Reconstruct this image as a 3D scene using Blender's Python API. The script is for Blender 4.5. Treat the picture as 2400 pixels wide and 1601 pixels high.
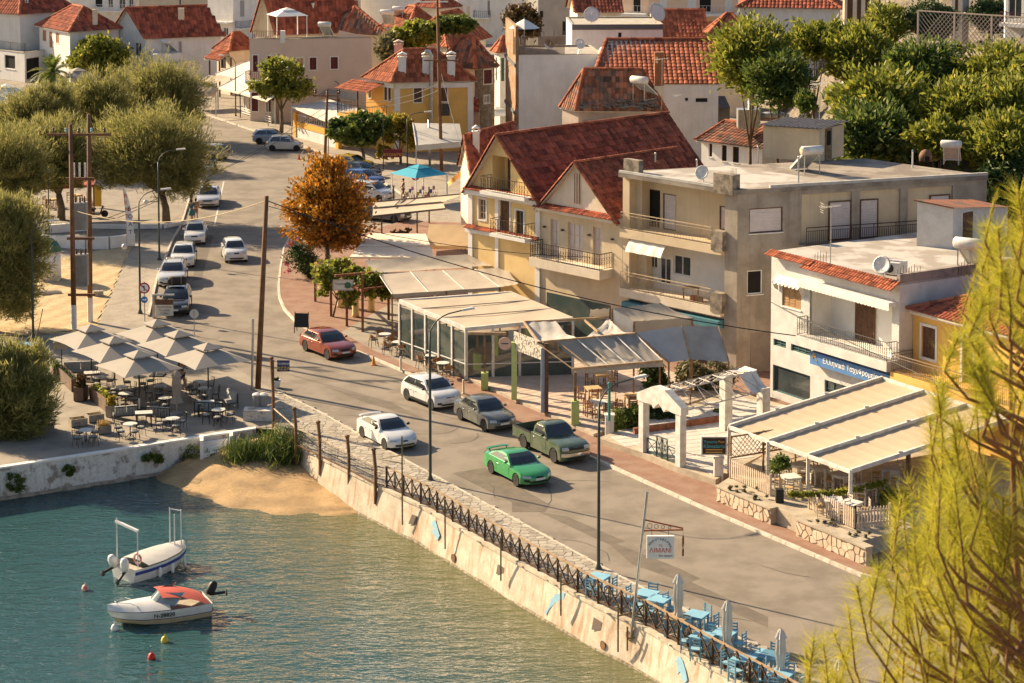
import bpy, bmesh, math, random
import numpy as np
from mathutils import Vector as Vec, Matrix
for o in list(bpy.data.objects): bpy.data.objects.remove(o)
R=math.radians;rnd=random.Random(7)
SC=bpy.context.scene;COL=SC.collection
# ---------------------------------------------------------------- camera, sky, sun, exposure
F=5250.0;PH=R(5.0);V0=51.0;H=31.5
cam=bpy.data.cameras.new('camera');co=bpy.data.objects.new('camera',cam);COL.objects.link(co)
cam.sensor_width=36.0;cam.lens=F/2400*36;cam.shift_y=-(800.5-V0)/2400
cam.clip_start=0.5;cam.clip_end=5000
co.location=(0,0,H);co.rotation_euler=(R(90)-PH,0,0)
cam.dof.use_dof=True;cam.dof.focus_distance=125;cam.dof.aperture_fstop=7.0
SC.camera=co
SUN_AZ=R(-54.0);SUN_EL=R(27.0)
w=bpy.data.worlds.new('World');SC.world=w;w.use_nodes=True
nt=w.node_tree;bg=nt.nodes['Background'];sky=nt.nodes.new('ShaderNodeTexSky')
sky.sky_type='NISHITA';sky.sun_disc=False;sky.sun_elevation=SUN_EL;sky.sun_rotation=SUN_AZ
sky.air_density=1.0;sky.dust_density=2.0;sky.ozone_density=1.0
nt.links.new(sky.outputs[0],bg.inputs[0]);bg.inputs[1].default_value=0.062
sl=bpy.data.lights.new('sun','SUN');so=bpy.data.objects.new('sun',sl);COL.objects.link(so)
sl.energy=5.0;sl.angle=R(0.55);sl.color=(1.0,0.79,0.52)
sd=Vec((math.sin(SUN_AZ)*math.cos(SUN_EL),math.cos(SUN_AZ)*math.cos(SUN_EL),math.sin(SUN_EL)))
so.rotation_euler=sd.to_track_quat('Z','Y').to_euler()
so.location=(-60,80,90)
vs=SC.view_settings;vs.view_transform='Standard';vs.look='None';vs.exposure=1.36;vs.gamma=1.0
# ---------------------------------------------------------------- photo pixel -> place
cp,sp=math.cos(PH),math.sin(PH)
def ray(u,v):
    x=(u-1200)/F;y=-(v-V0)/F
    return Vec((x,cp+y*sp,y*cp-sp))
def G(p,z=0.0):
    r=ray(*p);t=(z-H)/r.z;return Vec((r.x*t,r.y*t,z))
def P(q):
    x,y,z=q[0],q[1],q[2]-H;dz=y*cp-z*sp
    return (1200+F*x/dz,V0-F*(y*sp+z*cp)/dz)
def d(x,y): return (x*1.02084,y*1.02084)
def zz(c,r,x,y):
    k=3.918 if r<3 else 3.91
    return (c*600+x/k,r*400+y/k)
for _c in range(4):
    for _r in range(4): globals()['z%d%d'%(_c,_r)]=lambda x,y,c=_c,r=_r:zz(c,r,x,y)
def hz(q,v):
    lo,hi=-5.0,60.0
    for _ in range(40):
        m=(lo+hi)/2
        if P((q[0],q[1],m))[1]>v: lo=m
        else: hi=m
    return (lo+hi)/2
def along(q,e,u):
    lo,hi=0.0,120.0
    s=1 if P((q[0]+e[0],q[1]+e[1],q[2]))[0]>P(q)[0] else -1
    for _ in range(40):
        m=(lo+hi)/2
        if (P((q[0]+e[0]*m,q[1]+e[1]*m,q[2]))[0]-u)*s<0: lo=m
        else: hi=m
    return (lo+hi)/2
def X2(a): return Vec((a[0],a[1],0))
# ---------------------------------------------------------------- materials
MATS={}
def _n(nt,t,**k):
    n=nt.nodes.new(t)
    for a,b in k.items():
        if a in n.inputs: n.inputs[a].default_value=b
        else: setattr(n,a,b)
    return n
def c4(c): return (c[0],c[1],c[2],1)
def mat(name,col,rough=0.7,col2=None,scale=3.0,amt=1.0,fine=0.0,fscale=40.0,bump=0.0,bscale=60.0,metal=0.0,streak=None,sk=0.5,spec=0.3,island=0.0,detail=5.0,coat=0.0,thr=(0.42,0.62)):
    """procedural surface: base colour, a second colour in noise patches, fine mottling, vertical streaks, relief"""
    if name in MATS: return MATS[name]
    m=bpy.data.materials.new(name);m.use_nodes=True;MATS[name]=m
    nt=m.node_tree;b=nt.nodes['Principled BSDF'];L=nt.links.new
    b.inputs['Roughness'].default_value=rough;b.inputs['Metallic'].default_value=metal
    b.inputs['Specular IOR Level'].default_value=spec
    if coat: b.inputs['Coat Weight'].default_value=coat;b.inputs['Coat Roughness'].default_value=0.06
    m.diffuse_color=c4(col)
    tc=_n(nt,'ShaderNodeTexCoord');geo=_n(nt,'ShaderNodeNewGeometry');src=geo.outputs['Position']
    cur=_n(nt,'ShaderNodeRGB');cur.outputs[0].default_value=c4(col);cur=cur.outputs[0]
    def mix(a,bc,fac,mode='MIX'):
        x=_n(nt,'ShaderNodeMix',data_type='RGBA',blend_type=mode)
        if hasattr(fac,'node'): L(fac,x.inputs[0])
        else: x.inputs[0].default_value=fac
        L(a,x.inputs[6])
        if hasattr(bc,'node'): L(bc,x.inputs[7])
        else: x.inputs[7].default_value=c4(bc)
        return x.outputs[2]
    def noise(sc,det=5.0,vec=None,dist=0.0):
        x=_n(nt,'ShaderNodeTexNoise',Scale=sc,Detail=det,Roughness=0.6,Distortion=dist);L(vec or src,x.inputs['Vector']);return x.outputs['Fac']
    def ramp(f,a,c,lo=0.0,hi=1.0):
        x=_n(nt,'ShaderNodeMapRange');x.inputs[1].default_value=a;x.inputs[2].default_value=c;x.inputs[3].default_value=lo;x.inputs[4].default_value=hi
        L(f,x.inputs[0]);return x.outputs[0]
    if col2 is not None: cur=mix(cur,col2,ramp(noise(scale,detail),thr[0],thr[1],0,amt))
    if streak is not None:
        mp=_n(nt,'ShaderNodeMapping');mp.inputs['Scale'].default_value=(2.2,2.2,0.16);L(src,mp.inputs[0])
        cur=mix(cur,streak,ramp(noise(1.3,6.0,mp.outputs[0]),0.5,0.72,0,sk))
    if fine:
        f=ramp(noise(fscale,3.0),0.3,0.7,1-fine,1+fine)
        cur=mix(cur,f,1.0,'MULTIPLY')
    if island:
        f=ramp(geo.outputs['Random Per Island'],0,1,1-island,1+island)
        cur=mix(cur,f,1.0,'MULTIPLY')
    L(cur,b.inputs['Base Color'])
    if bump:
        bp=_n(nt,'ShaderNodeBump',Strength=min(1,bump),Distance=0.03);L(noise(bscale,4.0),bp.inputs['Height']);L(bp.outputs[0],b.inputs['Normal'])
    return m
def leafmat(name,c1,c2,c3=None,trans=0.35):
    """foliage: every leaf its own tone, light comes through"""
    if name in MATS: return MATS[name]
    m=bpy.data.materials.new(name);m.use_nodes=True;MATS[name]=m;nt=m.node_tree;L=nt.links.new
    m.diffuse_color=c4(c1)
    b=nt.nodes['Principled BSDF'];out=nt.nodes['Material Output']
    geo=_n(nt,'ShaderNodeNewGeometry');cr=_n(nt,'ShaderNodeValToRGB');e=cr.color_ramp.elements
    e[0].color=c4(c1);e[1].color=c4(c2);e[0].position=0.0;e[1].position=0.75 if c3 else 1.0
    if c3: x=e.new(1.0);x.color=c4(c3)
    ns=_n(nt,'ShaderNodeTexNoise',Scale=0.9,Detail=2.0);L(geo.outputs['Position'],ns.inputs['Vector'])
    ma=_n(nt,'ShaderNodeMath',operation='MULTIPLY_ADD');L(ns.outputs['Fac'],ma.inputs[0]);ma.inputs[1].default_value=1.1;ma.inputs[2].default_value=-0.55
    mb=_n(nt,'ShaderNodeMath',operation='ADD',use_clamp=True);L(geo.outputs['Random Per Island'],mb.inputs[0]);L(ma.outputs[0],mb.inputs[1])
    L(mb.outputs[0],cr.inputs[0]);L(cr.outputs[0],b.inputs['Base Color']);b.inputs['Roughness'].default_value=0.55;b.inputs['Specular IOR Level'].default_value=0.25
    t=_n(nt,'ShaderNodeBsdfTranslucent');L(cr.outputs[0],t.inputs[0])
    mx=_n(nt,'ShaderNodeMixShader');mx.inputs[0].default_value=trans;L(b.outputs[0],mx.inputs[1]);L(t.outputs[0],mx.inputs[2]);L(mx.outputs[0],out.inputs[0])
    return m
# ---------------------------------------------------------------- mesh builder
OFF={}
class MB:
    def __init__(s): s.v=[];s.f=[];s.m=[]
    def add(s,pts,faces,mi=0):
        n=len(s.v);s.v+= [tuple(p) for p in pts];s.f+=[tuple(n+i for i in f) for f in faces];s.m+=[mi]*len(faces);return s
    def q(s,*pts,mi=0): return s.add(pts,[tuple(range(len(pts)))],mi)
    def ob(s,o,a,b,c,mi=0):
        o,a,b,c=Vec(o),Vec(a),Vec(b),Vec(c)
        p=[o,o+a,o+a+b,o+b,o+c,o+a+c,o+a+b+c,o+b+c]
        fs=[(0,3,2,1),(4,5,6,7),(0,1,5,4),(1,2,6,5),(2,3,7,6),(3,0,4,7)]
        if a.cross(b).dot(c)<0: fs=[f[::-1] for f in fs]
        return s.add(p,fs,mi)
    def box(s,x0,y0,z0,x1,y1,z1,mi=0): return s.ob((x0,y0,z0),(x1-x0,0,0),(0,y1-y0,0),(0,0,z1-z0),mi)
    def cbox(s,c,w,l,h,mi=0): return s.box(c[0]-w/2,c[1]-l/2,c[2],c[0]+w/2,c[1]+l/2,c[2]+h,mi)
    def bar(s,a,b,t,t2=None,mi=0,up=(0,0,1)):
        a,b=Vec(a),Vec(b);e=(b-a).normalized();u=Vec(up)
        if abs(e.dot(u))>0.98: u=Vec((1,0,0))
        x=e.cross(u).normalized();y=x.cross(e);t2=t2 or t
        return s.ob(a-x*t/2-y*t2/2,b-a,x*t,y*t2,mi)
    def tube(s,pts,r,n=6,mi=0,cap=True):
        pts=[Vec(p) for p in pts];k=len(pts);rs=r if isinstance(r,(list,tuple)) else [r]*k
        base=len(s.v);px=None
        for i,p in enumerate(pts):
            e=(pts[min(i+1,k-1)]-pts[max(i-1,0)]).normalized()
            if px is None: px=e.cross(Vec((0,0,1)) if abs(e.z)<0.9 else Vec((1,0,0))).normalized()
            else: px=(px-e*px.dot(e)).normalized()
            y=e.cross(px)
            for j in range(n):
                a=2*math.pi*j/n;s.v.append(tuple(p+px*(math.cos(a)*rs[i])+y*(math.sin(a)*rs[i])))
        for i in range(k-1):
            for j in range(n):
                a=base+i*n+j;b=base+i*n+(j+1)%n
                s.f.append((a,b,b+n,a+n));s.m.append(mi)
        if cap:
            s.f.append(tuple(base+j for j in range(n))[::-1]);s.m.append(mi)
            s.f.append(tuple(base+(k-1)*n+j for j in range(n)));s.m.append(mi)
        return s
    def lathe(s,prof,c=(0,0,0),n=12,mi=0,ax=None):
        base=len(s.v);c=Vec(c);k=len(prof)
        ax=Vec(ax).normalized() if ax else Vec((0,0,1));x=ax.cross(Vec((0,1,0)) if abs(ax.y)<0.9 else Vec((1,0,0))).normalized();y=ax.cross(x)
        for r,z in prof:
            for j in range(n):
                a=2*math.pi*j/n;s.v.append(tuple(c+ax*z+x*(r*math.cos(a))+y*(r*math.sin(a))))
        for i in range(k-1):
            for j in range(n):
                a=base+i*n+j;b=base+i*n+(j+1)%n;s.f.append((a,b,b+n,a+n));s.m.append(mi)
        if prof[0][0]>1e-4: s.f.append(tuple(base+j for j in range(n))[::-1]);s.m.append(mi)
        if prof[-1][0]>1e-4: s.f.append(tuple(base+(k-1)*n+j for j in range(n)));s.m.append(mi)
        return s
    def ext(s,poly,vec,mi=0):
        poly=[Vec(p) for p in poly];v=Vec(vec);n=len(poly)
        s.add(poly+[p+v for p in poly],[tuple(range(n))[::-1],tuple(range(n,2*n))]+[(i,(i+1)%n,n+(i+1)%n,n+i) for i in range(n)],mi);return s
    def grid(s,fn,nu,nv,mi=0):
        base=len(s.v)
        for j in range(nv+1):
            for i in range(nu+1): s.v.append(tuple(fn(i/nu,j/nv)))
        for j in range(nv):
            for i in range(nu):
                a=base+j*(nu+1)+i;s.f.append((a,a+1,a+nu+2,a+nu+1));s.m.append(mi)
        return s
    def build(s,name,mats,parent=None,smooth=False,label=None,cat=None,group=None,kind=None,off=True,fixn=False):
        me=bpy.data.meshes.new(name);o0=Vec((0,0,0))
        if parent is not None and off: o0=OFF.get(parent.name,Vec((0,0,0)))
        v=s.v if o0.length==0 else [(a-o0.x,b-o0.y,c-o0.z) for a,b,c in s.v]
        me.from_pydata(v,[],s.f)
        if not isinstance(mats,(list,tuple)): mats=[mats]
        for m in mats: me.materials.append(m)
        if len(mats)>1: me.polygons.foreach_set('material_index',s.m)
        if smooth=='auto':
            bm=bmesh.new();bm.from_mesh(me);bmesh.ops.recalc_face_normals(bm,faces=bm.faces)
            for f in bm.faces: f.smooth=True
            for e in bm.edges:
                if len(e.link_faces)!=2 or e.calc_face_angle(0)>R(38): e.smooth=False
            bm.to_mesh(me);bm.free()
        elif smooth: me.polygons.foreach_set('use_smooth',[True]*len(s.f))
        if fixn:
            bm=bmesh.new();bm.from_mesh(me);bmesh.ops.recalc_face_normals(bm,faces=bm.faces);bm.to_mesh(me);bm.free()
        me.update()
        o=bpy.data.objects.new(name,me);COL.objects.link(o)
        if parent is not None:
            o.parent=parent
            if parent.name in OFF: OFF[o.name]=OFF[parent.name]
        return tag(o,label,cat,group,kind)
def tag(o,label=None,cat=None,group=None,kind=None):
    if label: o['label']=label
    if cat: o['category']=cat
    if group: o['group']=group
    if kind: o['kind']=kind
    return o
def thing(name,label,cat,loc=(0,0,0),rz=0.0,group=None,world=False):
    """an Empty at the thing's base; world=True: its parts are written in world coordinates"""
    o=bpy.data.objects.new(name,None);COL.objects.link(o);o.location=loc;o.rotation_euler=(0,0,rz);o.empty_display_size=0.2
    if world: OFF[o.name]=Vec(loc)
    return tag(o,label,cat,group)
def dup(root,loc,rz=0.0,label=None,group=None,parent=None):
    r=root.copy();COL.objects.link(r);r.location=loc;r.rotation_euler=(0,0,rz)
    if label: r['label']=label
    if group: r['group']=group
    for ch in root.children:
        c=ch.copy();COL.objects.link(c);c.parent=r
        for g in ch.children:
            e=g.copy();COL.objects.link(e);e.parent=c
    return r
def clip(poly,n,c):
    out=[];k=len(poly)
    for i in range(k):
        a,b=poly[i],poly[(i+1)%k];da=a[0]*n[0]+a[1]*n[1]-c;db=b[0]*n[0]+b[1]*n[1]-c
        if da<=0: out.append(a)
        if da*db<0: t=da/(da-db);out.append((a[0]+(b[0]-a[0])*t,a[1]+(b[1]-a[1])*t))
    return out
def shrink(poly,g):
    k=len(poly);out=poly
    for i in range(k):
        a,b=poly[i],poly[(i+1)%k];ex,ey=b[0]-a[0],b[1]-a[1];l=math.hypot(ex,ey)
        if l<1e-6: continue
        n=(ey/l,-ex/l);out=clip(out,n,n[0]*a[0]+n[1]*a[1]-g)
        if len(out)<3: return []
    return out
def ccw(p):
    a=sum(p[i][0]*p[(i+1)%len(p)][1]-p[(i+1)%len(p)][0]*p[i][1] for i in range(len(p)));return p if a>0 else p[::-1]
def inpoly(p,x,y):
    c=False;n=len(p);j=n-1
    for i in range(n):
        if (p[i][1]>y)!=(p[j][1]>y) and x<(p[j][0]-p[i][0])*(y-p[i][1])/(p[j][1]-p[i][1])+p[i][0]: c=not c
        j=i
    return c
def voronoi(poly,size,gap,rn,jit=0.42):
    poly=ccw(poly);xs=[p[0] for p in poly];ys=[p[1] for p in poly];g={}
    x0,y0=min(xs)-size,min(ys)-size;nx=int((max(xs)-x0)/size)+2;ny=int((max(ys)-y0)/size)+2
    for i in range(nx):
        for j in range(ny): g[i,j]=(x0+(i+.5+rn.uniform(-jit,jit))*size,y0+(j+.5+rn.uniform(-jit,jit))*size)
    out=[]
    for (i,j),p in g.items():
        if not inpoly(poly,*p): continue
        c=[(p[0]-2*size,p[1]-2*size),(p[0]+2*size,p[1]-2*size),(p[0]+2*size,p[1]+2*size),(p[0]-2*size,p[1]+2*size)]
        for a in range(-2,3):
            for b in range(-2,3):
                s=g.get((i+a,j+b))
                if s is None or (a==0 and b==0): continue
                n=(s[0]-p[0],s[1]-p[1]);c=clip(c,n,(s[0]**2+s[1]**2-p[0]**2-p[1]**2)/2)
                if len(c)<3: break
            if len(c)<3: break
        c=shrink(c,gap/2) if len(c)>2 else []
        if len(c)>2: out.append(c)
    return out
def pieces(polys,to3,th,mats,name,parent,cap=300):
    """polys (2D) -> raised pieces; the nearest `cap` are objects, the rest one joined part"""
    it=[]
    for p in polys:
        c=to3(sum(a[0] for a in p)/len(p),sum(a[1] for a in p)/len(p),0);it.append((c.y,p))
    it.sort(key=lambda a:a[0]);rest=[MB() for _ in mats]
    for i,(y,p) in enumerate(it):
        h=th*rnd.uniform(0.75,1.15);mi=rnd.randrange(len(mats))
        b=MB() if i<cap else rest[mi]
        bot=[to3(a[0],a[1],-0.02) for a in p];sm=shrink(ccw(p),0.012) or p
        if len(sm)!=len(p): sm=p
        n=len(p);top=[to3(a[0],a[1],h) for a in (sm if len(sm)==n else p)]
        pp=ccw(p);bot=[to3(a[0],a[1],-0.02) for a in pp]
        b.add(bot+top,[tuple(range(n,2*n))]+[(k,(k+1)%n,n+(k+1)%n,n+k) for k in range(n)])
        if i<cap: b.build(name,mats[mi],parent)
    for k,b in enumerate(rest):
        if b.f: b.build(name+'_rest',mats[k],parent,kind='stuff')
# ---------------------------------------------------------------- the setting
M_asph=mat('asphalt',(0.250,0.212,0.168),0.93,(0.180,0.150,0.118),0.5,0.9,0.22,45,0.35,90,spec=0.15)
M_asph2=mat('asphalt_patch',(0.165,0.138,0.108),0.95,(0.125,0.104,0.082),1.2,0.8,0.22,45,0.25,120,spec=0.15)
M_town=mat('town_ground',(0.30,0.26,0.21),0.95,(0.22,0.19,0.15),0.5,0.8,0.12,6,spec=0.1)
M_prom=mat('promenade_stone',(0.33,0.285,0.225),0.92,(0.26,0.22,0.175),1.1,0.9,0.15,7,0.3,9,spec=0.15)
M_plaza=mat('plaza_concrete',(0.31,0.27,0.215),0.92,(0.235,0.20,0.16),0.7,0.8,0.10,14,0.2,20,spec=0.15)
M_brickp=mat('red_paving',(0.235,0.135,0.095),0.9,(0.29,0.19,0.14),0.9,0.8,0.16,22,0.3,40,spec=0.15)
M_kerb=mat('kerb_white',(0.52,0.47,0.39),0.85,(0.40,0.34,0.27),2.5,0.9,0.1,15,0.2,40)
M_sand=mat('beach_sand',(0.44,0.33,0.19),1.0,(0.51,0.40,0.25),1.2,0.8,0.18,9,0.9,7,spec=0.05)
M_sandw=mat('wet_sand',(0.40,0.265,0.13),0.85,(0.28,0.19,0.10),0.8,0.9,0.15,8,0.6,9,spec=0.2)
M_paint=mat('road_paint',(0.60,0.57,0.50),0.85,(0.30,0.27,0.23),6,0.8)
M_stone=[mat('paving_slab_a',(0.36,0.315,0.25),0.9,(0.29,0.25,0.195),3,0.8,0.1,20,0.3,30),mat('paving_slab_b',(0.30,0.26,0.205),0.9,(0.24,0.205,0.16),3,0.8,0.1,20,0.3,30),mat('paving_slab_c',(0.40,0.355,0.285),0.9,(0.33,0.29,0.23),3,0.8,0.1,20,0.3,30)]
M_joint=mat('joint_mortar',(0.27,0.23,0.18),0.95,(0.22,0.185,0.145),3,0.8)
M_wallw=mat('seawall_plaster',(0.53,0.46,0.365),0.9,(0.40,0.32,0.23),1.3,0.8,0.10,12,0.45,14,streak=(0.30,0.16,0.07),sk=0.9)
M_quayw=mat('quay_whitewash',(0.62,0.57,0.50),0.92,(0.27,0.21,0.17),1.9,0.9,0.14,9,0.6,6,thr=(0.5,0.6),streak=(0.33,0.27,0.22),sk=0.5)
M_algae=mat('tide_line',(0.11,0.085,0.05),0.8,(0.30,0.25,0.17),5,0.9,0.2,20,0.6,12)
M_white=mat('white_render',(0.74,0.71,0.66),0.85,(0.66,0.62,0.56),1.0,0.8,0.03,30,0.1,30)
M_conc=mat('concrete',(0.40,0.36,0.30),0.92,(0.30,0.26,0.21),1.5,0.8,0.1,20,0.3,25)
def sheet(name,pts,z,m,px=True,**k):
    b=MB();p=[G(a,z) if px else Vec((a[0],a[1],z)) for a in pts]
    ar=sum(p[i].x*p[(i+1)%len(p)].y-p[(i+1)%len(p)].x*p[i].y for i in range(len(p)))
    if ar<0: p=p[::-1]
    b.q(*p);return b.build(name,m,**k)
ZW=-1.6
SW_T=[(643,1002),(763,1078),(901,1145),(998,1191),(1200,1310),(1410,1425),(1507,1469),(1653,1554),(1712,1586)]
SW_B=[(690,1085),(790,1165),(843,1205),(1200,1405),(1532,1601)]
QT=[(0,1096),(255,1058),(482,1022),(536,1014),(600,1004)]
QB=[(0,1157),(222,1129),(357,1110),(434,1094)]
swt=[G(p,0.08) for p in SW_T];e=(swt[-1]-swt[-3]).normalized();SWE=Vec((0.50,-0.866,0));swt.append(swt[-1]+SWE*120)
qt=[G(p,0.0) for p in QT];qe=(qt[0]-qt[1]).normalized();qt=[qt[0]+qe*260]+qt
land=[(p.x,p.y) for p in qt]+[(p.x,p.y) for p in swt]+[(420,-60),(900,400),(900,2500),(-900,2500),(-900,qt[0].y+40)]
sheet('ground',land,-0.02,M_town,px=False,kind='structure')
# --- seabed and water
MB().grid(lambda u,v:Vec((-300+u*420,-80+v*200,-3.2)),2,2).build('seabed',mat('seabed',(0.10,0.13,0.08),1.0,(0.04,0.075,0.06),0.12,1.0,0.2,2),kind='structure')
mw=bpy.data.materials.new('sea_water');mw.use_nodes=True;nt=mw.node_tree;L=nt.links.new;nt.nodes.remove(nt.nodes['Principled BSDF']);out=nt.nodes['Material Output']
geo=_n(nt,'ShaderNodeNewGeometry')
def wave(sc,rot,stx,str_,prev=None,dist=0.08,det=3.0):
    mp=_n(nt,'ShaderNodeMapping');mp.inputs['Rotation'].default_value=(0,0,R(rot));mp.inputs['Scale'].default_value=(sc*stx,sc,sc);L(geo.outputs['Position'],mp.inputs[0])
    n=_n(nt,'ShaderNodeTexNoise',Scale=1.0,Detail=det,Roughness=0.55,Distortion=0.6);L(mp.outputs[0],n.inputs['Vector'])
    bp=_n(nt,'ShaderNodeBump',Strength=str_,Distance=dist);L(n.outputs['Fac'],bp.inputs['Height'])
    if prev: L(prev,bp.inputs['Normal'])
    return bp.outputs[0]
nb=wave(0.6,20,0.5,1.0,None,0.34);nb=wave(2.0,-14,0.42,1.0,nb,0.28);nb=wave(5.5,10,0.5,1.0,nb,0.09,2)
fr=_n(nt,'ShaderNodeFresnel',IOR=1.33);L(nb,fr.inputs['Normal'])
gl=_n(nt,'ShaderNodeBsdfGlossy',Roughness=0.03);gl.inputs['Color'].default_value=(0.95,0.97,1,1);L(nb,gl.inputs['Normal'])
nz=_n(nt,'ShaderNodeTexNoise',Scale=0.07,Detail=3.0);L(geo.outputs['Position'],nz.inputs['Vector'])
dot=_n(nt,'ShaderNodeVectorMath',operation='DOT_PRODUCT');L(geo.outputs['Position'],dot.inputs[0]);dot.inputs[1].default_value=(0.866,0.50,0)
a0=G(SW_B[3],ZW);dref=a0.x*0.866+a0.y*0.5
mr=_n(nt,'ShaderNodeMapRange');L(dot.outputs['Value'],mr.inputs[0]);mr.inputs[1].default_value=dref-9;mr.inputs[2].default_value=dref-0.5
ad=_n(nt,'ShaderNodeMath',operation='MULTIPLY_ADD');L(nz.outputs['Fac'],ad.inputs[0]);ad.inputs[1].default_value=0.5;ad.inputs[2].default_value=-0.25
ad2=_n(nt,'ShaderNodeMath',operation='ADD',use_clamp=True);L(mr.outputs[0],ad2.inputs[0]);L(ad.outputs[0],ad2.inputs[1])
mc=_n(nt,'ShaderNodeMix',data_type='RGBA');L(ad2.outputs[0],mc.inputs[0]);mc.inputs[6].default_value=(0.030,0.092,0.098,1);mc.inputs[7].default_value=(0.15,0.150,0.065,1)
df=_n(nt,'ShaderNodeBsdfDiffuse');L(mc.outputs[2],df.inputs[0])
tr=_n(nt,'ShaderNodeBsdfTransparent');tr.inputs[0].default_value=(0.75,0.9,0.85,1)
m1=_n(nt,'ShaderNodeMixShader');m1.inputs[0].default_value=0.72;L(tr.outputs[0],m1.inputs[1]);L(df.outputs[0],m1.inputs[2])
m2=_n(nt,'ShaderNodeMixShader');L(fr.outputs[0],m2.inputs[0]);L(m1.outputs[0],m2.inputs[1]);L(gl.outputs[0],m2.inputs[2]);L(m2.outputs[0],out.inputs[0])
MB().grid(lambda u,v:Vec((-320+u*460,-80+v*202,ZW)),4,4).build('water',mw,kind='structure')
# --- hillside under the viewpoint (below the frame)
b=MB()
def hs(u,v):
    x=-45+u*110;y=-60+v*118;r=math.hypot((x-12)/1.15,y+6);t=max(0.0,1-r/56)
    return Vec((x,y,-3+31*t*t*(3-2*t)*0.93+0.5*math.sin(x*0.7)*math.sin(y*0.6)*t))
b.grid(hs,36,36);b.build('hillside',mat('hillside_soil',(0.20,0.16,0.10),1.0,(0.10,0.11,0.05),0.4,0.9,0.15,4),smooth=True,kind='structure')
# --- seawall: battered plaster face on the water, coping
swb=[G(p,ZW) for p in SW_B]
def resamp(pts,n):
    ls=[0.0]
    for i in range(1,len(pts)): ls.append(ls[-1]+(pts[i]-pts[i-1]).length)
    out=[]
    for k in range(n+1):
        t=ls[-1]*k/n;i=max(j for j in range(len(ls)) if ls[j]<=t+1e-9);i=min(i,len(pts)-2)
        f=(t-ls[i])/max(1e-9,ls[i+1]-ls[i]);out.append(pts[i].lerp(pts[i+1],f))
    return out
SWN=Vec((-0.866,-0.50,0))
top=resamp(swt,150)
bot=[Vec((p.x,p.y,-2.6))+SWN*0.42 for p in top]
b=MB();n=len(top)
def swp(u,v):
    k=min(n-1,int(round(u*(n-1))));p=top[k].lerp(bot[k],v);return p+SWN*(0.05*math.sin(k*1.7)*math.sin(v*5))
b.grid(lambda u,v:swp(u,v),n-1,6)
swall=thing('seawall','long whitewashed seawall with rust streaks and painted blue fish along the road','seawall',(top[0].x,top[0].y,ZW),world=True)
b.build('wall_face',M_wallw,swall,smooth=True)
b=MB()
for k in range(n-1):
    a,c=top[k],top[k+1];ee=(c-a);i=Vec((ee.y,-ee.x,0)).normalized();
    if i.dot(SWN)<0: i=-i
    b.ob(a-i*0.30-Vec((0,0,0.10)),c-a,i*0.36,Vec((0,0,0.14)))
b.build('coping',mat('coping_stone',(0.50,0.44,0.34),0.9,(0.36,0.30,0.22),2,0.9,0.1,15,0.3,20),swall)
b=MB();b.grid(lambda u,v:swp(u,0.60+0.075*v+0.012*math.sin(u*300)+0.01*math.sin(u*173))+SWN*(0.03+0.05*math.sin(v*3.14)),n-1,3)
b.build('tide_ledge',M_algae,swall,smooth=True)
SWL=swall
def wallpt(px,outw=0.03):
    """the point where a pixel's line of sight meets the seawall face"""
    r=ray(*px);best=None;o=Vec((0,0,H))
    for k in range(n-1):
        a,c,dn=top[k],top[k+1],bot[k];nn=(c-a).cross(dn-a);den=nn.dot(r)
        if abs(den)<1e-9: continue
        t=nn.dot(a-o)/den;p=o+r*t;s=(p-a).dot((c-a).normalized())/(c-a).length
        if -0.02<=s<=1.02: return p+SWN*outw
    return None
# --- quay wall
qtl=resamp(qt[1:],40);qb_dir=Vec((0.14,-0.99,0))
b=MB();m_=len(qtl)
def qwp(k,v):
    t=qtl[k];p=t+qb_dir*(0.30*v)+Vec((0,0,-2.6*v));return p+qb_dir*(0.07*math.sin(k*2.1+v*4)*math.sin(v*6)+0.04*math.sin(k*5.3))
b.grid(lambda u,v:qwp(int(round(u*(m_-1))),v),m_-1,7)
x0=qtl[0];b.q(x0+qe*260,x0,x0+Vec((0,-.3,-2.6)),x0+qe*260+Vec((0,-.3,-2.6)))
quay=thing('quay_wall','peeling whitewashed quay wall below the umbrella cafe with tufts of weeds','quay wall',(x0.x,x0.y,ZW),world=True)
b.build('wall_face',M_quayw,quay,smooth=True)
b=MB()
for k in range(m_-1): b.ob(qtl[k]-qb_dir*0.32-Vec((0,0,0.06)),qtl[k+1]-qtl[k],qb_dir*0.38,Vec((0,0,0.085)))
b.build('coping',M_white,quay)
MB().grid(lambda u,v:qwp(int(round(u*(m_-1))),0.55+0.09*v)+qb_dir*(0.05+0.12*math.sin(v*3.1)),m_-1,4).build('footing',mat('footing_stone',(0.36,0.29,0.22),0.95,(0.20,0.15,0.11),3,0.9,0.1,20,0.6,10),quay,smooth=True)
st=G((508,1020),0);b=MB();sx=(qtl[-1]-qtl[-8]).normalized();sy=qb_dir
for i in range(3): b.ob(st-sx*0.75+sy*(0.02+0.30*i)+Vec((0,0,-0.02-0.2*(i+1)-0.5)),sx*1.45,sy*0.30,Vec((0,0,0.5+0.2*(0 if i else 0))))
b.ob(st-sx*0.95+sy*0.02+Vec((0,0,-0.9)),sx*0.20,sy*0.95,Vec((0,0,1.0)));b.ob(st+sx*0.70+sy*0.02+Vec((0,0,-0.9)),sx*0.20,sy*0.95,Vec((0,0,1.0)))
b.build('step',M_white,quay)
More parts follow.
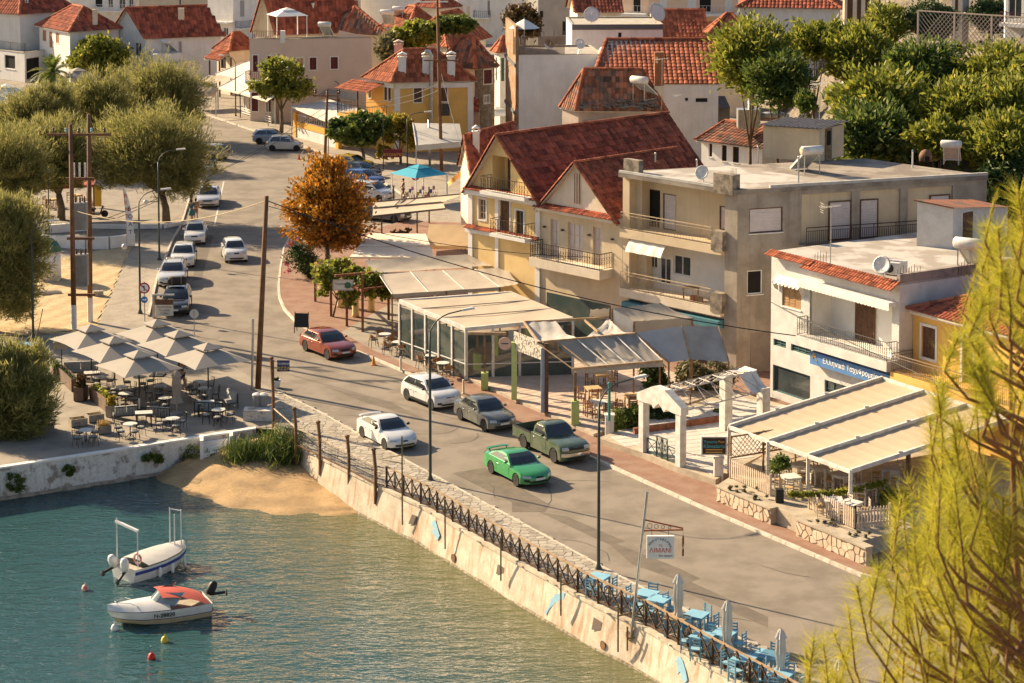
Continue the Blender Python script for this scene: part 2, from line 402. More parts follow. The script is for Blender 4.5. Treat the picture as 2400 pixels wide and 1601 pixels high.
# --- cove beach: sand sloping into the water
shore=[G(d(*p),ZW) for p in [(352,1092),(372,1105),(420,1128),(480,1152),(560,1172),(650,1182),(740,1184),(842,1180)]]
back=[G((434,1080),-0.9),G((500,1052),-0.55),G((560,1040),-0.4),G((610,1030),-0.3),G((650,1040),-0.35),G((690,1075),-0.75),G((760,1135),-1.2),G((850,1195),-1.5)]
sh=resamp(shore,28);bk=resamp(back,28);b=MB()
def cov(u,v):
    k=int(round(u*28));a,c=bk[k],sh[k];q=v/0.6
    if q<=1: p=a.lerp(c,q)
    else: p=c+(c-a).normalized()*(q-1)*4.5;p.z=ZW-(q-1)*1.1
    p.z+=0.05*math.sin(u*31+v*9)*math.sin(v*14)+0.03*math.sin(u*77)*(1-v);return p
b.grid(cov,28,24)
for i in range(28): b.q(bk[i]+Vec((0,3,0.0)),bk[i+1]+Vec((0,3,0.0)),bk[i+1],bk[i])
b.build('beach',M_sandw,smooth=True,kind='structure')
# --- road, pavements, plaza, beach behind the quay
LK=[(1769,1514),(1455,1353),(1072,1145),(855,1027),(763,973),(643,915),(560,868),(470,800),(395,772),(352,742),(372,650),(408,563),(429,525),(454,441),(462,370),(462,310),(448,262)]
RK=[(2218,1401),(2012,1351),(1659,1200),(1445,1104),(1200,993),(957,879),(886,848),(770,800),(694,760),(664,728),(652,700),(650,672),(654,630),(662,584),(677,558),(700,546)]
RK2=[(930,520),(985,500),(958,468),(919,443),(871,412),(789,373),(702,342),(597,309),(470,266),(456,252)]
lk=[G(p) for p in LK];rk=[G(p) for p in RK];rk2=[G(p) for p in RK2]
lk=[lk[0]+SWE*100]+lk;rk=[rk[0]+SWE*100]+rk
sheet('road',[(p.x,p.y) for p in lk]+[(G((430,240))).xy[:],(G((200,210))).xy[:],(G((205,190))).xy[:],(G((470,215))).xy[:]]+[(p.x,p.y) for p in (rk+rk2)[::-1]],0.0,M_asph,px=False,kind='structure')
for i,pp in enumerate([[z23(250,0),z23(500,40),z23(1040,270),z23(960,290),z23(1540,520),z23(1730,610),z23(1640,640),z23(2346,960),z23(2346,1060),z23(1600,740),z23(1480,610),z23(1100,480),z23(900,300),z23(760,240)],
    [z01(1640,590),z01(1960,590),z01(1850,1000),z01(1770,1010),z01(1800,760),z01(1640,700)],
    [z12(1800,1210),z12(2100,1160),z22(350,1500),z22(300,1567),z23(0,0),z12(2351,1480)],
    [z12(640,420),z12(1240,560),z12(1560,720),z12(1000,560)]]):
    sheet('road_patch',pp,0.004,M_asph2,kind='structure')
for a,c in [(z01(2055,100),z01(1968,510)),(z01(1390,660),z01(2346,690)),(z11(0,690),z11(200,696))]:
    A,B=G(a),G(c);n_=Vec(((B-A).y,-(B-A).x,0)).normalized()*0.06;b=MB();zf=Vec((0,0,0.006));b.q(A-n_+zf,A+n_+zf,B+n_+zf,B-n_+zf);b.build('lane_line',M_paint,kind='structure',fixn=True)
b=MB()
for k in range(26):
    p=G((rnd.uniform(600,1900),rnd.uniform(700,1500)))
    a=rnd.uniform(-0.6,0.6)-1.05
    if rnd.random()<.3: a+=1.5
    pts=[p]
    for i in range(rnd.randint(5,12)):
        a+=rnd.uniform(-.35,.35);pts.append(pts[-1]+Vec((math.cos(a),math.sin(a),0))*0.35)
    for i in range(len(pts)-1):
        e=pts[i+1]-pts[i];nn=Vec((e.y,-e.x,0)).normalized()*0.014;zf=Vec((0,0,0.009));b.q(pts[i]-nn+zf,pts[i]+nn+zf,pts[i+1]+nn+zf,pts[i+1]-nn+zf)
road_poly=[(p.x,p.y) for p in lk]+[(p.x,p.y) for p in (rk+rk2)[::-1]]
ok=[f for f in b.f if all(inpoly(road_poly,b.v[i][0],b.v[i][1]) for i in f)];b.f=ok;b.m=[0]*len(ok)
b.build('road_crack',mat('tar_seam',(0.05,0.046,0.042),0.9),kind='structure',fixn=True)
def kerbrun(name,pts,inner,step=1.0,w=0.17,h=0.13,m=M_kerb):
    root=thing(name,None,None,(pts[0].x,pts[0].y,0),world=True);root['kind']='structure'
    L_=sum((pts[i+1]-pts[i]).length for i in range(len(pts)-1));q=resamp(pts,max(2,int(L_/step)))
    for i in range(len(q)-1):
        e=(q[i+1]-q[i]);nn=Vec((e.y,-e.x,0)).normalized()
        if nn.dot(inner-q[i])<0: nn=-nn
        b=MB();g=e*0.015;hh=h*rnd.uniform(.94,1.05);b.add([q[i]+g+Vec((0,0,-.05)),q[i+1]-g+Vec((0,0,-.05)),q[i+1]-g+nn*w+Vec((0,0,-.05)),q[i]+g+nn*w+Vec((0,0,-.05)),q[i]+g+nn*.03+Vec((0,0,hh)),q[i+1]-g+nn*.03+Vec((0,0,hh)),q[i+1]-g+nn*w+Vec((0,0,hh)),q[i]+g+nn*w+Vec((0,0,hh))],[(4,5,6,7),(0,1,5,4),(1,2,6,5),(2,3,7,6),(3,0,4,7)])
        b.build('kerb_stone',m,root,fixn=True)
    return root
kerbrun('kerb_right',rk[1:],Vec((20,120,0)))
kerbrun('kerb_right_far',rk2,Vec((10,200,0)),1.6)
kerbrun('kerb_seawall',lk[1:7],Vec((-30,90,0)),1.3,0.12,0.10)
kerbrun('kerb_left_far',lk[10:17],Vec((-60,150,0)),1.4)
pr=[(p.x,p.y) for p in [q+Vec((.05,.1,0)) for q in rk]]+[(G((880,540))).xy[:],(G((1010,500))).xy[:],(60.0,190.0),(90.0,150.0),(120.0,60.0)]
sheet('pavement_right',pr,0.11,M_brickp,px=False,kind='structure')
pf=[(p.x,p.y) for p in rk2]+[(G((470,262))).xy[:],(G((520,235))).xy[:],(-10.0,262.0),(34.0,250.0),(30.0,170.0)]
sheet('pavement_far',pf,0.112,M_prom,px=False,kind='structure')
bed=[(p.x,p.y) for p in swt]+[(p.x,p.y) for p in lk[:7]]
sheet('pavement_seawall',bed,0.05,M_joint,px=False,kind='structure')
pav=bpy.data.objects['pavement_seawall']
vis=[(p.x,p.y) for p in [G(q,0.05) for q in SW_T]]+[(swt[-1]-SWE*111).xy[:],(lk[0]-SWE*91).xy[:]]+[(p.x,p.y) for p in lk[1:7]]
polys=[c for c in voronoi(vis,0.38,0.014,rnd,.34) if min(math.hypot(c[0][0]-q.x,c[0][1]-q.y) for q in lk[1:6])>0]
pieces(polys,lambda x,y,h:Vec((x,y,0.05+h)),0.022,M_stone,'paving_slab',pav,300)
sheet('plaza',[(p.x,p.y) for p in qt]+[(G((643,1000))).xy[:]]+[(p.x,p.y) for p in lk[6:11]]+[(G((300,760))).xy[:],(G((190,775))).xy[:],(G((60,790))).xy[:],(G((-250,790))).xy[:]],0.004,M_plaza,px=False,kind='structure')
sheet('promenade',[(300,762),(352,742),(372,650),(408,563),(414,548),(380,540),(318,572),(300,600),(262,690),(236,745),(228,772)],0.008,M_prom,kind='structure')
bs=[(-80,800),(0,790),(60,788),(228,772),(236,745),(262,690),(300,600),(312,575),(240,585),(170,600),(110,610),(40,640),(-80,650)]
b=MB();pb=[G(p,0.0) for p in bs]
bb=[(p.x,p.y) for p in pb];xs=[p[0] for p in bb];ys=[p[1] for p in bb]
NX,NY=70,110
def sandz(x,y): return 0.035+0.03*math.sin(x*3.1+y*1.3)*math.sin(y*2.7-x)+0.02*math.sin(x*7.7)*math.sin(y*6.1)
idx={}
for i in range(NX+1):
    for j in range(NY+1):
        x=min(xs)+(max(xs)-min(xs))*i/NX;y=min(ys)+(max(ys)-min(ys))*j/NY
        if inpoly(bb,x,y): idx[i,j]=len(b.v);b.v.append((x,y,sandz(x,y)))
for (i,j),k in list(idx.items()):
    t=[idx.get(q) for q in ((i,j),(i+1,j),(i+1,j+1),(i,j+1))]
    if None not in t: b.f.append(tuple(t));b.m.append(0)
b.build('beach_sand',M_sand,smooth=True,kind='structure')
sheet('sand_bed',bs,0.006,M_sand,kind='structure')
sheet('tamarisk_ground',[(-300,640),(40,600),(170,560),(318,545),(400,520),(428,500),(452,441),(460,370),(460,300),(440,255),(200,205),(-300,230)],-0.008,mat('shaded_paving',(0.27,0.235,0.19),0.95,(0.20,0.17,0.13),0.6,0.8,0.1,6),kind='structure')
# ---------------------------------------------------------------- building kit
UP=Vec((0,0,1))
class Fac:
    """an upright wall plane from A (left) to B (right) as seen from outside"""
    def __init__(s,A,B):
        s.A=X2(A);s.B=X2(B);s.w=(s.B-s.A).length;s.e=(s.B-s.A)/s.w;s.n=Vec((s.e.y,-s.e.x,0))
    def st(s,px):
        r=ray(*px);o=Vec((0,0,H));t=(s.A-o).dot(s.n)/r.dot(s.n);p=o+r*t
        return ((p-s.A).dot(s.e),p.z)
    def rc(s,p,q):
        a,b=s.st(p),s.st(q);return (min(a[0],b[0]),max(a[0],b[0]),min(a[1],b[1]),max(a[1],b[1]))
    def pt(s,a,z,o=0.0): return s.A+s.e*a+UP*z+s.n*o
    def back(s,dist): return Fac(s.A-s.n*dist,s.B-s.n*dist)
    def box(s,b,s0,s1,z0,z1,o0,o1,mi=0): b.ob(s.pt(s0,z0,o0),s.e*(s1-s0),s.n*(o1-o0),UP*(z1-z0),mi)
def fwall(b,f,s0,s1,z0,z1,ops=(),dep=0.14,mi=0):
    S=sorted(set([s0,s1]+[min(max(x,s0),s1) for r in ops for x in r[:2]]));Z=sorted(set([z0,z1]+[min(max(x,z0),z1) for r in ops for x in r[2:4]]))
    for i in range(len(S)-1):
        for j in range(len(Z)-1):
            cs,cz=(S[i]+S[i+1])/2,(Z[j]+Z[j+1])/2
            if any(r[0]<cs<r[1] and r[2]<cz<r[3] for r in ops): continue
            b.q(f.pt(S[i],Z[j]),f.pt(S[i+1],Z[j]),f.pt(S[i+1],Z[j+1]),f.pt(S[i],Z[j+1]),mi=mi)
    for a,c,u,v in [r[:4] for r in ops]:
        a,c,u,v=max(a,s0),min(c,s1),max(u,z0),min(v,z1)
        if c-a<.02 or v-u<.02: continue
        b.q(f.pt(a,u),f.pt(a,v),f.pt(a,v,-dep),f.pt(a,u,-dep),mi=mi);b.q(f.pt(c,u),f.pt(c,u,-dep),f.pt(c,v,-dep),f.pt(c,v),mi=mi)
        b.q(f.pt(a,v),f.pt(c,v),f.pt(c,v,-dep),f.pt(a,v,-dep),mi=mi);b.q(f.pt(a,u),f.pt(a,u,-dep),f.pt(c,u,-dep),f.pt(c,u),mi=mi)
M_glass=mat('window_glass',(0.035,0.045,0.05),0.06,(0.06,0.07,0.07),0.7,0.8,spec=0.9)
M_glassg=mat('shop_glass',(0.06,0.085,0.075),0.05,(0.12,0.13,0.11),0.5,0.8,spec=0.9)
M_dark=mat('dark_opening',(0.018,0.015,0.013),0.9)  # near-black colour stands in for the unlit inside of openings
M_frw=mat('frame_white',(0.72,0.70,0.66),0.6,(0.6,0.57,0.52),4,0.6)
M_brown=mat('wood_brown',(0.15,0.075,0.04),0.7,(0.09,0.045,0.025),5,0.9,0.15,40)
M_oldwood=mat('old_wood',(0.27,0.17,0.09),0.8,(0.15,0.09,0.05),4,0.9,0.2,40)
M_blind=mat('roller_blind',(0.62,0.54,0.50),0.75,(0.55,0.47,0.43),2,0.7)
M_mar=mat('maroon_paint',(0.13,0.022,0.022),0.6,(0.09,0.018,0.018),3,0.8)
M_grn=mat('green_shutter',(0.06,0.16,0.085),0.6,(0.045,0.12,0.065),3,0.8)
M_iron=mat('black_iron',(0.028,0.026,0.024),0.55,(0.06,0.04,0.03),6,0.7)
M_rail=mat('rail_beige',(0.42,0.33,0.22),0.6,(0.30,0.22,0.14),4,0.8)
M_tile=mat('roof_tile',(0.36,0.098,0.052),0.82,(0.20,0.066,0.042),1.3,0.9,0.22,14,island=0.42,spec=0.12)
M_tileo=mat('roof_tile_orange',(0.37,0.118,0.058),0.82,(0.26,0.085,0.046),1.1,0.9,0.2,14,island=0.42,spec=0.12)
M_tiled=mat('roof_tile_old',(0.29,0.12,0.07),0.85,(0.12,0.10,0.085),1.4,0.95,0.25,14,island=0.5,spec=0.1)
M_mort=mat('ridge_mortar',(0.42,0.27,0.19),0.9,(0.30,0.15,0.10),5,0.9)
M_steel=mat('galvanised_steel',(0.50,0.49,0.47),0.35,(0.36,0.35,0.33),3,0.8,metal=0.7)
M_silver=mat('tank_enamel',(0.68,0.66,0.62),0.4,(0.55,0.50,0.43),3,0.8)
def frame(b,f,r,t=0.07,o0=-0.10,o1=-0.04,nx=1,nz=1,mt=0.04,mi=0):
    a,c,u,v=r
    f.box(b,a,a+t,u,v,o0,o1,mi);f.box(b,c-t,c,u,v,o0,o1,mi);f.box(b,a+t,c-t,u,u+t,o0,o1,mi);f.box(b,a+t,c-t,v-t,v,o0,o1,mi)
    for i in range(1,nx): x=a+(c-a)*i/nx;f.box(b,x-mt/2,x+mt/2,u+t,v-t,o0,o1-.005,mi)
    for i in range(1,nz): z=u+(v-u)*i/nz;f.box(b,a+t,c-t,z-mt/2,z+mt/2,o0+.004,o1-.009,mi)
def window(root,f,r,kind='glass',m=None,trim=None,nx=2,nz=1,sill=True,dep=0.14,name='window',tw=0.1):
    """a window or door in its opening: frame mesh, and sub-parts pane, shutter, blind, surround, sill"""
    a,c,u,v=r[:4];b=MB();m=m or M_frw
    frame(b,f,(a+.002,c-.002,u+.002,v-.002),min(.07,(c-a)*.12),-dep+.02,-dep+.09,nx if kind=='glass' else 1,nz if kind=='glass' else 1)
    w=b.build(name,m,root,fixn=True);k=MB();t=min(.06,(c-a)*.1)
    if kind in('glass','dark'):
        k.q(f.pt(a,u,-dep+.03),f.pt(c,u,-dep+.03),f.pt(c,v,-dep+.03),f.pt(a,v,-dep+.03));k.build('pane',M_dark if kind=='dark' else M_glass,w)
    elif kind in('shut','open'):
        n=max(2,int(round((c-a)/.5)))
        for i in range(n):
            k=MB();x0=a+t+(c-a-2*t)*i/n+.008;x1=a+t+(c-a-2*t)*(i+1)/n-.008
            f.box(k,x0,x1,u+t,v-t,-dep+.03,-dep+.075);nn=max(4,int((v-u)/.16))
            for j in range(nn): z=u+t+(v-u-2*t)*(j+.2)/nn;f.box(k,x0+.05,x1-.05,z,z+(v-u)/nn*.5,-dep+.075,-dep+.095)
            k.build('shutter',m,w,fixn=True)
    elif kind=='roller':
        nn=max(6,int((v-u)/.11))
        k.grid(lambda p,q:f.pt(a+t+(c-a-2*t)*p,u+t+(v-u-2*t)*q,-dep+.05+.018*abs(math.sin(q*nn*math.pi))),1,nn*4);k.build('blind',M_blind,w)
    elif kind=='door':
        f.box(k,a+t,c-t,u,v-t,-dep+.03,-dep+.07);dl=k.build('door_leaf',m,w,fixn=True);k=MB()
        for j in range(2):
            z0=u+.15+(v-u-.3)*j/2;f.box(k,a+t+.1,c-t-.1,z0+.06,z0+(v-u-.3)/2-.06,-dep+.07,-dep+.09)
        f.box(k,c-t-.09,c-t-.05,u+(v-u)*.45,u+(v-u)*.45+.16,-dep+.07,-dep+.12);k.build('door_panel',m,w,fixn=True)
    if trim:
        k=MB();f.box(k,a-tw,a,u-tw*(0 if name=='door' else 1),v+tw,0.002,.035);f.box(k,c,c+tw,u-tw*(0 if name=='door' else 1),v+tw,0.002,.035);f.box(k,a,c,v,v+tw,0.003,.045)
        if name!='door': f.box(k,a,c,u-tw,u,0.003,.045)
        k.build('surround',trim,w,fixn=True)
    elif sill and name!='door':
        k=MB();f.box(k,a-.05,c+.05,u-.06,u-.003,.003,.06);k.build('sill',M_white,w,fixn=True)
    return w
def tiles(b,pts,w=0.26,Lc=0.38,h=0.05,mi=0):
    """rows of barrel tiles over a flat polygon whose first edge is the eave"""
    p=[Vec(q) for q in pts];e=(p[1]-p[0]).normalized();nr=None
    for q in p[2:]:
        c=e.cross(q-p[0])
        if c.length>.05: nr=c.normalized();break
    if nr.z<0: nr=-nr
    up=nr.cross(e).normalized()
    if up.z<0: up=-up
    P2=[((q-p[0]).dot(e),(q-p[0]).dot(up)) for q in p];smin=min(a[0] for a in P2);smax=max(a[0] for a in P2)
    nc=max(1,int(round((smax-smin)/w)));w=(smax-smin)/nc;o=p[0];k=len(P2)
    PR=((0,0.0),(.2,.75),(.5,1.0),(.8,.75),(1,0.0))
    for i in range(nc):
        s0=smin+i*w;sc=s0+w*.5;ts=[]
        for j in range(k):
            a,c=P2[j],P2[(j+1)%k]
            if (a[0]-sc)*(c[0]-sc)<0: ts.append(a[1]+(c[1]-a[1])*(sc-a[0])/(c[0]-a[0]))
        if len(ts)<2: continue
        t0,t1=min(ts),max(ts);nr_=max(1,int(math.ceil((t1-t0)/Lc-.05)))
        for j in range(nr_):
            a=t0+j*Lc-(.05 if j==0 else 0);c=min(t1,t0+(j+1)*Lc);base=len(b.v)
            jt=rnd.uniform(-.006,.01)
            for (x,hh) in PR: b.v.append(tuple(o+e*(s0+x*w)+up*a+nr*(.035+jt+h*hh)))
            for (x,hh) in PR: b.v.append(tuple(o+e*(s0+x*w)+up*(c+.02)+nr*(.004+h*hh*.85)))
            for q in range(4): b.f.append((base+q,base+q+1,base+q+6,base+q+5));b.m.append(mi)
            b.f.append((base+4,base+3,base+2,base+1,base));b.m.append(mi)
def ridgecap(parent,runs,m=None,step=0.42,r=0.13,name='ridge_tile'):
    b=MB()
    for a,c in runs:
        a,c=Vec(a),Vec(c);n=max(1,int((c-a).length/step));e=(c-a)/n;x=e.cross(UP).normalized();y=x.cross(e).normalized()
        for i in range(n):
            p,q=a+e*i,a+e*(i+1.06);base=len(b.v)
            for o,rr in ((p,r*1.12),(q,r*.92)):
                for j in range(6): t=math.pi*j/5;b.v.append(tuple(o+x*(rr*math.cos(t))+y*(rr*math.sin(t)*.9+.02)))
            for j in range(5): b.f.append((base+j,base+j+1,base+j+7,base+j+6));b.m.append(0)
            b.f.append(tuple(base+j for j in range(6))[::-1]);b.m.append(0)
    return b.build(name+'s',m or M_tileo,parent,kind='stuff')
def roofpart(root,planes,m,w=.26,Lc=.38,runs=(),cm=None,name='roof'):
    """tiled roof planes, a deck under them, caps along ridges and hips"""
    b=MB()
    for p in planes: tiles(b,p,w,Lc,h=.05*w/.26)
    o=b.build(name,m,root);k=MB()
    for p in planes:
        q=[Vec(v)-UP*.03 for v in p];k.add(q+[v-UP*.1 for v in q],[tuple(range(len(q))),tuple(range(len(q),2*len(q)))[::-1]]+[(i,(i+1)%len(q),len(q)+(i+1)%len(q),len(q)+i) for i in range(len(q))])
    k.build('roof_deck',mat('eave_board',(0.55,0.47,0.38),0.8,(0.4,0.33,0.26),3,.8),o,fixn=True)
    if runs: ridgecap(o,runs,cm or M_tileo,r=.13*w/.26,step=.42*w/.26)
    return o
def chimney(parent,p,w=.55,h=1.3,m=None,cap='gable'):
    b=MB();p=Vec(p);b.cbox(p-UP*.8,w,w,h+.8);o=b.build('chimney',m or M_white,parent);k=MB()
    k.cbox(p+UP*h,w+.14,w+.14,.08)
    for sx in(-1,1):
        for sy in(-1,1): k.cbox(p+Vec((sx*w*.36,sy*w*.36,h+.08)),.1,.1,.22)
    z=h+.30;k.ext([p+Vec((-w*.62,-w*.62,z)),p+Vec((w*.62,-w*.62,z)),p+Vec((0,-w*.62,z+.22))],(0,w*1.24,0));k.build('chimney_cap',M_tileo if cap=='tile' else (m or M_white),o,fixn=True);return o
def railing(parent,pts,h=1.0,m=None,step=.13,r=.012,base=.08,mid=None,top=.03,scroll=False,name='railing'):
    """hand rail, bottom rail and balusters along a run of points"""
    b=MB();pts=[Vec(p) for p in pts]
    for a,c in zip(pts[:-1],pts[1:]):
        L_=(c-a).length;e=(c-a)/L_
        b.bar(a+UP*h,c+UP*h,top*1.6,top);b.bar(a+UP*base,c+UP*base,top,top*.7)
        if mid: b.bar(a+UP*mid,c+UP*mid,top*.8,top*.6)
        n=max(1,int(L_/step));hi=mid or h
        for i in range(n+1):
            p=a+e*(L_*i/n);big=(i%12==0)
            b.bar(p+UP*(0 if big else base),p+UP*(h if big else hi),r*(2.6 if big else 1.6))
            if scroll and i<n:
                c0=p+e*(L_/n/2)+UP*(base+(hi-base)*.5);rr=min(L_/n*.55,(hi-base)*.24)
                for s_ in(-1,1): b.tube([c0+UP*(s_*rr)+e*(rr*.8*math.cos(t))+UP*(rr*.8*math.sin(t)) for t in [k*math.pi/3 for k in range(7)]],r*.8,3)
    return b.build(name,m or M_iron,parent)
def balcony(root,f,s0,s1,z,dep,th=.18,m=None,rail=None,h=1.0,o=0.0,sides=True,**k):
    b=MB();f.box(b,s0,s1,z-th,z,o+.003,o+dep);sl=b.build('balcony',m or M_white,root,fixn=True)
    g=.06;pts=[f.pt(s0+g,z,o+dep-g),f.pt(s1-g,z,o+dep-g)]
    if sides: pts=[f.pt(s0+g,z,o+.02)]+pts+[f.pt(s1-g,z,o+.02)]
    railing(sl,pts,h,rail,**k);return sl
def house(name,label,L,C,R,ze,wm,roof='hip',rm=None,rise=None,z0=0.0,winL=(),winR=(),kind='shut',wcol=None,trim=None,over=.35,tw=.3,px=True,cat='house',parapet=.35,group=None,runs=True,ridge=.5,dep=0):
    """corner house: eave corners left, near, right in photo pixels on height ze; windows as (s0,s1,z0,z1) fractions or pixel pairs"""
    q=[G(p,ze) if px else Vec((p[0],p[1],ze)) for p in (L,C,R)];Lw,Cw,Rw=[X2(v) for v in q];Lw=Cw-Fac(Cw,Rw).n*dep if dep else Lw;Dw=Lw+Rw-Cw
    root=thing(name,label,cat,(Cw.x,Cw.y,z0),world=True,group=group)
    fl,fr=Fac(Lw,Cw),Fac(Cw,Rw);b=MB();ops={}
    for f,ws,key in((fl,winL,'l'),(fr,winR,'r')):
        o=[]
        for wv in ws:
            if len(wv)>=4 and not isinstance(wv[0],tuple): r=(wv[0]*f.w,wv[1]*f.w,wv[2],wv[3])+tuple(wv[4:])
            else: r=f.rc(wv[0],wv[1])+tuple(wv[2:])
            o.append(r)
        ops[key]=o;fwall(b,f,0,f.w,z0,ze+(parapet if roof=='flat' else 0),o)
    fb,fd=Fac(Rw,Dw),Fac(Dw,Lw);zt=ze+(parapet if roof=='flat' else 0)
    fwall(b,fb,0,fb.w,z0,zt);fwall(b,fd,0,fd.w,z0,zt)
    wl,wr=fl.w,fr.w;rise=rise or .32*min(wl,wr)
    mid=lambda a,c,t=.5:a.lerp(c,t)
    o=over;nl,nr=fl.n,fr.n
    E=lambda p,a,c:p+nl*a+nr*c+UP*(ze+.02)
    eL,eC,eR,eD=E(Lw,o,-o) if 0 else Lw+(nl-nr)*o+UP*ze,Cw+(nl+nr)*o+UP*ze,Rw+(nr-nl)*o+UP*ze,Dw-(nl+nr)*o+UP*ze
    if roof=='gableL':
        p0=fl.pt(wl*ridge,ze+rise);b.q(fl.pt(0,ze),fl.pt(wl,ze),p0);p1=fb.pt(fb.w*(1-ridge),ze+rise);b.q(fb.pt(0,ze),fb.pt(fb.w,ze),p1)
    if roof=='gableR':
        p0=fr.pt(wr*ridge,ze+rise);b.q(fr.pt(0,ze),fr.pt(wr,ze),p0);p1=fd.pt(fd.w*(1-ridge),ze+rise);b.q(fd.pt(0,ze),fd.pt(fd.w,ze),p1)
    wo=b.build('wall',wm,root);rm=rm or M_tile
    if roof=='flat':
        k=MB();k.q(*[v+UP*(ze+.02) for v in (Lw,Cw,Rw,Dw)]);rf=k.build('roof',M_conc,root,fixn=True);k=MB()
        for f in(fl,fr,fb,fd): f.box(k,-.04,f.w+.04,zt,zt+.05,-.2,.05)
        k.build('parapet_cap',M_conc,rf,fixn=True)
    elif roof=='gableL':
        u=-(rise/(wl*ridge))*o;r0=p0+nl*0+nr*0+(fl.n*o);r1=p1-fl.n*o;r0=p0+fl.n*o if 0 else p0-(p1-p0).normalized()*o;r1=p1+(p1-p0).normalized()*o
        dz=UP*(-rise/(wl*ridge)*o);dz2=UP*(-rise/(wl*(1-ridge))*o)
        d_=(p1-p0).normalized();a0=Lw+UP*ze-fl.e*o-d_*o+dz;a1=Dw+UP*ze-fl.e*o+d_*o+dz;c0=Cw+UP*ze+fl.e*o-d_*o+dz2;c1=Rw+UP*ze+fl.e*o+d_*o+dz2
        rf=roofpart(root,[[c0,c1,r1,r0],[a1,a0,r0,r1]],rm,tw,tw*1.45,[(r0,r1),(c0,r0),(a0,r0)] if runs else ())
    elif roof=='gableR':
        d_=(p1-p0).normalized();r0=p0-d_*o;r1=p1+d_*o;dz=UP*(-rise/(wr*ridge)*o);dz2=UP*(-rise/(wr*(1-ridge))*o)
        a0=Cw+UP*ze-fr.e*o-d_*o+dz;a1=Lw+UP*ze-fr.e*o+d_*o+dz;c0=Rw+UP*ze+fr.e*o-d_*o+dz2;c1=Dw+UP*ze+fr.e*o+d_*o+dz2
        rf=roofpart(root,[[a1,a0,r0,r1],[c0,c1,r1,r0]],rm,tw,tw*1.45,[(r0,r1),(a0,r0),(c0,r0)] if runs else ())
    else:
        W,D=wl+2*o,wr+2*o
        if W>D: h_=D/2;r0=mid(eL,eD)+(eC-eL).normalized()*h_+UP*rise;r1=mid(eC,eR)-(eC-eL).normalized()*h_+UP*rise;pl=[[eL,eC,r1,r0],[eC,eR,r1],[eR,eD,r0,r1],[eD,eL,r0]]
        else: h_=W/2;r0=mid(eL,eC)+(eR-eC).normalized()*h_+UP*rise;r1=mid(eD,eR)-(eR-eC).normalized()*h_+UP*rise;pl=[[eL,eC,r0],[eC,eR,r1,r0],[eR,eD,r1],[eD,eL,r0,r1]]
        if W>D: rn=[(r0,r1),(eC,r1),(eL,r0),(eR,r1)]
        else: rn=[(r0,r1),(eC,r0),(eL,r0),(eR,r1)]
        rf=roofpart(root,pl,rm,tw,tw*1.45,rn if runs else ())
    for f,key in((fl,'l'),(fr,'r')):
        for r in ops[key]:
            kd=r[4] if len(r)>4 else kind;mm=r[5] if len(r)>5 else wcol
            window(root,f,r[:4],kd,mm or M_brown,trim,name='door' if kd=='door' else 'window')
    return dict(root=root,fl=fl,fr=fr,roof=rf,L=Lw,C=Cw,R=Rw,D=Dw,ze=ze)
# --- rooftop and street fittings (prototypes are placed by the functions below)
def solar_heater(p,rz,label,s=1.0):
    t=thing('solar_water_heater',label,'solar heater',p,rz)
    MB().ob(Vec((-.55*s,-.95*s,.12)),(1.1*s,0,0),(0,1.5*s,1.0*s),(0,-.05,.08)).build('collector',mat('collector_glass',(0.42,0.45,0.46),0.2,(0.3,0.33,0.35),1.5,.7,spec=.7),t,fixn=True)
    b=MB();
    for x in(-.55,.55): b.bar(Vec((x*s,-.95*s,.10)),Vec((x*s,.62*s,1.16*s)),.06,.09)
    b.bar(Vec((-.55*s,-.97*s,.10)),Vec((.55*s,-.97*s,.10)),.07,.09);b.build('collector_frame',M_silver,t)
    k=MB().lathe([(.0,-.72*s),(.2*s,-.70*s),(.27*s,-.64*s),(.27*s,.64*s),(.2*s,.70*s),(0,.72*s)],(0,.75*s,1.42*s),14,ax=(1,0,0)).build('tank',M_silver,t,smooth=True)
    MB().lathe([(.2*s,0),(.2*s,.02),(.1*s,.03)],(.705*s,.75*s,1.42*s),12,ax=(1,0,0)).build('end_cap',mat('tank_end',(0.55,0.40,0.25),.5),k,fixn=True)
    b=MB()
    for x in(-.5,.5): b.bar((x*s,.8*s,0),(x*s,.8*s,1.2*s),.05);b.bar((x*s,.8*s,0),(x*s,-.8*s,.05),.04)
    b.build('stand',M_steel,t);return t
def dish(p,rz,label,r=.45,h=.5):
    t=thing('satellite_dish',label,'satellite dish',p,rz)
    b=MB();c=Vec((0,-.12,h+.3));ax=Vec((0,-.92,.38));b.lathe([(0,0),(r*.4,.02),(r*.75,.07),(r,.13),(r*1.01,.14),(r*.75,.085),(0,.012)],c,18,ax=ax);b.build('reflector',mat('dish_paint',(0.62,0.61,0.58),.5,(0.5,0.48,0.44),3,.6),t,smooth=True)
    MB().tube([c+Vec((0,0,-r*.8)),c+ax*(r*.9)],.015,5).lathe([(.04,0),(.05,.1),(.03,.14)],c+ax*(r*.85),8,ax=ax).build('feed_arm',M_silver,t)
    MB().tube([(0,0,0),(0,0,h+.3)],.025,6).tube([(-.25,-.2,0),(0,0,h*.7)],.015,5).tube([(.25,-.2,0),(0,0,h*.7)],.015,5).build('mast',M_steel,t);return t
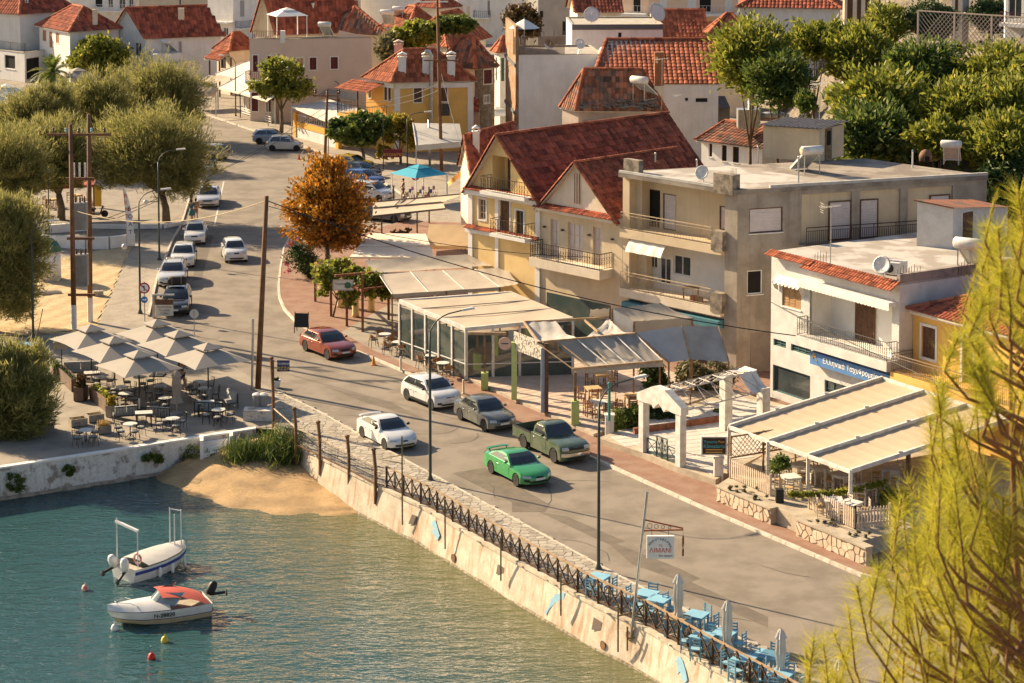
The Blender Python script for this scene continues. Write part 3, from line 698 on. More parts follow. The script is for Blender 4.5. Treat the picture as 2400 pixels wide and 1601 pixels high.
def antenna(p,h,label,rz=0.0,n=9):
    t=thing('tv_antenna',label,'antenna',p,rz)
    MB().tube([(0,0,0),(0.02,0,h)],.028,6).build('mast',M_steel,t)
    b=MB();b.tube([(-.55,0,h-.12),(.5,0,h-.05)],.016,4)
    for i in range(n): x=-.55+1.05*i/(n-1);l=.32-.018*i;b.tube([(x,-l,h-.12+.07*i/(n-1)),(x,l,h-.12+.07*i/(n-1))],.008,3)
    b.build('yagi',M_silver,t)
    b=MB();
    for s_ in(-1,1):
        for k in range(3): b.tube([(-.5,-.3,h-.15+s_*.12*k),(-.5,.3,h-.15+s_*.12*k)],.008,3)
    b.build('reflector',M_silver,t);return t
def acunit(p,rz,label):
    t=thing('air_conditioner',label,'air conditioner',p,rz)
    MB().box(-.42,-.16,.08,.42,.16,.68).build('casing',M_silver,t)
    MB().lathe([(.24,0),(.24,.012),(.05,.02)],(-.1,-.162,.38),14,ax=(0,-1,0)).build('fan_grille',M_iron,t)
    for x in(-.31,.31): MB().box(x-.04,-.14,0,x+.04,.14,.08).build('foot',M_steel,t)
    return t
# ---------------------------------------------------------------- buildings along the road
M_grey=mat('grey_cement_render',(0.37,0.315,0.25),0.92,(0.27,0.225,0.175),0.9,0.9,0.08,18,0.25,20,streak=(0.20,0.165,0.13),sk=0.55)
M_cream=mat('cream_render',(0.63,0.50,0.33),0.9,(0.55,0.43,0.28),0.8,0.8,0.05,20,0.15,25,streak=(0.45,0.35,0.24),sk=0.4)
M_creaml=mat('pale_cream_render',(0.70,0.60,0.46),0.9,(0.60,0.50,0.37),0.8,0.8,0.05,20,0.15,25,streak=(0.5,0.42,0.32),sk=0.35)
M_yel=mat('yellow_render',(0.72,0.52,0.24),0.88,(0.64,0.44,0.19),0.8,0.8,0.04,20,0.1,25)
M_yel2=mat('golden_render',(0.72,0.43,0.12),0.88,(0.62,0.36,0.10),0.8,0.8,0.04,20,0.1,25)
M_roofw=mat('roof_screed',(0.45,0.415,0.37),0.9,(0.29,0.25,0.21),0.5,0.9,0.1,8,0.2,15,thr=(0.45,0.55))
M_roofg=mat('roof_concrete',(0.30,0.255,0.205),0.93,(0.17,0.14,0.115),0.45,0.9,0.12,8,0.2,15,thr=(0.42,0.56))
M_rough=mat('rough_stucco',(0.60,0.57,0.53),0.95,(0.50,0.47,0.43),1.2,0.8,0.08,20,0.7,16)
M_awnw=mat('awning_white',(0.74,0.71,0.63),0.85,(0.62,0.57,0.48),1.5,0.7)
def slab(root,name,pts,z,th,m):
    b=MB();b.ext([Vec((p[0],p[1],z-th)) for p in pts],UP*th);return b.build(name,m,root,fixn=True)
C0=X2(G(d(1690,862)));ZR=10.8;L0=X2(G((1460,403),ZR));R0=X2(G((2313,410),ZR))
blk=thing('apartment_block','grey cement apartment block with two recessed balconies and cluttered flat roof','building',C0,world=True)
ff=Fac(L0,C0);fs=Fac(C0,R0);fw=ff.back(1.25)
zf=lambda c,r,x,y,f:f.st(zz(c,r,x,y))[1]
zb3=zf(2,1,1850,700,ff);zb2=zf(2,1,1850,1300,ff)
zb3=zf(2,1,1450,600,ff);zb2=zf(2,1,1450,1155,ff)
wR=ff.w-.95
op=[fw.rc(z21(1250,165),z21(1360,530))+('dark',M_brown),fw.rc(z21(1385,205),z21(1505,560))+('roller',M_brown),fw.rc(z21(1905,320),z21(2000,560))+('roller',M_brown),
    fw.rc(z21(1265,775),z21(1335,905))+('glass',M_frw),fw.rc(z21(1355,790),z21(1458,1060))+('glass',M_frw),fw.rc(z21(1482,765),z21(1640,980))+('glass',M_frw)]
op=[(max(.3,r[0]),min(fw.w-.3,r[1]),max(zb3+.02,r[2]) if r[2]>zb3-1 else max(zb2+.02,r[2]),r[3] if r[3]<zb3-.3 or r[2]>zb3-1 else zb3-.3)+r[4:] for r in op]
b=MB();fwall(b,fw,0,fw.w,zb3-.1,ZR-.25,[r for r in op if r[2]>zb3-.2]);b.build('wall_upper',M_cream,blk)
b=MB();fwall(b,fw,0,fw.w,0.1,zb3-.1,[r for r in op if r[2]<=zb3-.2]);b.build('wall_middle',mat('balcony_whitewash',(0.66,0.63,0.58),.9,(0.58,0.54,0.48),1,.7),blk)
for r in op: window(blk,fw,r[:4],r[4],r[5],nx=2,sill=False,name='door' if r[3]-r[2]>1.9 and r[4]!='roller' else 'window')
b=MB();ff.box(b,0,.55,.1,ZR-.25,-1.25,0.0);ff.box(b,.55,1.05,zb3,ZR-.25,-1.24,-.55);ff.box(b,.55,1.3,zb2,zb3-.2,-1.24,-.7);b.build('flank_wall',M_cream,blk,fixn=True)
b=MB();ff.box(b,wR,ff.w,.1,ZR-.24,-1.24,-.004);b.build('corner_pier',M_grey,blk,fixn=True)
for z_,nm in((zb3,'upper'),(zb2,'lower')):
    b=MB();ff.box(b,.05,wR-.01,z_-.52,z_,-1.24,.32);sl_=b.build('balcony',M_creaml if nm=='lower' else M_cream,blk,fixn=True)
    b=MB();ff.box(b,wR-.75,wR+.12,z_-.30,z_+.85,-.2,.36);b.build('planter_block',mat('stained_concrete',(0.30,0.25,0.19),.95,(0.12,0.10,0.08),2.2,.95,.15,15,.4,20),sl_,fixn=True)
    railing(sl_,[ff.pt(.1,z_,.26),ff.pt(wR-.78,z_,.26)],1.0,M_rail,step=.12,mid=.82,r=.013,top=.045)
MB().ext([v+UP*(ZR-.26) for v in (L0+ff.n*.35-ff.e*.05,C0+ff.n*.35,C0+fs.n*.12+fs.e*.1,R0+fs.n*.12,R0+L0-C0,L0-ff.n*.5-ff.e*.05)],UP*.26).build('roof_slab',M_roofg,blk,fixn=True)
MB().q(*[v+UP*(ZR+.006) for v in (L0+ff.e*.25,C0-ff.n*.25-ff.e*.2,C0+fs.e*7-fs.n*.4,L0+fs.e*7)]).build('roof_screed',M_roofw,blk,fixn=True)
b=MB();ff.box(b,0,ff.w-.8,ZR+.001,ZR+.14,.2,.36);b.ob(C0+fs.e*2+fs.n*(-.05)+UP*(ZR+.001),fs.e*(fs.w-2),fs.n*.18,UP*.16);b.build('roof_upstand',mat('grey_flashing',(0.46,0.45,0.43),.7,(0.36,.33,.29),2,.8),blk,fixn=True)
so_=[fs.rc(z21(2180,350),z31(135,560))+('roller',),fs.rc(z21(2160,920),z21(2300,1130))+('dark',)]
p1=fs.rc(z31(310,220),z31(765,690));p2=fs.rc(z31(845,190),z31(1210,650));p3=fs.rc(z31(1285,160),z31(1690,640))
rec=[(p[0],p[1],zb3+.02,p1[3]) for p in (p1,p2,p3)]
b=MB();fwall(b,fs,0,fs.w,0.1,ZR-.25,so_+rec,.16);fdd=Fac(R0,R0+L0-C0);fwall(b,fdd,0,fdd.w,.1,ZR-.25);b.build('side_wall',M_grey,blk)
for i,r in enumerate(so_): window(blk,fs,r[:4],r[4],M_brown if i==0 else M_frw,dep=.16)
fsb=fs.back(.16)
for i,r in enumerate(rec):
    b=MB();fsb.box(b,r[0],r[1],r[2],r[3],-.03,0.0);b.build('infill_panel',M_cream,blk,fixn=True)
    a=r[0]+(r[1]-r[0])*(.55,.02,.5)[i];window(blk,fsb,(a,a+(r[1]-r[0])*.45,zb3+.05,zb3+2.35),'roller',M_brown,dep=-.02,name='door')
b=MB();z_=zb3+.02;fs.box(b,p1[0]-.2,p3[1]+.3,z_-.2,z_,.003,.95);sl_=b.build('balcony',M_grey,blk,fixn=True)
railing(sl_,[fs.pt(p1[0]-.12,z_,.88),fs.pt(p3[1]+.2,z_,.88)],1.05,mat('rail_dark_brown',(0.07,0.035,0.025),.5),step=.12,mid=.85,r=.016,top=.05)
b=MB();a0=fw.st(z21(1090,590));a1=fw.st(z21(1450,690))
b.grid(lambda u,v:ff.pt(.75+2.9*u,zb3-.55-.05*v-.75*v*v*.9,-.05+.62*v+.03*math.sin(u*20)),14,6);b.build('awning',M_awnw,blk,smooth=True)
b=MB()
for x in(1.1,2.5): b.tube([ff.pt(x,zb3-1.1,-.9),ff.pt(x+.35,zb3-1.25,-.25),ff.pt(x,zb3-1.3,.45)],.025,5)
b.build('awning_arm',M_silver,blk)
b=MB();ff.box(b,.4,ff.w-1.0,2.6,3.05,-.3,.5);b.build('shop_fascia',mat('teal_board',(0.07,0.20,0.24),.6,(0.05,.15,.18),2,.7),blk,fixn=True)
for k in range(4): b=MB();ff.box(b,.6+k*2.0,.75+k*2.0,.1,2.6,-.5,-.3);b.build('shop_post',mat('pale_green_post',(0.32,0.44,0.34),.7),blk,fixn=True)
b=MB();fs.box(b,.9,3.0,.1,2.4,.004,.03);b.build('side_door',mat('steel_door_grey',(0.27,0.22,0.18),.6,(0.22,.18,.15),2,.8),blk,fixn=True)
t=thing('balcony_table','wooden table with red crate and folded chairs on the lower grey balcony','table',ff.pt(5.2,zb2,-.35))
b=MB();b.box(-.5,-.3,.68,.5,.3,.72)
for x in(-.45,.42):
    for y in(-.27,.24): b.box(x,y,0,x+.05,y+.05,.68)
b.build('tabletop',M_oldwood,t)
for i in range(2):
    c=thing('stacked_crate','red plastic crate on the lower grey balcony' if i==0 else 'brown wooden crate by the red crate on the lower grey balcony','crate',ff.pt(5.75+.5*i,zb2,.02));b=MB();b.box(-.2,-.15,0,.2,.15,.06)
    for q in((-.2,-.15,.2,-.12),(-.2,.12,.2,.15),(-.2,-.12,-.17,.12),(.17,-.12,.2,.12)): b.box(q[0],q[1],.06,q[2],q[3],.34)
    b.build('crate_shell',mat('red_plastic',(0.45,0.06,0.03),.5) if i==0 else M_oldwood,c)
sh=G(d(1848,402),ZR);f_=Fac(G(d(1752,362),ZR),G(d(1880,371),ZR));
hd=thing('roof_shed','beige rendered roof shed with corrugated lid on grey apartment block','shed',X2(f_.A)+UP*ZR,world=True)
b=MB();q=[f_.A,f_.B,f_.B-f_.n*3.0+f_.e*.6,f_.A-f_.n*3.0+f_.e*.6];b.ext([v+UP*ZR for v in q],UP*2.0);b.build('wall',M_cream,hd,fixn=True)
MB().grid(lambda u,v:(q[0]-f_.e*.3+f_.n*.3).lerp(q[1]+f_.e*.3+f_.n*.3,u)*(1-v)+(q[3]-f_.e*.3-f_.n*.3).lerp(q[2]+f_.e*.3-f_.n*.3,u)*v+UP*(ZR+2.08+.03*math.sin(u*90)+.12*v),140,1).build('roof',mat('fibre_cement',(0.23,0.20,0.18),.9,(0.15,.13,.12),2,.8),hd)
f2=Fac(f_.B,q[2]);b=MB();f2.box(b,.7,1.5,ZR+.02,ZR+1.95,.01,.05);dr=b.build('door',M_oldwood,hd,fixn=True);b=MB();f2.box(b,.85,1.35,ZR+.9,ZR+1.8,.05,.06);b.build('pane',M_dark,dr,fixn=True)
def roofpt(x,y,z=ZR): return G(d(x,y),z)
solar_heater(roofpt(1850,395),R(200),'white solar heater tilted beside the beige roof shed');solar_heater(roofpt(2185,375),R(165),'grey solar heater on the far end of the grey block roof',.9)
antenna(roofpt(1880,355),4.6,'tall orange tipped tv antenna behind the beige roof shed',R(30));dish(roofpt(1615,418),R(-30),'grey satellite dish on the grey block roof edge',.42,.25)
bk=thing('parapet_block','square stained concrete block on the grey apartment roof corner','concrete block',ff.pt(ff.w-.9,ZR,0),world=True)
b=MB();ff.box(b,ff.w-1.5,ff.w-.05,ZR-.30,ZR+.85,-.25,.40);b.build('concrete_block',MATS['stained_concrete'],bk,fixn=True)
b=MB();
for k in range(5): p=ff.pt(ff.w-.2-.05*k,ZR+.85,-.1+.06*k);b.tube([p,p+Vec((.01,.02,.35))],.01,3)
b.build('reinforcing_bar',M_brown,bk)
bk=thing('parapet_block','smaller mossy concrete block beside the red gable roof','concrete block',L0+UP*ZR,world=True)
b=MB();ff.box(b,-.1,1.15,ZR+.01,ZR+.78,-.55,-.15);b.build('concrete_block',MATS['stained_concrete'],bk,fixn=True)
for i,(x,y,h,l) in enumerate([(1600,395,.7,'short grey vent pipe by the satellite dish on grey roof'),(1833,425,1.6,'slender grey vent pipe at the edge of grey roof'),(1740,375,1.0,'vent pipe beside the beige roof shed'),(1505,372,.5,'stub vent pipe near the mossy parapet block'),(2095,385,1.0,'blue capped pipe at the back of grey roof')]):
    t=thing('vent_pipe',l,'pipe',roofpt(x,y));MB().tube([(0,0,0),(0,0,h)],.05,8).build('pipe',M_steel if i<4 else M_silver,t);MB().lathe([(.07,h),(.07,h+.05),(.02,h+.1)],(0,0,0),8).build('cowl',M_steel if i<4 else mat('blue_cap',(0.1,.3,.45),.5),t)
t=thing('barrel_oven','rusty round oven on the grey apartment roof','oven',roofpt(2125,370));MB().lathe([(.4,0),(.42,.35),(.3,.6),(.1,.72),(0,.74)],(0,0,0),14).build('dome',mat('rusty_metal',(0.20,.10,.05),.8,(0.08,.05,.035),3,.9),t,smooth=True);MB().box(-.15,-.46,.05,.15,-.36,.35).build('oven_door',M_dark,t)
M_shut=mat('shutter_cream',(0.62,0.47,0.34),.7,(0.5,.37,.26),3,.7)
e0=(L0-C0).normalized();Lh=L0+e0*.02
def linepx(P0,e,u,z=4.0): return P0+e*along(P0+UP*z,e,u)
Bl=linepx(Lh,e0,z21(262,500)[0],5.0);fB=Fac(Bl,Lh)
gh=thing('gable_house','cream gabled house with wrought iron balcony and red tile strip','house',Bl,world=True)
zs=fB.st(z21(600,390))[1];pk=fB.st(z20(585,1495));
ops=[fB.rc(z21(352,510),z21(430,800)),fB.rc(z21(512,560),z21(652,885)),fB.rc(z21(742,640),z21(822,1000)),fB.rc(z21(572,70),z21(633,375))]
zfl=max(ops[0][2],ops[1][2],ops[2][2]);ops=[(o[0],o[1],zfl,zfl+2.35) for o in ops[:3]]+[ops[3]]
zeB=zs+.05
b=MB();fwall(b,fB,0,fB.w,.1,zeB,ops[:3],.2);b.build('wall',M_cream,gh)
wB=fB.w-.55;zp=zeB+.32*wB*1.0;zp=pk[1]
aw=ops[3];aw=(wB/2-.22,wB/2+.22,zeB+.55,zeB+2.4)
b=MB();N=[(.15,zeB),(wB,zeB),(wB/2,zp)]
b.q(*[fB.pt(s_,z_) for s_,z_ in N]);b.build('gable',M_creaml,gh)
k=MB();fB.box(k,aw[0],aw[1],aw[2],aw[3],.01,.05);aw_=k.build('attic_shutter',M_shut,gh,fixn=True);k=MB()
for x in(aw[0],wB/2-.02,aw[1]-.04): fB.box(k,x,x+.04,aw[2],aw[3],.052,.07)
k.build('shutter_strap',M_brown,aw_,fixn=True)
for r in ops[:3]:
    wv=window(gh,fB,r,'glass',M_shut,nx=3 if r[1]-r[0]>1 else 2,nz=3,dep=.2,sill=False,name='door')
    k=MB();fB.box(k,r[0]+.07,r[1]-.07,r[2]+.05,r[3]-.07,-.165,-.15);k.build('curtain',M_blind,wv,fixn=True)
slope=(zp-zeB)/(wB/2);o=.3;dep=9.0;nB=fB.n
r0=fB.pt(wB/2,zp+.04,o);r1=fB.pt(wB/2,zp+.04,-dep);c0=fB.pt(wB+o,zeB-slope*o+.04,o);c1=fB.pt(wB+o,zeB-slope*o+.04,-dep);a0=fB.pt(.15-o,zeB-slope*o+.04,o);a1=fB.pt(.15-o,zeB-slope*o+.04,-dep)
rf=roofpart(gh,[[c0,c1,r1,r0],[a1,a0,r0,r1]],M_tile,.26,.38,[(r0,r1),(c0,r0),(a0,r0)],M_tileo)
b=MB();fwall(b,Fac(fB.pt(fB.w,0),fB.pt(fB.w,0,-dep)),0,dep,.1,zeB);b.q(fB.pt(wB,zeB,-.02),fB.pt(wB,zeB,-dep),fB.pt(fB.w,zeB,-dep),fB.pt(fB.w,zeB,-.02));b.build('flank_wall',M_cream,gh)
b=MB();tiles(b,[fB.pt(-.25,zeB-.02,.48),fB.pt(wB+.1,zeB-.02,.48),fB.pt(wB+.1,zeB+.22,0.02),fB.pt(-.25,zeB+.22,.02)],.22,.3);pn=b.build('tile_strip',M_tile,gh);b=MB();fB.box(b,-.25,wB+.12,zeB-.22,zeB-.03,.004,.42);b.build('cornice',M_creaml,pn,fixn=True)
s0=fB.st(z21(130,720))[0];balcony(gh,fB,.15,wB-.25,zfl-.02,1.15,.55,M_creaml,M_iron,1.0,scroll=True,step=.2,r=.014,top=.04)
for s_ in (.35,.5*wB-1.3,.5*wB+1.0,wB-.3): b=MB();fB.box(b,s_,s_+.14,zfl+1.75,zfl+1.85,.002,.18);b.build('wall_lamp',M_iron,gh,fixn=True)
b=MB();fB.box(b,.6,wB-.4,.1,2.5,.004,.05);b.build('shop_window',M_glassg,gh,fixn=True)
Yl=linepx(Bl,e0,z11(1960,400)[0],5.0);fY=Fac(Yl,Bl-e0*.02)
yh=thing('corner_house','yellow corner house with white pilasters, two balconies and long red roof','house',Yl,world=True)
zc=fY.st(z21(180,255))[1];pkY=fY.st(z10(2225,1245));zpY=pkY[1];zeY=zc
opY=[fY.rc(z11(2045,255),z11(2112,455)),fY.rc(z11(2242,310),z11(2330,570)),fY.rc(z21(35,360),z21(108,615)),fY.rc(z10(2180,1440),z11(2330,140))]
zY1=opY[1][2];opY=[opY[0],(opY[1][0],opY[1][1],zY1,zY1+2.4),opY[2]]
zA=zeY+.05
b=MB();fwall(b,fY,0,fY.w,.1,zeY,[(o_[0],o_[1],o_[2],min(o_[3],zeY-.3)) for o_ in opY],.18);b.build('wall',M_yel,yh)
gw0,gw1=fY.w*.02,fY.w*.98;gm=fY.st(z10(2225,1245))[0];gm=fY.w*.44
lg=(gm-.75,gm+.95,zA+.12,zA+2.3)
b=MB();tri=[(gw0,zA),(gw1,zA),(gm,zpY)]
def zat(s_): return zA+(zpY-zA)*((s_-gw0)/(gm-gw0) if s_<gm else (gw1-s_)/(gw1-gm))
for a_,c_ in((gw0,lg[0]),(lg[1],gw1)):
    if a_==gw0: b.q(fY.pt(a_,zA),fY.pt(c_,zA),fY.pt(c_,zat(c_)))
    else: b.q(fY.pt(a_,zA),fY.pt(c_,zA),fY.pt(a_,zat(a_)))
tz=min(lg[3],zat(lg[0])-.15,zat(lg[1])-.15);b.q(fY.pt(lg[0],tz),fY.pt(lg[1],tz),fY.pt(lg[1],zat(lg[1])),fY.pt(gm,zpY),fY.pt(lg[0],zat(lg[0])))
for z0_,z1_ in((zA,tz),): b.q(fY.pt(lg[0],z0_),fY.pt(lg[0],z1_),fY.pt(lg[0],z1_,-1.1),fY.pt(lg[0],z0_,-1.1));b.q(fY.pt(lg[1],z0_),fY.pt(lg[1],z0_,-1.1),fY.pt(lg[1],z1_,-1.1),fY.pt(lg[1],z1_))
b.q(fY.pt(lg[0],zA,-1.1),fY.pt(lg[1],zA,-1.1),fY.pt(lg[1],tz,-1.1),fY.pt(lg[0],tz,-1.1));b.q(fY.pt(lg[0],tz),fY.pt(lg[0],tz,-1.1),fY.pt(lg[1],tz,-1.1),fY.pt(lg[1],tz));b.build('gable',M_yel,yh)
window(yh,fY.back(1.1),(gm-.35,gm+.55,zA+.1,tz-.1),'door',M_brown,name='door',dep=-.02)
for i,r in enumerate(opY): window(yh,fY,(r[0],r[1],r[2],min(r[3],zeY-.3)),'shut' if i==1 else 'glass',M_brown if i else M_shut,M_frw,nx=2,nz=3,dep=.18,name='door' if i==1 else 'window')
b=MB();fY.box(b,-.05,.35,.1,zeY,.004,.09);fY.box(b,fY.w-.42,fY.w-.02,.1,zeY,.004,.09);fY.box(b,fY.w*.38,fY.w*.38+.3,.1,zeY,.004,.09);b.build('pilaster',M_white,yh,fixn=True)
b=MB();fY.box(b,-.12,fY.w-.01,zeY-.35,zeY-.02,.095,.4);fY.box(b,-.12,fY.w-.01,zY1-.4,zY1-.12,.095,.3);b.build('cornice',M_white,yh,fixn=True)
for zt_ in(zeY-.02,zY1-.12):
    b=MB();tiles(b,[fY.pt(-.15,zt_,.5 if zt_>zY1 else .4),fY.pt(fY.w-.02,zt_,.5 if zt_>zY1 else .4),fY.pt(fY.w-.02,zt_+.18,.1),fY.pt(-.15,zt_+.18,.1)],.22,.3);b.build('tile_strip',M_tile,yh)
balcony(yh,fY,gm-.9,fY.w-.5,zA+.1,.95,.2,M_white,M_iron,.95,scroll=True,step=.22,r=.012)
balcony(yh,fY,fY.w*.38+.4,fY.w-.45,zY1-.02,.95,.2,M_white,M_iron,.95,scroll=True,step=.22,r=.012)
nY=fY.n;depY=along(fY.pt(gm,zpY),-nY,d(1535,0)[0]);o=.35
slY=(zpY-zA)/(gm-gw0);slR=(zpY-zA)/(gw1-gm)
r0=fY.pt(gm,zpY+.05,o);r1=fY.pt(gm,zpY+.05,-depY);c0=fY.pt(gw1+o,zA-slR*o+.05,o);c1=fY.pt(gw1+o,zA-slR*o+.05,-depY);a0=fY.pt(gw0-o,zA-slY*o+.05,o);a1=fY.pt(gw0-o,zA-slY*o+.05,-depY)
roofpart(yh,[[c0,c1,r1,r0],[a1,a0,r0,r1]],M_tile,.3,.45,[(r0,r1),(c0,r0),(a0,r0)],M_tileo)
b=MB();fwall(b,Fac(fY.pt(0,0,-depY),fY.pt(0,0)),0,depY,.1,zA);fwall(b,Fac(fY.pt(fY.w,0),fY.pt(fY.w,0,-depY)),0,depY,.1,zA);b.q(fY.pt(fY.w,zA,-depY),fY.pt(0,zA,-depY),fY.pt(gm,zpY,-depY));b.build('flank_wall',M_cream,yh)
an=house('red_roof_annexe','small orange trimmed annexe with steep red roof left of the corner house',z10(1880,1480),z10(1985,1567),z20(60,1440),6.4,M_creaml,'gableL',M_tile,2.3,over=.3,tw=.28)
chimney(an['roof'],an['C'].lerp(an['L'],.3)+an['fr'].e*1.2+UP*8.0,.5,.9)
W0=X2(G(d(1768,915)));ZWH=8.19;W1=X2(G(z31(1210,1045),ZWH));fW=Fac(W0,W1)
wh=thing('white_building','white stuccoed two storey building with blue shop sign and recessed balcony','building',W0,world=True)
zfl2=fW.st(z31(360,1500))[1];lo_=fW.st(z31(385,1100))[0];l1_=fW.w-.55
opW=[fW.rc(z31(130,1020),z31(302,1285)),(lo_,l1_,zfl2,zfl2+2.75)]
sh1=fW.rc(z32(45,210),z32(385,560));sh1=(sh1[0],sh1[1],.5,sh1[3]);w2=fW.rc(z32(50,0),z32(165,70));w3=fW.rc(z32(210,20),z32(395,140));d2=fW.rc(z32(520,350),z32(745,620));d2=(d2[0],d2[1],.3,d2[3])
w2=(w2[0],w2[1],w3[2],w3[3])
opW2=[sh1,w3,w2,d2]
b=MB();fwall(b,fW,0,fW.w,.1,ZWH-.05,[opW[0]]+[opW[1]]+opW2,.16);fq=Fac(W1,W1-fW.n*13);fwall(b,fq,0,13,.1,ZWH);fq2=Fac(W0-fW.n*13,W0);fwall(b,fq2,0,13,.1,ZWH);b.build('wall',M_rough,wh)
window(wh,fW,opW[0],'shut',mat('shutter_tan',(0.40,0.24,0.11),.7,(0.3,.17,.08),3,.8),dep=.16)
M_teal=mat('teal_frame',(0.06,0.13,0.13),.5)
for r,nx,nz in((sh1,1,1),(w3,3,2),(w2,2,2),(d2,3,4)): window(wh,fW,r,'glass',M_teal,nx=nx,nz=nz,dep=.16,sill=False)
fL=fW.back(1.5);r=opW[1];b=MB();fL.box(b,r[0],r[1],r[2]-.2,r[3],-.1,0);b.q(fW.pt(r[0],r[2]),fW.pt(r[0],r[3]),fW.pt(r[0],r[3],-1.5),fW.pt(r[0],r[2],-1.5));b.q(fW.pt(r[1],r[2]),fW.pt(r[1],r[2],-1.5),fW.pt(r[1],r[3],-1.5),fW.pt(r[1],r[3]));b.q(fW.pt(r[0],r[3],-.1),fW.pt(r[1],r[3],-.1),fW.pt(r[1],r[3],-1.5),fW.pt(r[0],r[3],-1.5));b.q(fW.pt(r[0],r[2],-.1),fW.pt(r[0],r[2],-1.5),fW.pt(r[1],r[2],-1.5),fW.pt(r[1],r[2],-.1));b.build('loggia',M_white,wh)
dd=fL.rc(z31(815,1130),z31(990,1480));window(wh,fL,(dd[0],dd[1],r[2]+.02,r[2]+2.3),'shut',M_brown,dep=-.02,name='door',sill=False)
balcony(wh,fW,r[0]-.25,fW.w-.08,zfl2,.75,.5,M_rough,mat('iron_grey',(0.10,0.095,0.09),.5),1.0,scroll=True,step=.16,r=.011)
b=MB();fW.box(b,r[0]-.4,fW.w-.2,r[3]+.05,r[3]+.28,.004,.55);hb=b.build('awning_box',M_frw,wh,fixn=True);b=MB();
nsc=26;b.grid(lambda u,v:fW.pt(r[0]-.4+(fW.w-.2-r[0]+.4)*u,r[3]+.05-v*(.16+.05*abs(math.sin(u*nsc*math.pi))),.545),nsc*6,1);b.build('valance',M_awnw,hb)
ws=opW[0];MB().grid(lambda u,v:fW.pt(ws[0]-.3+(ws[1]-ws[0]+.6)*u,ws[3]+.35-.35*v-(.1*abs(math.sin(u*22)) if v>.99 else 0),.01+.45*v),44,3).build('window_awning',M_awnw,wh)
for ssgn in(0,1): b=MB();x_=ws[0]-.3 if ssgn==0 else ws[1]+.3;b.q(fW.pt(x_,ws[3]+.35,.01),fW.pt(x_,ws[3]-.02,.46),fW.pt(x_,ws[3]-.35,.3),fW.pt(x_,ws[3]-.55,.02));b.build('awning_side',M_awnw,wh)
b=MB();Dw=[W0+fW.n*.0,W1,W1-fW.n*13,W0-fW.n*13];b.ext([v+UP*(ZWH-.05) for v in Dw],UP*.1);b.build('roof_slab',M_roofw,wh,fixn=True)
b=MB();a_=fW.st(z31(440,860))[0];tiles(b,[fW.pt(-.05,ZWH-.1,.45),fW.pt(a_,ZWH-.1,.45),fW.pt(a_,ZWH+.14,0),fW.pt(-.05,ZWH+.14,0)],.22,.3);tiles(b,[fW.pt(a_-.6,ZWH-.28,.62),fW.pt(fW.w+.05,ZWH-.28,.62),fW.pt(fW.w+.05,ZWH+.13,-.05),fW.pt(a_-.6,ZWH+.13,-.05)],.22,.3);b.build('tile_strip',M_tileo,wh)
b=MB();fq.box(b,0,13,ZWH+.05,ZWH+.5,-.2,.02);b.build('parapet',mat('shaded_render',(0.28,.235,.20),.95,(0.17,.14,.12),1.5,.9),wh,fixn=True)  # dark parapet strip: shade on the right-hand side put into its colour
def text3(root,txt,o,ex,ez,n,size,m,name='lettering',ext=.012,align='LEFT',shear=0.0):
    """flat raised lettering: origin o, reading direction ex, up ez, outward n"""
    cu=bpy.data.curves.new('text','FONT');cu.body=txt;cu.size=size;cu.align_x=align;cu.extrude=ext;cu.shear=shear;cu.resolution_u=3
    to=bpy.data.objects.new('text',cu);me=bpy.data.meshes.new_from_object(to);bpy.data.objects.remove(to)
    ex,ez,n=Vec(ex).normalized(),Vec(ez).normalized(),Vec(n).normalized();M=Matrix(((ex.x,ez.x,n.x,o[0]),(ex.y,ez.y,n.y,o[1]),(ex.z,ez.z,n.z,o[2]),(0,0,0,1)))
    me.transform(M);off=OFF.get(root.name,None)
    if off is not None: me.transform(Matrix.Translation(-off))
    me.materials.clear();me.materials.append(m);ob=bpy.data.objects.new(name,me);COL.objects.link(ob);ob.parent=root
    if off is not None: OFF[ob.name]=off
    return ob
M_let=mat('letter_white',(0.85,0.84,0.80),.5);M_gold=mat('letter_gold',(0.70,0.42,0.08),.5)
sg0=fW.st(z32(440,195));sg1=fW.st(z32(1030,345));sgt=fW.st(z32(440,82))
zs0=sg0[1];zs1=sgt[1]
sn=thing('shop_sign','long blue shop sign with white Greek lettering on the white building','sign',fW.pt(sg0[0],zs0,.05),world=True)
b=MB();fW.box(b,sg0[0],fW.w+.02,zs0,zs1,.02,.42);b.build('sign_board',mat('sign_blue',(0.085,0.20,0.42),.5,(0.07,.17,.36),1,.6),sn,fixn=True)
text3(sn,'Ελληνικά Ταχυδρομεία',fW.pt(sg0[0]+1.05,zs0+.24,.425),fW.e,UP,fW.n,.40,M_let)
MB().tube([fW.pt(sg0[0]+.35+.12*math.cos(t),zs0+.45+.16*math.sin(t),.43) for t in [k*.5 for k in range(9)]],.03,5).tube([fW.pt(sg0[0]+.25+.07*k,zs0+.55-.06*k,.43) for k in range(6)],.025,5).build('emblem',M_gold,sn)
def wr(x,y): return G(z31(x,y),ZWH+.05)
antenna(wr(572,860),3.2,'grey tv antenna on the white building roof',R(10));dish(wr(1060,1000),R(-35),'white satellite dish at the white roof edge',.5,.45);acunit(wr(1140,960),R(-30),'air conditioner unit behind the white roof dish');acunit(wr(1200,940),R(-30),'second air conditioner box on the white roof, its grille in shade');solar_heater(wr(1890,930),R(150),'pale solar panel heater on the white roof by the pine',1.15)
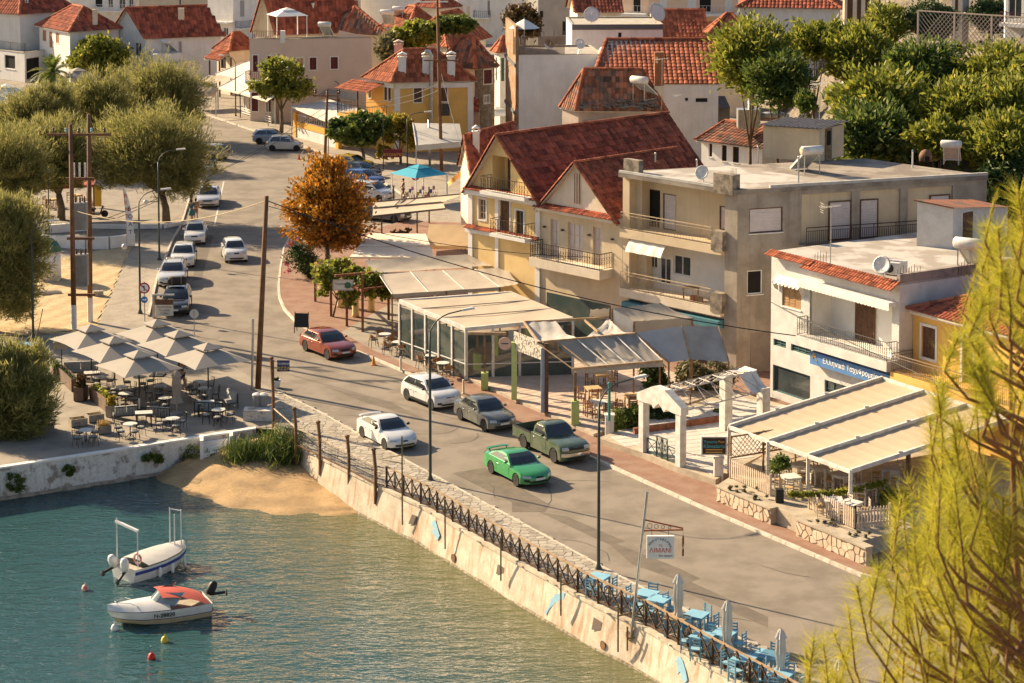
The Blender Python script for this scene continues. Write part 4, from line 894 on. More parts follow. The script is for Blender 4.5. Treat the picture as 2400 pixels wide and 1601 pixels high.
for (x,y) in((480,865),(1240,1010),(1340,1000),(1800,960)):
    t=thing('rebar_stub','cluster of rusty starter bars standing out of the white roof','steel bars',wr(x,y),group='starter bars on the white roof');b=MB()
    for k in range(5): b.tube([(-.3+.15*k,.03*(k%2),0),(-.3+.15*k+.02,0,.6+.1*(k%3))],.014,4)
    b.build('reinforcing_bar',mat('rusty_bar',(0.14,.08,.05),.9),t)
sd_=thing('roof_hut','whitewashed lean-to hut with brown door on the white roof','hut',wr(1360,700),world=True);fh=Fac(wr(1365,690),wr(1695,720));fh2=Fac(fh.B,fh.B+Vec((fh.e.x*.3-fh.n.x,fh.e.y*.3-fh.n.y,0)).normalized()*5.5)
hh=[ZWH+.05,fh.st(z31(1365,270))[1],fh.st(z31(1695,340))[1]]
b=MB();b.q(fh.pt(0,ZWH),fh.pt(fh.w,ZWH),fh.pt(fh.w,hh[2]),fh.pt(0,hh[1]));rd=(ZWH+1.7);b.q(fh2.pt(0,ZWH),fh2.pt(fh2.w,ZWH),fh2.pt(fh2.w,rd),fh2.pt(0,hh[2]));b.build('wall',M_rough,sd_)
b=MB();q3=fh.A+fh2.e*fh2.w;b.q(fh.pt(-.15,hh[1]+.04,.15),fh.pt(fh.w+.1,hh[2]+.04,.15),X2(fh2.B)+fh2.n*.15+UP*(rd+.04),X2(q3)+UP*(rd+.3));b.q(fh.pt(-.15,hh[1]-.04,.15),fh.pt(fh.w+.1,hh[2]-.04,.15),fh.pt(fh.w+.1,hh[2]+.04,.15),fh.pt(-.15,hh[1]+.04,.15));b.build('roof',M_tiled,sd_)
r=(.9,1.8,ZWH+.06,ZWH+1.95);window(sd_,fh2,r,'door',M_brown,dep=-.02,name='door',trim=M_frw,tw=.08)
Y0=W1+fW.e*.05;Y1=Y0+fW.e*15;fg=Fac(Y0-fW.n*.9,Y1-fW.n*.9);gy=thing('golden_house','golden yellow house with long balcony and red hipped roof beside the white building','house',Y0,world=True)
zg=fg.st(z31(1240,1235))[1];zgb=fg.st(z32(1230,130))[1]
zgb=3.75;w1=fg.rc(z31(1415,1420),z32(1535,185));w1=(w1[0],w1[1],zgb+.75,w1[3]);d1=fg.rc(z31(1790,1510),z32(1880,300));d1=(d1[0],d1[1],zgb+.03,zgb+2.4)
b=MB();fwall(b,fg,0,fg.w,.1,zg,[w1,d1],.18);fx=Fac(fg.pt(0,0,-12),fg.pt(0,0));fwall(b,fx,0,12,.1,zg);fx=Fac(fg.pt(fg.w,0),fg.pt(fg.w,0,-12));fwall(b,fx,0,12,.1,zg);b.build('wall',M_yel2,gy)
window(gy,fg,w1,'shut',M_mar if 0 else M_brown,M_frw,dep=.18,tw=.14);window(gy,fg,d1,'shut',M_brown,M_frw,dep=.18,name='door',tw=.14)
b=MB();fg.box(b,-.1,fg.w,zg-.28,zg-.05,.004,.2);b.build('cornice',M_white,gy,fixn=True)
balcony(gy,fg,-.02,fg.w,zgb,1.5,.62,M_yel2,mat('rail_bronze',(0.23,0.17,0.12),.5),.95,step=.13,mid=.8,r=.012,top=.04)
o=.45;A_,B_,C_,D_=fg.pt(-.1,zg,o),fg.pt(fg.w,zg,o),fg.pt(fg.w,zg,-12),fg.pt(-.1,zg,-12);hp=5.5;r0=fg.pt(6.2,zg+2.2,-6);r1=fg.pt(fg.w-5,zg+2.2,-6)
roofpart(gy,[[A_,B_,r1,r0],[D_,A_,r0],[B_,C_,r1],[C_,D_,r0,r1]],M_tile,.26,.38,[(A_,r0),(r0,r1),(D_,r0)],M_tileo)
# ---------------------------------------------------------------- town behind, hill on the right
Z0=lambda x,y:z00(x,y)
Z1=lambda x,y:z10(x,y)
Z2=lambda x,y:z20(x,y)
Z3=lambda x,y:z30(x,y)
M_whites=mat('white_far_render',(0.72,0.69,0.64),.9,(0.62,.59,.54),.7,.7,.04,10,streak=(0.5,.46,.4),sk=.3)
M_pink=mat('pink_beige_render',(0.60,0.47,0.38),.9,(0.55,.43,.345),.6,.7,.03,10)
M_stonew=mat('rubble_stone',(0.30,0.25,0.19),.95,(0.16,.13,.10),3.5,.95,.2,12,.5,10)
M_peach=mat('peach_render',(0.72,0.52,0.36),.9,(0.66,.47,.32),.6,.7,.03,10)
M_wood_rust=mat('weathered_cladding',(0.24,0.12,0.05),.85,(0.30,.25,.19),1.6,.9,.2,20,streak=(0.36,.19,.07),sk=.7)
# --- hill
def smooth(t): t=max(0.0,min(1.0,t));return t*t*(3-2*t)
def hillz(x,y):
    d1=(x-19.5)*.993-(y-172)*.115;d2=(x-30)*.22+(y-147)*.975
    h=min(8*smooth(d1/9)+5.8*smooth((d1-6)/16),13.8*smooth(d2/15))
    back=60*smooth((y-330)/330)
    return max(h+.5*math.sin(x*.9+y*.35)*smooth(h/4)+.4*math.sin(x*2.3-y*1.1)*smooth(h/4),back+.25*h)
MB().grid(lambda u,v:(lambda x,y:Vec((x,y,hillz(x,y)-.25)))(8+u*92,138+v*150),92,110).build('hill',mat('earth_slope',(0.19,0.155,0.12),1.0,(0.09,.075,.05),.5,.95,.25,3,.8,2),smooth=True,kind='structure')
MB().grid(lambda u,v:(lambda x,y:Vec((x,y,60*smooth((y-330)/330)-.3)))(-260+u*620,325+v*400),30,24).build('hills',mat('far_slope',(0.24,0.24,0.19),1.0,(0.16,.18,.13),.06,.9,.15,.5),smooth=True,kind='structure')
def hsur(x,y): return hillz(x,y)-.25
# --- left part of the town
h=house('white_gable_house','white house with gabled front and wide red roof behind the tamarisks',Z0(1040,300),Z0(1335,325),Z0(2030,300),6.0,M_whites,'gableL',M_tile,3.2,tw=.42,
  winL=[(Z0(1160,370),Z0(1200,520),'door',M_frw),(Z0(1240,390),Z0(1300,520),'glass',M_frw)],winR=[(Z0(1640,380),Z0(1670,520),'shut',mat('grey_shutter',(0.35,.34,.33),.7))],kind='shut',wcol=M_frw)
b=MB();f=h['fr'];
for s_ in(.49,.53): b.cbox(f.pt(f.w*s_,7.2,-1.4),.35,.35,1.9)
b.build('chimney',M_creaml,h['roof'],kind='stuff');
solar_heater(f.pt(f.w*.28,3.9,1.4),R(150),'black tank solar heater on the annexe of white gabled house',1.0)
b=MB();fr=h['fr'];fr.box(b,.4,fr.w*.42,.1,3.9,.01,2.4);b.build('annexe',M_whites,h['root'],fixn=True)
h=house('white_hip_house','white house with brown shutters and hipped tile roof behind the palm',Z0(360,235),Z0(640,292),Z0(1090,262),6.6,M_whites,'hip',M_tile,2.6,tw=.42,winL=[(Z0(390,275),Z0(425,380)),(Z0(452,290),Z0(482,440)),(Z0(512,300),Z0(545,400))],winR=[(.15,.3,3.6,5.2)],wcol=mat('orange_shutter',(0.36,.17,.08),.7))
chimney(h['roof'],h['C'].lerp(h['R'],.55)+h['fl'].e*-.5+UP*8.0,.55,1.0,M_creaml);antenna(h['C'].lerp(h['R'],.3)-h['fr'].n*1.5+UP*7.6,3.4,'thin antenna mast on the white hipped house',0.2)
h=house('white_left_house','low white house with large weathered hip roof by the terrace railing',Z0(-330,200),Z0(150,215),Z0(360,190),6.6,M_whites,'hip',M_tileo,3.0,tw=.42,winL=[(.75,.85,3.8,5.2)],wcol=M_brown)
h=house('rear_red_house','house with broad red hip roof behind the low white house',Z0(-160,110),Z0(180,130),Z0(700,95),8.0,M_whites,'hip',M_tile,3.4,tw=.45)
chimney(h['roof'],h['fr'].pt(h['fr'].w*.62,9.3,-2),.7,1.1);chimney(h['roof'],h['fr'].pt(h['fr'].w*.2,8.4,-1),.4,.9)
b_=house('terrace_building','flat roofed white terrace building with dark openings under a railing',Z0(-300,440),Z0(225,505),Z0(520,462),3.4,M_whites,'flat',winL=[(Z0(40,500),Z0(140,640),'dark'),(Z0(-120,500),Z0(0,640),'dark')],winR=[(.05,.45,.3,2.9,'dark',M_brown)],kind='dark',wcol=M_frw,parapet=.25)
railing(b_['roof'],[b_['fl'].pt(.2,3.65,-.3),b_['fl'].pt(b_['fl'].w-.2,3.65,-.3)],1.1,M_iron,step=.25,r=.02)
def block(label,L,C,R,ze,m,wins=(),winsR=(),z0=0,kind='glass',wcol=None,cat='building',par=.3): return house('flat_block',label,L,C,R,ze,m,'flat',winL=wins,winR=winsR,z0=z0,kind=kind,wcol=wcol or M_frw,parapet=par,cat=cat)
bl=block('white balcony block behind the red hip roofs',Z0(640,-205),Z0(1240,-200),Z0(1300,-203),9.0,M_whites,[(.38,.5,4.6,6.6,'dark'),(.58,.66,4.6,6.4),(.75,.85,4.4,6.4),(.9,.97,4.4,6.4)])
balcony(bl['root'],bl['fl'],bl['fl'].w*.35,bl['fl'].w*.98,4.2,1.3,.2,M_white,M_frw,.95,step=.3,r=.02)
block('beige blank walled block behind the wide red roof',Z0(1275,-190),Z0(1905,-200),Z0(1930,-202),9.0,mat('beige_far',(0.47,.40,.31),.9,(0.40,.34,.26),.6,.8),[(.58,.61,3.0,8.5,'dark')])
bl=block('white house with balcony and grey shutters beyond the wide red roof',Z0(1905,-150),Z0(2140,-135),Z0(2420,-155),9.4,M_whites,[(.2,.4,1.2,3.4),(.6,.8,1.2,3.4)],[(.22,.36,4.9,7.2,'shut',mat('grey_shutter',(0.35,.34,.33),.7))])
balcony(bl['root'],bl['fl'],0,bl['fl'].w,4.3,1.2,.2,M_white,M_frw,1.0,step=.25,r=.02);balcony(bl['root'],bl['fr'],.3,bl['fr'].w*.6,3.4,1.2,.2,M_white,M_iron,1.0,step=.2,r=.02)
house('tower_kiosk','small cream house with red pyramid roof and tiled side canopy',Z0(1990,450),Z0(2110,470),Z0(2351,445),5.2,M_creaml,'hip',M_tileo,1.9,tw=.4,winL=[(.3,.7,3.0,4.4,'dark')])
c_=thing('tiled_canopy','red tiled canopy on dark posts beside the cream pyramid roofed house','canopy',G(Z0(1915,690)),world=True);g0=G(Z0(1870,535),4.4);g1=G(Z0(2010,555),4.4);ee=(g1-g0);bb_=Vec((.4,1,0)).normalized()*3.2
roofpart(c_,[[g0,g1,g1+bb_+UP*.9,g0+bb_+UP*.9]],M_tileo,.4,.58)
for q in(g0+ee*.3+bb_*.1,g1-ee*.05+bb_*.1,g1+bb_*.9): MB().bar(Vec((q.x,q.y,.1)),Vec((q.x,q.y,4.4)),.18).build('post',M_brown,c_)
# --- pink house with roof terrace
h=house('pink_house','tall pink beige house with maroon shutters and roof terrace',Z1(-60,385),Z1(240,395),Z1(1060,372),8.6,M_pink,'flat',winL=[(.1,.25,5.4,7.2),(.55,.72,5.4,7.2),(.05,.25,1.2,3.2),(.5,.75,1.2,3.2)],winR=[(Z1(370,530),Z1(438,640),'glass',M_frw),(Z1(492,530),Z1(555,640)),(Z1(685,525),Z1(752,632))],kind='shut',wcol=M_mar,trim=M_frw,parapet=.35,cat='house')
f=h['fr'];b=MB();s1=f.st(Z1(745,365))[0];b.q(f.pt(s1,8.9),f.pt(f.w,8.9),f.pt(f.w,f.st(Z1(1055,345))[1]),f.pt(s1+.3,f.st(Z1(775,280))[1]));b.q(f.pt(s1,8.9,-.25),f.pt(f.w,8.9,-.25),f.pt(f.w,f.st(Z1(1055,345))[1],-.25),f.pt(s1+.3,f.st(Z1(775,280))[1],-.25));b.build('raking_wall',M_pink,h['root'])
railing(h['roof'],[h['fl'].pt(.3,9.0,-.2),h['fl'].pt(h['fl'].w-.2,9.0,-.2)],.8,mat('maroon_rail',(0.22,.09,.06),.7),step=.2,r=.03);MB().cbox(f.pt(0.1,8.6,-.1),.5,.5,1.3).build('parapet_post',M_white,h['roof'])
balcony(h['root'],h['fl'],0,h['fl'].w-.1,4.6,1.2,.3,M_white,MATS['maroon_rail'],1.0,step=.2,r=.03)
solar_heater(f.pt(f.w*.52,9.0,-1.2),R(170),'white solar heater on the pink house terrace')
def gazebo(p,w,hh,m,name,label,tiers=True,legs=True,rz=0.0,drop=.0,rise=None):
    t=thing(name,label,'gazebo',p,rz);b=MB();rise=rise or w*.22
    def pyr(b,a,z,c,z2):
        for i in range(4):
            q=[(-a,-a),(a,-a),(a,a),(-a,a)];r=[(-c,-c),(c,-c),(c,c),(-c,c)];j=(i+1)%4
            b.q((q[i][0],q[i][1],z),(q[j][0],q[j][1],z),(r[j][0],r[j][1],z2),(r[i][0],r[i][1],z2))
    pyr(b,w/2,hh,w*.16,hh+rise*.72);b.build('canopy',m,t)
    b=MB();pyr(b,w*.2,hh+rise*.70,.001,hh+rise*1.05);b.build('top_canopy',m,t)
    if legs:
        for x in(-1,1):
            for y in(-1,1): MB().bar((x*w*.46,y*w*.46,0),(x*w*.46,y*w*.46,hh+.02),.09).build('post',M_frw,t)
    return t
M_canv=mat('white_canvas',(0.70,0.68,0.64),.9,(0.6,.57,.52),1,.6);M_canvg=mat('grey_canvas',(0.33,0.295,0.25),.92,(0.29,.26,.22),.8,.7,.04,30)
gazebo(f.pt(f.w*.12,9.0,-3.0),3.6,2.3,M_canv,'roof_gazebo','white two tiered gazebo on the pink house terrace',rz=.4)
# --- roofs behind the pink house
h=house('long_red_house','house with long plain red roof behind the white gazebo',Z1(0,240),Z1(190,260),Z1(960,235),8.6,M_cream,'gableL',M_tile,4.0,tw=.45);b=MB();p=h['fr'].pt(h['fr'].w*.46,8.5,-1.0);b.tube([p,p+UP*2.6],.16,8);b.tube([p+UP*2.6,p+UP*2.8],.24,8);b.build('flue_pipe',M_steel,h['roof'])
h=house('patched_roof_house','house with patched old hip roof and solar heaters',Z1(610,265),Z1(840,300),Z1(1230,330),8.0,M_cream,'hip',M_tiled,2.9,tw=.42);solar_heater(h['fr'].pt(h['fr'].w*.75,9.0,-1.5),R(175),'solar heater on the patched old hip roof',1.1)
h=house('red_hip_house','house with bright red hip roof below the white tower block',Z1(1180,240),Z1(1400,275),Z1(1700,262),8.4,M_creaml,'hip',M_tileo,2.4,tw=.42);solar_heater(h['fl'].pt(h['fl'].w*.4,9.2,-.8),R(170),'pair of white tanks on the bright red hip roof',1.0)
block('tall white block with balconies behind the green trees',Z1(925,-235),Z1(1475,-225),Z1(1500,-230),9.6,M_whites)
bl=block('white tower block with narrow windows and small balcony',Z1(1870,-220),Z1(2350,-210),Z1(2480,-212),9.8,M_whites,[(.37,.45,4.4,6.6,'shut',M_frw),(.53,.58,4.2,6.4,'glass')]);balcony(bl['root'],bl['fl'],bl['fl'].w*.28,bl['fl'].w*.6,3.9,1.0,.2,M_white,M_iron,.95,step=.3,r=.02)
house('cream_town_house','cream house with maroon roof beside the white tower block',Z1(1475,60),Z1(1690,75),Z1(1860,60),7.4,M_creaml,'hip',M_tile,1.8,tw=.45,winL=[(.2,.3,5,6.4,'dark')])
bl=block('white house with peach shutters near the white tower block',Z1(1700,-60),Z1(1850,-50),Z1(1990,-65),8.4,M_whites,[(.2,.4,3.6,5.6)],[(.2,.35,4.6,6.6),(.6,.8,4.6,6.6)],kind='shut',wcol=M_peach);balcony(bl['root'],bl['fl'],0,bl['fl'].w,3.2,1,.2,M_white,M_iron,.95,step=.3,r=.02)
block('cream balcony block behind the long plain red roof',Z1(560,-180),Z1(930,-175),Z1(960,-178),9.0,M_creaml,[(.1,.25,4.4,6.2),(.35,.5,4.4,6.2,'shut',M_brown),(.6,.75,4.4,6.2),(.82,.95,4.4,6.2)])
block('grey block with slate blue roof edge beside the cream balcony block',Z1(-60,-190),Z1(560,-195),Z1(590,-197),9.2,mat('blue_grey_far',(0.36,.38,.38),.9,(0.5,.48,.44),.5,.8),[(.1,.2,4.6,6.4),(.4,.5,4.6,6.4)])
# --- yellow house, stone house, cream hip house
h=house('yellow_house','golden yellow house with brown shutters, white corners and three chimneys',Z1(1010,715),Z1(1275,750),Z1(1990,738),7.0,M_yel2,'hip',M_tileo,2.9,tw=.36,over=.5,winL=[(Z1(1180,780),Z1(1205,920)),(Z1(1215,790),Z1(1240,930)),(Z1(1035,790),Z1(1060,900),'glass',M_frw)],winR=[(Z1(1450,800),Z1(1522,938)),(Z1(1690,795),Z1(1755,930))],wcol=M_brown,trim=M_frw)
f=h['fr']
for a_ in(-.06,f.w-.5): b=MB();f.box(b,a_,a_+.56,.1,6.75,.004,.07);b.build('corner_quoin',M_white,h['root'],fixn=True)
b=MB();f.box(b,0,f.w,6.35,6.85,.075,.2);h['fl'].box(b,0,h['fl'].w,6.35,6.85,.01,.2);b.build('cornice',M_white,h['root'],fixn=True)
for s_ in(.1,.41,.73): chimney(h['roof'],f.pt(f.w*s_,7.1,-.35),.75,2.2,M_white)
chimney(h['roof'],f.pt(f.w*.12,8.4,-5.5),.8,1.6,M_pink)
b=MB();p=f.pt(f.w*.46,0,.45);b.tube([p+UP*1.6+f.e*-1.2,p+UP*1.8+f.e*-.9,p+UP*2.0,p+UP*2.6,p+UP*9.5,p+UP*9.9-f.e*.2,p+UP*9.9-f.e*.6],.2,8);b.build('flue_pipe',M_steel,h['root'])
bl=h['fl'];balcony(h['root'],bl,-1.8,bl.w*.72,3.6,2.2,.3,M_yel2,M_iron,1.0,step=.2,r=.02)
b=MB();tiles(b,[bl.pt(-2,6.0,2.4),bl.pt(bl.w*.7,6.0,2.4),bl.pt(bl.w*.7,6.7,.05),bl.pt(-2,6.7,.05)],.36,.5);b.build('porch_roof',M_tileo,h['root'])
for s_ in(-1.8,bl.w*.3): MB().bar(bl.pt(s_,3.6,2.1),bl.pt(s_,6.0,2.1),.14).build('porch_post',M_brown,h['root'])
lt=thing('tiled_lean_to','dark red tiled lean-to below the yellow house','lean-to',X2(f.pt(f.w*.4,0,3)),world=True)
q0,q1=G(Z1(1560,1030),3.4),G(Z1(2050,1030),3.4);roofpart(lt,[[q0,q1,q1+Vec((-.3,4.5,1.5)),q0+Vec((-.3,4.5,1.5))]],M_tile,.36,.5);MB().ob(X2(q0)+Vec((.3,.5,.1)),X2(q1-q0)*.94,(0,3.5,0),UP*3.2).build('wall',M_pink,lt,fixn=True)
h=house('stone_house','stone walled house with weathered tile roof and maroon shutters',Z1(1700,610),Z1(2010,628),Z1(2190,612),7.4,M_stonew,'hip',M_tiled,3.0,tw=.42,winL=[(.55,.72,5.2,6.8,'shut',M_mar)],winR=[(Z1(2092,645),Z1(2165,765)),(Z1(2095,880),Z1(2140,945),'glass',M_frw)],wcol=M_mar,trim=M_frw)
b=MB();fwall(b,h['fl'].back(-.02),0,h['fl'].w,.1,7.4);b.build('plaster_face',M_creaml,h['root'])
house('cream_hip_house','cream house with mossy red hip roof above the yellow house',Z1(1440,390),Z1(1760,435),Z1(2110,345),8.2,M_creaml,'hip',M_tileo,3.1,tw=.42,winL=[(.25,.4,6.2,7.2,'glass',M_frw)])
house('green_shutter_house','white house with green shutters beside the clad tower',Z1(2190,470),Z1(2240,480),Z1(2351,478),8.2,M_whites,'hip',M_tileo,1.6,tw=.42,winL=[(.2,.45,5.2,7.6)],winR=[(.1,.35,5.2,7.6)],wcol=M_grn)
house('pale_rear_house','pale house behind the green trees with grey shutter',Z1(1075,395),Z1(1090,400),Z1(1150,395),6.6,M_whites,'flat',winR=[(.1,.9,1.5,5.2,'glass',M_frw)])
# --- white block with the timber clad stair, second white block
h=house('white_wall_block','large blank white block with railed roof in front of the tile roofs',Z2(10,515),Z2(62,520),Z2(830,512),9.6,M_whites,'flat',dep=9,winR=[(Z2(662,668),Z2(714,802),'dark',M_frw)],parapet=.15)
f=h['fl'];b=MB();f.box(b,-.8,f.w-.02,.1,12.5,.01,.3);b.build('timber_cladding',M_wood_rust,h['root'],fixn=True)
for z_ in(4.0,8.6): b=MB();f.box(b,-.9,f.w,z_,z_+.3,.3,.42);b.build('floor_band',mat('slate_band',(0.10,.105,.11),.7),h['root'],fixn=True)
fr=h['fr'];b=MB();n_=46
for i in range(n_): p=fr.pt(fr.w*.62*i/n_-.5,9.8,-.15);b.bar(p,p+UP*(1.7 if i%9 else 2.2),.07)
b.build('timber_railing',M_oldwood,h['roof'])
u_=thing('roof_parasol','white parasol on the railed white roof','parasol',fr.pt(fr.w*.10,9.8,-2.5));MB().lathe([(1.5,2.3),(.8,2.75),(0,3.2)],n=8).build('canopy',M_canv,u_);MB().tube([(0,0,0),(0,0,3.3)],.04,6).build('pole',M_frw,u_)
for s_,l in((.36,'round tan satellite dish on the railed white roof'),(.73,'round yellowed satellite dish at the white block corner')): dish(fr.pt(fr.w*s_,9.8,-.4),R(20),l,.5,.6)
h=house('rear_white_block','white block with dark roof band behind the railed roof',Z2(535,235),Z2(550,238),Z2(1385,235),11.2,M_whites,'flat',dep=9,winR=[(Z2(972,295),Z2(1010,348),'dark',M_frw)],parapet=.1)
b=MB();h['fr'].box(b,0,h['fr'].w,10.8,11.3,.01,.1);b.build('roof_band',mat('slate_band',(0.10,.105,.11),.7),h['root'],fixn=True);dish(h['fr'].pt(h['fr'].w*.22,11.4,-.5),R(0),'white satellite dish facing out on the dark banded roof',.8,.6);dish(h['fr'].pt(h['fr'].w*.93,11.4,-.5),R(40),'large grey satellite dish at the end of dark banded roof',1.0,.8)
house('grey_back_house','grey house with small maroon awning beside the brown tree',Z2(150,-170),Z2(240,-160),Z2(560,-170),9.6,mat('grey_far',(0.40,.37,.33),.9,(0.33,.30,.27),.5,.8),'flat',winR=[(.05,.15,4.6,5.6,'dark'),(.7,.8,2,4,'dark')])
A=G(Z2(720,780),7.6);B=G(Z2(1915,780),7.6);fl_=Fac(A,B);lh=thing('large_tile_house','white walled house with very large ribbed tile roof','house',X2(A),world=True)
dz=fl_.st(Z2(900,360));ztop=11.1;rA=G(Z2(870,365),ztop);rB=G(Z2(1960,362),ztop)
wl_=[fl_.rc(Z2(1585,895),Z2(1622,930)),fl_.rc(Z2(1680,895),Z2(1802,945))]
b=MB();fwall(b,fl_,0.2,fl_.w-.2,0.1,7.55,wl_);b.q(A,rA,rA-Vec((.5,-1,0))+Vec((-1,6,-3)),A+Vec((0,9,0)));b.build('wall',M_whites,lh)
for r in wl_: window(lh,fl_,r,'dark',M_frw)
roofpart(lh,[[A+Vec((0,0,.1)),B+Vec((0,0,.1)),rB,rA],[rB+Vec((2,9,-4.0)),rA+Vec((-1,9,-4.0)),rA,rB]],M_tileo,.46,.62,[(rA,rB),(A,rA)])
h=house('ruined_house','derelict house with patchy slate and tile pyramid roof',Z2(460,985),Z2(610,1010),Z2(1400,1020),6.2,mat('grey_pink_plaster',(0.42,.34,.28),.95,(0.30,.25,.21),.8,.9),'hip',M_tiled,3.6,tw=.36,winR=[(Z2(1015,1110),Z2(1095,1180),'dark',M_frw),(Z2(1160,1115),Z2(1220,1175),'dark',M_frw)],over=.3,runs=True,winL=())
f=h['fr'];b=MB();f.box(b,.2,f.w*.46,.1,4.6,.01,1.6);po=b.build('whitewashed_porch',M_whites,h['root'],fixn=True);b=MB();tiles(b,[f.pt(.4,4.6,1.9),f.pt(f.w*.5,4.6,1.9),f.pt(f.w*.5,5.2,.05),f.pt(.4,5.2,.05)],.3,.45);b.build('porch_roof',M_tileo,po)
eL=h['L']+(h['fl'].n-h['fr'].n)*.3;nn=h['fr'];slab_m=mat('slate_slab',(0.17,.16,.15),.85,(0.26,.24,.21),2,.9,.1,10)
for k in range(150):
    s_=rnd.uniform(-.2,nn.w*.86);t_=rnd.uniform(0,.20);p=nn.pt(s_+t_*3.5,6.2+t_*3.9+.17,.35-t_*(nn.w*.33));b=MB();a=rnd.uniform(0,3.1);w_=rnd.uniform(.3,.6)
    ex=Vec((math.cos(a),math.sin(a),.0))*w_;ey=Vec((-math.sin(a)*.8,math.cos(a)*.8,.0))*w_*.8;b.ob(p-ex/2-ey/2,ex+UP*rnd.uniform(-.08,.08),ey+UP*.25*w_,UP*.05);b.build('slate',slab_m,h['roof'])
solar_heater(f.pt(f.w*.78,7.3,.2),R(140),'tilted solar heater on the ruined roof',1.25);antenna(f.pt(f.w*.97,6.5,.5),4.5,'tall bare aerial beside the ruined roof',.3);antenna(f.pt(f.w*1.15,1,2.5),7.0,'crooked aerial on a pole right of the ruin',.8)
b=MB();p=f.pt(f.w*.93,5.0,-.8);b.cbox(p,.9,.9,3.4);ch=b.build('chimney',M_creaml,h['roof']);MB().cbox(p+UP*3.4,.8,.8,3.0).build('brick_stack',mat('old_brick',(0.30,.12,.06),.9,(0.2,.09,.05),4,.9),ch)
q0,q1=G(Z2(1440,985),4.6),G(Z2(2000,985),4.6);fsd=Fac(q0,q1);t=thing('stone_shed','low rubble shed with light blue door','shed',X2(q0),world=True);b=MB();fwall(b,fsd,0,fsd.w,.1,4.5);b.build('wall',mat('dun_plaster',(0.33,.26,.19),.95,(0.23,.18,.13),1,.9),t);r=fsd.rc(Z2(1675,1040),Z2(1780,1210));b=MB();fsd.box(b,r[0],r[1],r[2],r[3],.01,.06);b.build('door',mat('light_blue_paint',(0.12,.30,.50),.7,(0.1,.24,.40),3,.8),t,fixn=True)
MB().ext([fsd.pt(-.3,4.55,.4),fsd.pt(fsd.w,4.55,.4),fsd.pt(fsd.w,5.0,-5),fsd.pt(-.3,5.0,-5)],UP*.08).build('roof',mat('fibre_cement',(0.23,0.20,0.18),.9,(0.15,.13,.12),2,.8),t,fixn=True)
h=house('small_tiled_house','small white house with dark ribbed tile roof and steel flue behind the grey block',Z2(1730,1262),Z2(1740,1275),Z2(2300,1345),6.0,M_whites,'gableL',M_tiled,1.1,dep=7,tw=.36,winR=[(.12,.18,4.6,5.8,'dark',M_frw),(.34,.42,4.4,5.8,'dark',M_brown),(.52,.62,4.4,5.8,'dark',M_brown)])
f=h['fr'];t=thing('steel_flue','shiny steel extractor flue box on the small tiled roof','flue',f.pt(f.w*.62,7.2,-1.2));MB().box(-.9,-.7,0,.9,.7,1.5).build('duct_box',M_steel,t);MB().tube([(.2,0,1.5),(.2,0,4.0)],.28,10).build('flue_pipe',M_steel,t,smooth=True);MB().lathe([(.45,4.0),(.45,4.12),(.1,4.35)],(.2,0,0),10).build('cowl',M_steel,t)
MB().tube([(.9,0,.9),(2.6,.2,.9),(3.2,.4,.7)],.35,10).build('elbow_duct',M_steel,t,smooth=True)
# --- peach apartment house, houses on the hill
h=house('peach_apartments','peach apartment house with long balconies and red band',Z2(960,-190),Z2(1260,-180),Z2(2080,-185),10.6,M_peach,'flat',winL=[(.5,.75,6.2,8.4,'dark')],winR=[(.12,.2,6.2,8.4),(.43,.53,6.2,8.4),(.56,.7,6.2,8.4,'dark'),(.85,.93,6.2,8.4)],wcol=M_frw)
balcony(h['root'],h['fr'],0,h['fr'].w,6.1,1.5,.35,M_white,M_frw,1.1,step=.5,r=.02);balcony(h['root'],h['fl'],0,h['fl'].w,6.1,1.5,.35,M_white,M_frw,1.1,step=.5,r=.02)
b=MB();h['fr'].box(b,.1,h['fr'].w,3.6,5.0,.01,.06);b.build('red_band',mat('salmon_band',(0.55,.18,.10),.85),h['root'],fixn=True)
house('ribbed_tile_house','house with ribbed red roof between white block and peach apartments',Z2(1380,350),Z2(1390,355),Z2(1800,352),8.2,M_creaml,'gableL',M_tileo,2.8,dep=8,tw=.44,over=.3);house('tan_tile_house','house with brown tile roof and yellow shutters behind the dark banded roof',Z2(590,90),Z2(600,95),Z2(1000,92),8.6,M_creaml,'gableL',M_tile,2.8,dep=8,tw=.44,winR=[(.1,.3,6,7.8,'shut',M_brown)])
house('orange_hip_house','house with orange hip roof next to the leafy tree',Z2(1790,290),Z2(1830,320),Z2(2200,330),9.0,M_creaml,'hip',M_tileo,2.2,tw=.44)
h=house('hill_white_house','white house with dark red eaves on the green hill',Z2(2075,62),Z2(2090,66),Z3(650,78),11.9,M_whites,'hip',M_tile,2.4,dep=8,z0=3.0,tw=.42,winR=[(.02,.07,8,11,'dark',M_brown)])
h=house('hill_tall_house','tall white house with brown balcony rails at the top of hill',Z3(2175,-200),Z3(2185,-196),Z3(2700,-170),18.9,M_whites,'flat',z0=9,winR=[(.05,.3,15.6,18,'glass',M_frw)]);balcony(h['root'],h['fr'],0,h['fr'].w,15.3,1.0,.3,M_white,M_mar,.9,step=.3,r=.02)
h=house('hill_colonnade_house','cream house with columns among trees on the hill',Z3(690,-160),Z3(705,-158),Z3(960,-155),17.5,M_creaml,'flat',z0=6,winR=[(.1,.3,12,17),(.45,.6,12,17),(.75,.9,12,17)])
h=house('hill_grey_house','grey house with pale column behind the dark round tree',Z3(1690,-160),Z3(1790,-155),Z3(1850,-158),18.2,MATS['grey_far'],'flat',z0=9,winL=[(.3,.6,15,17)])
lf=thing('lattice_fence','long pinkish diagonal lattice fence along the top of the green hill','fence',G(Z3(1370,400),14.0),world=True)
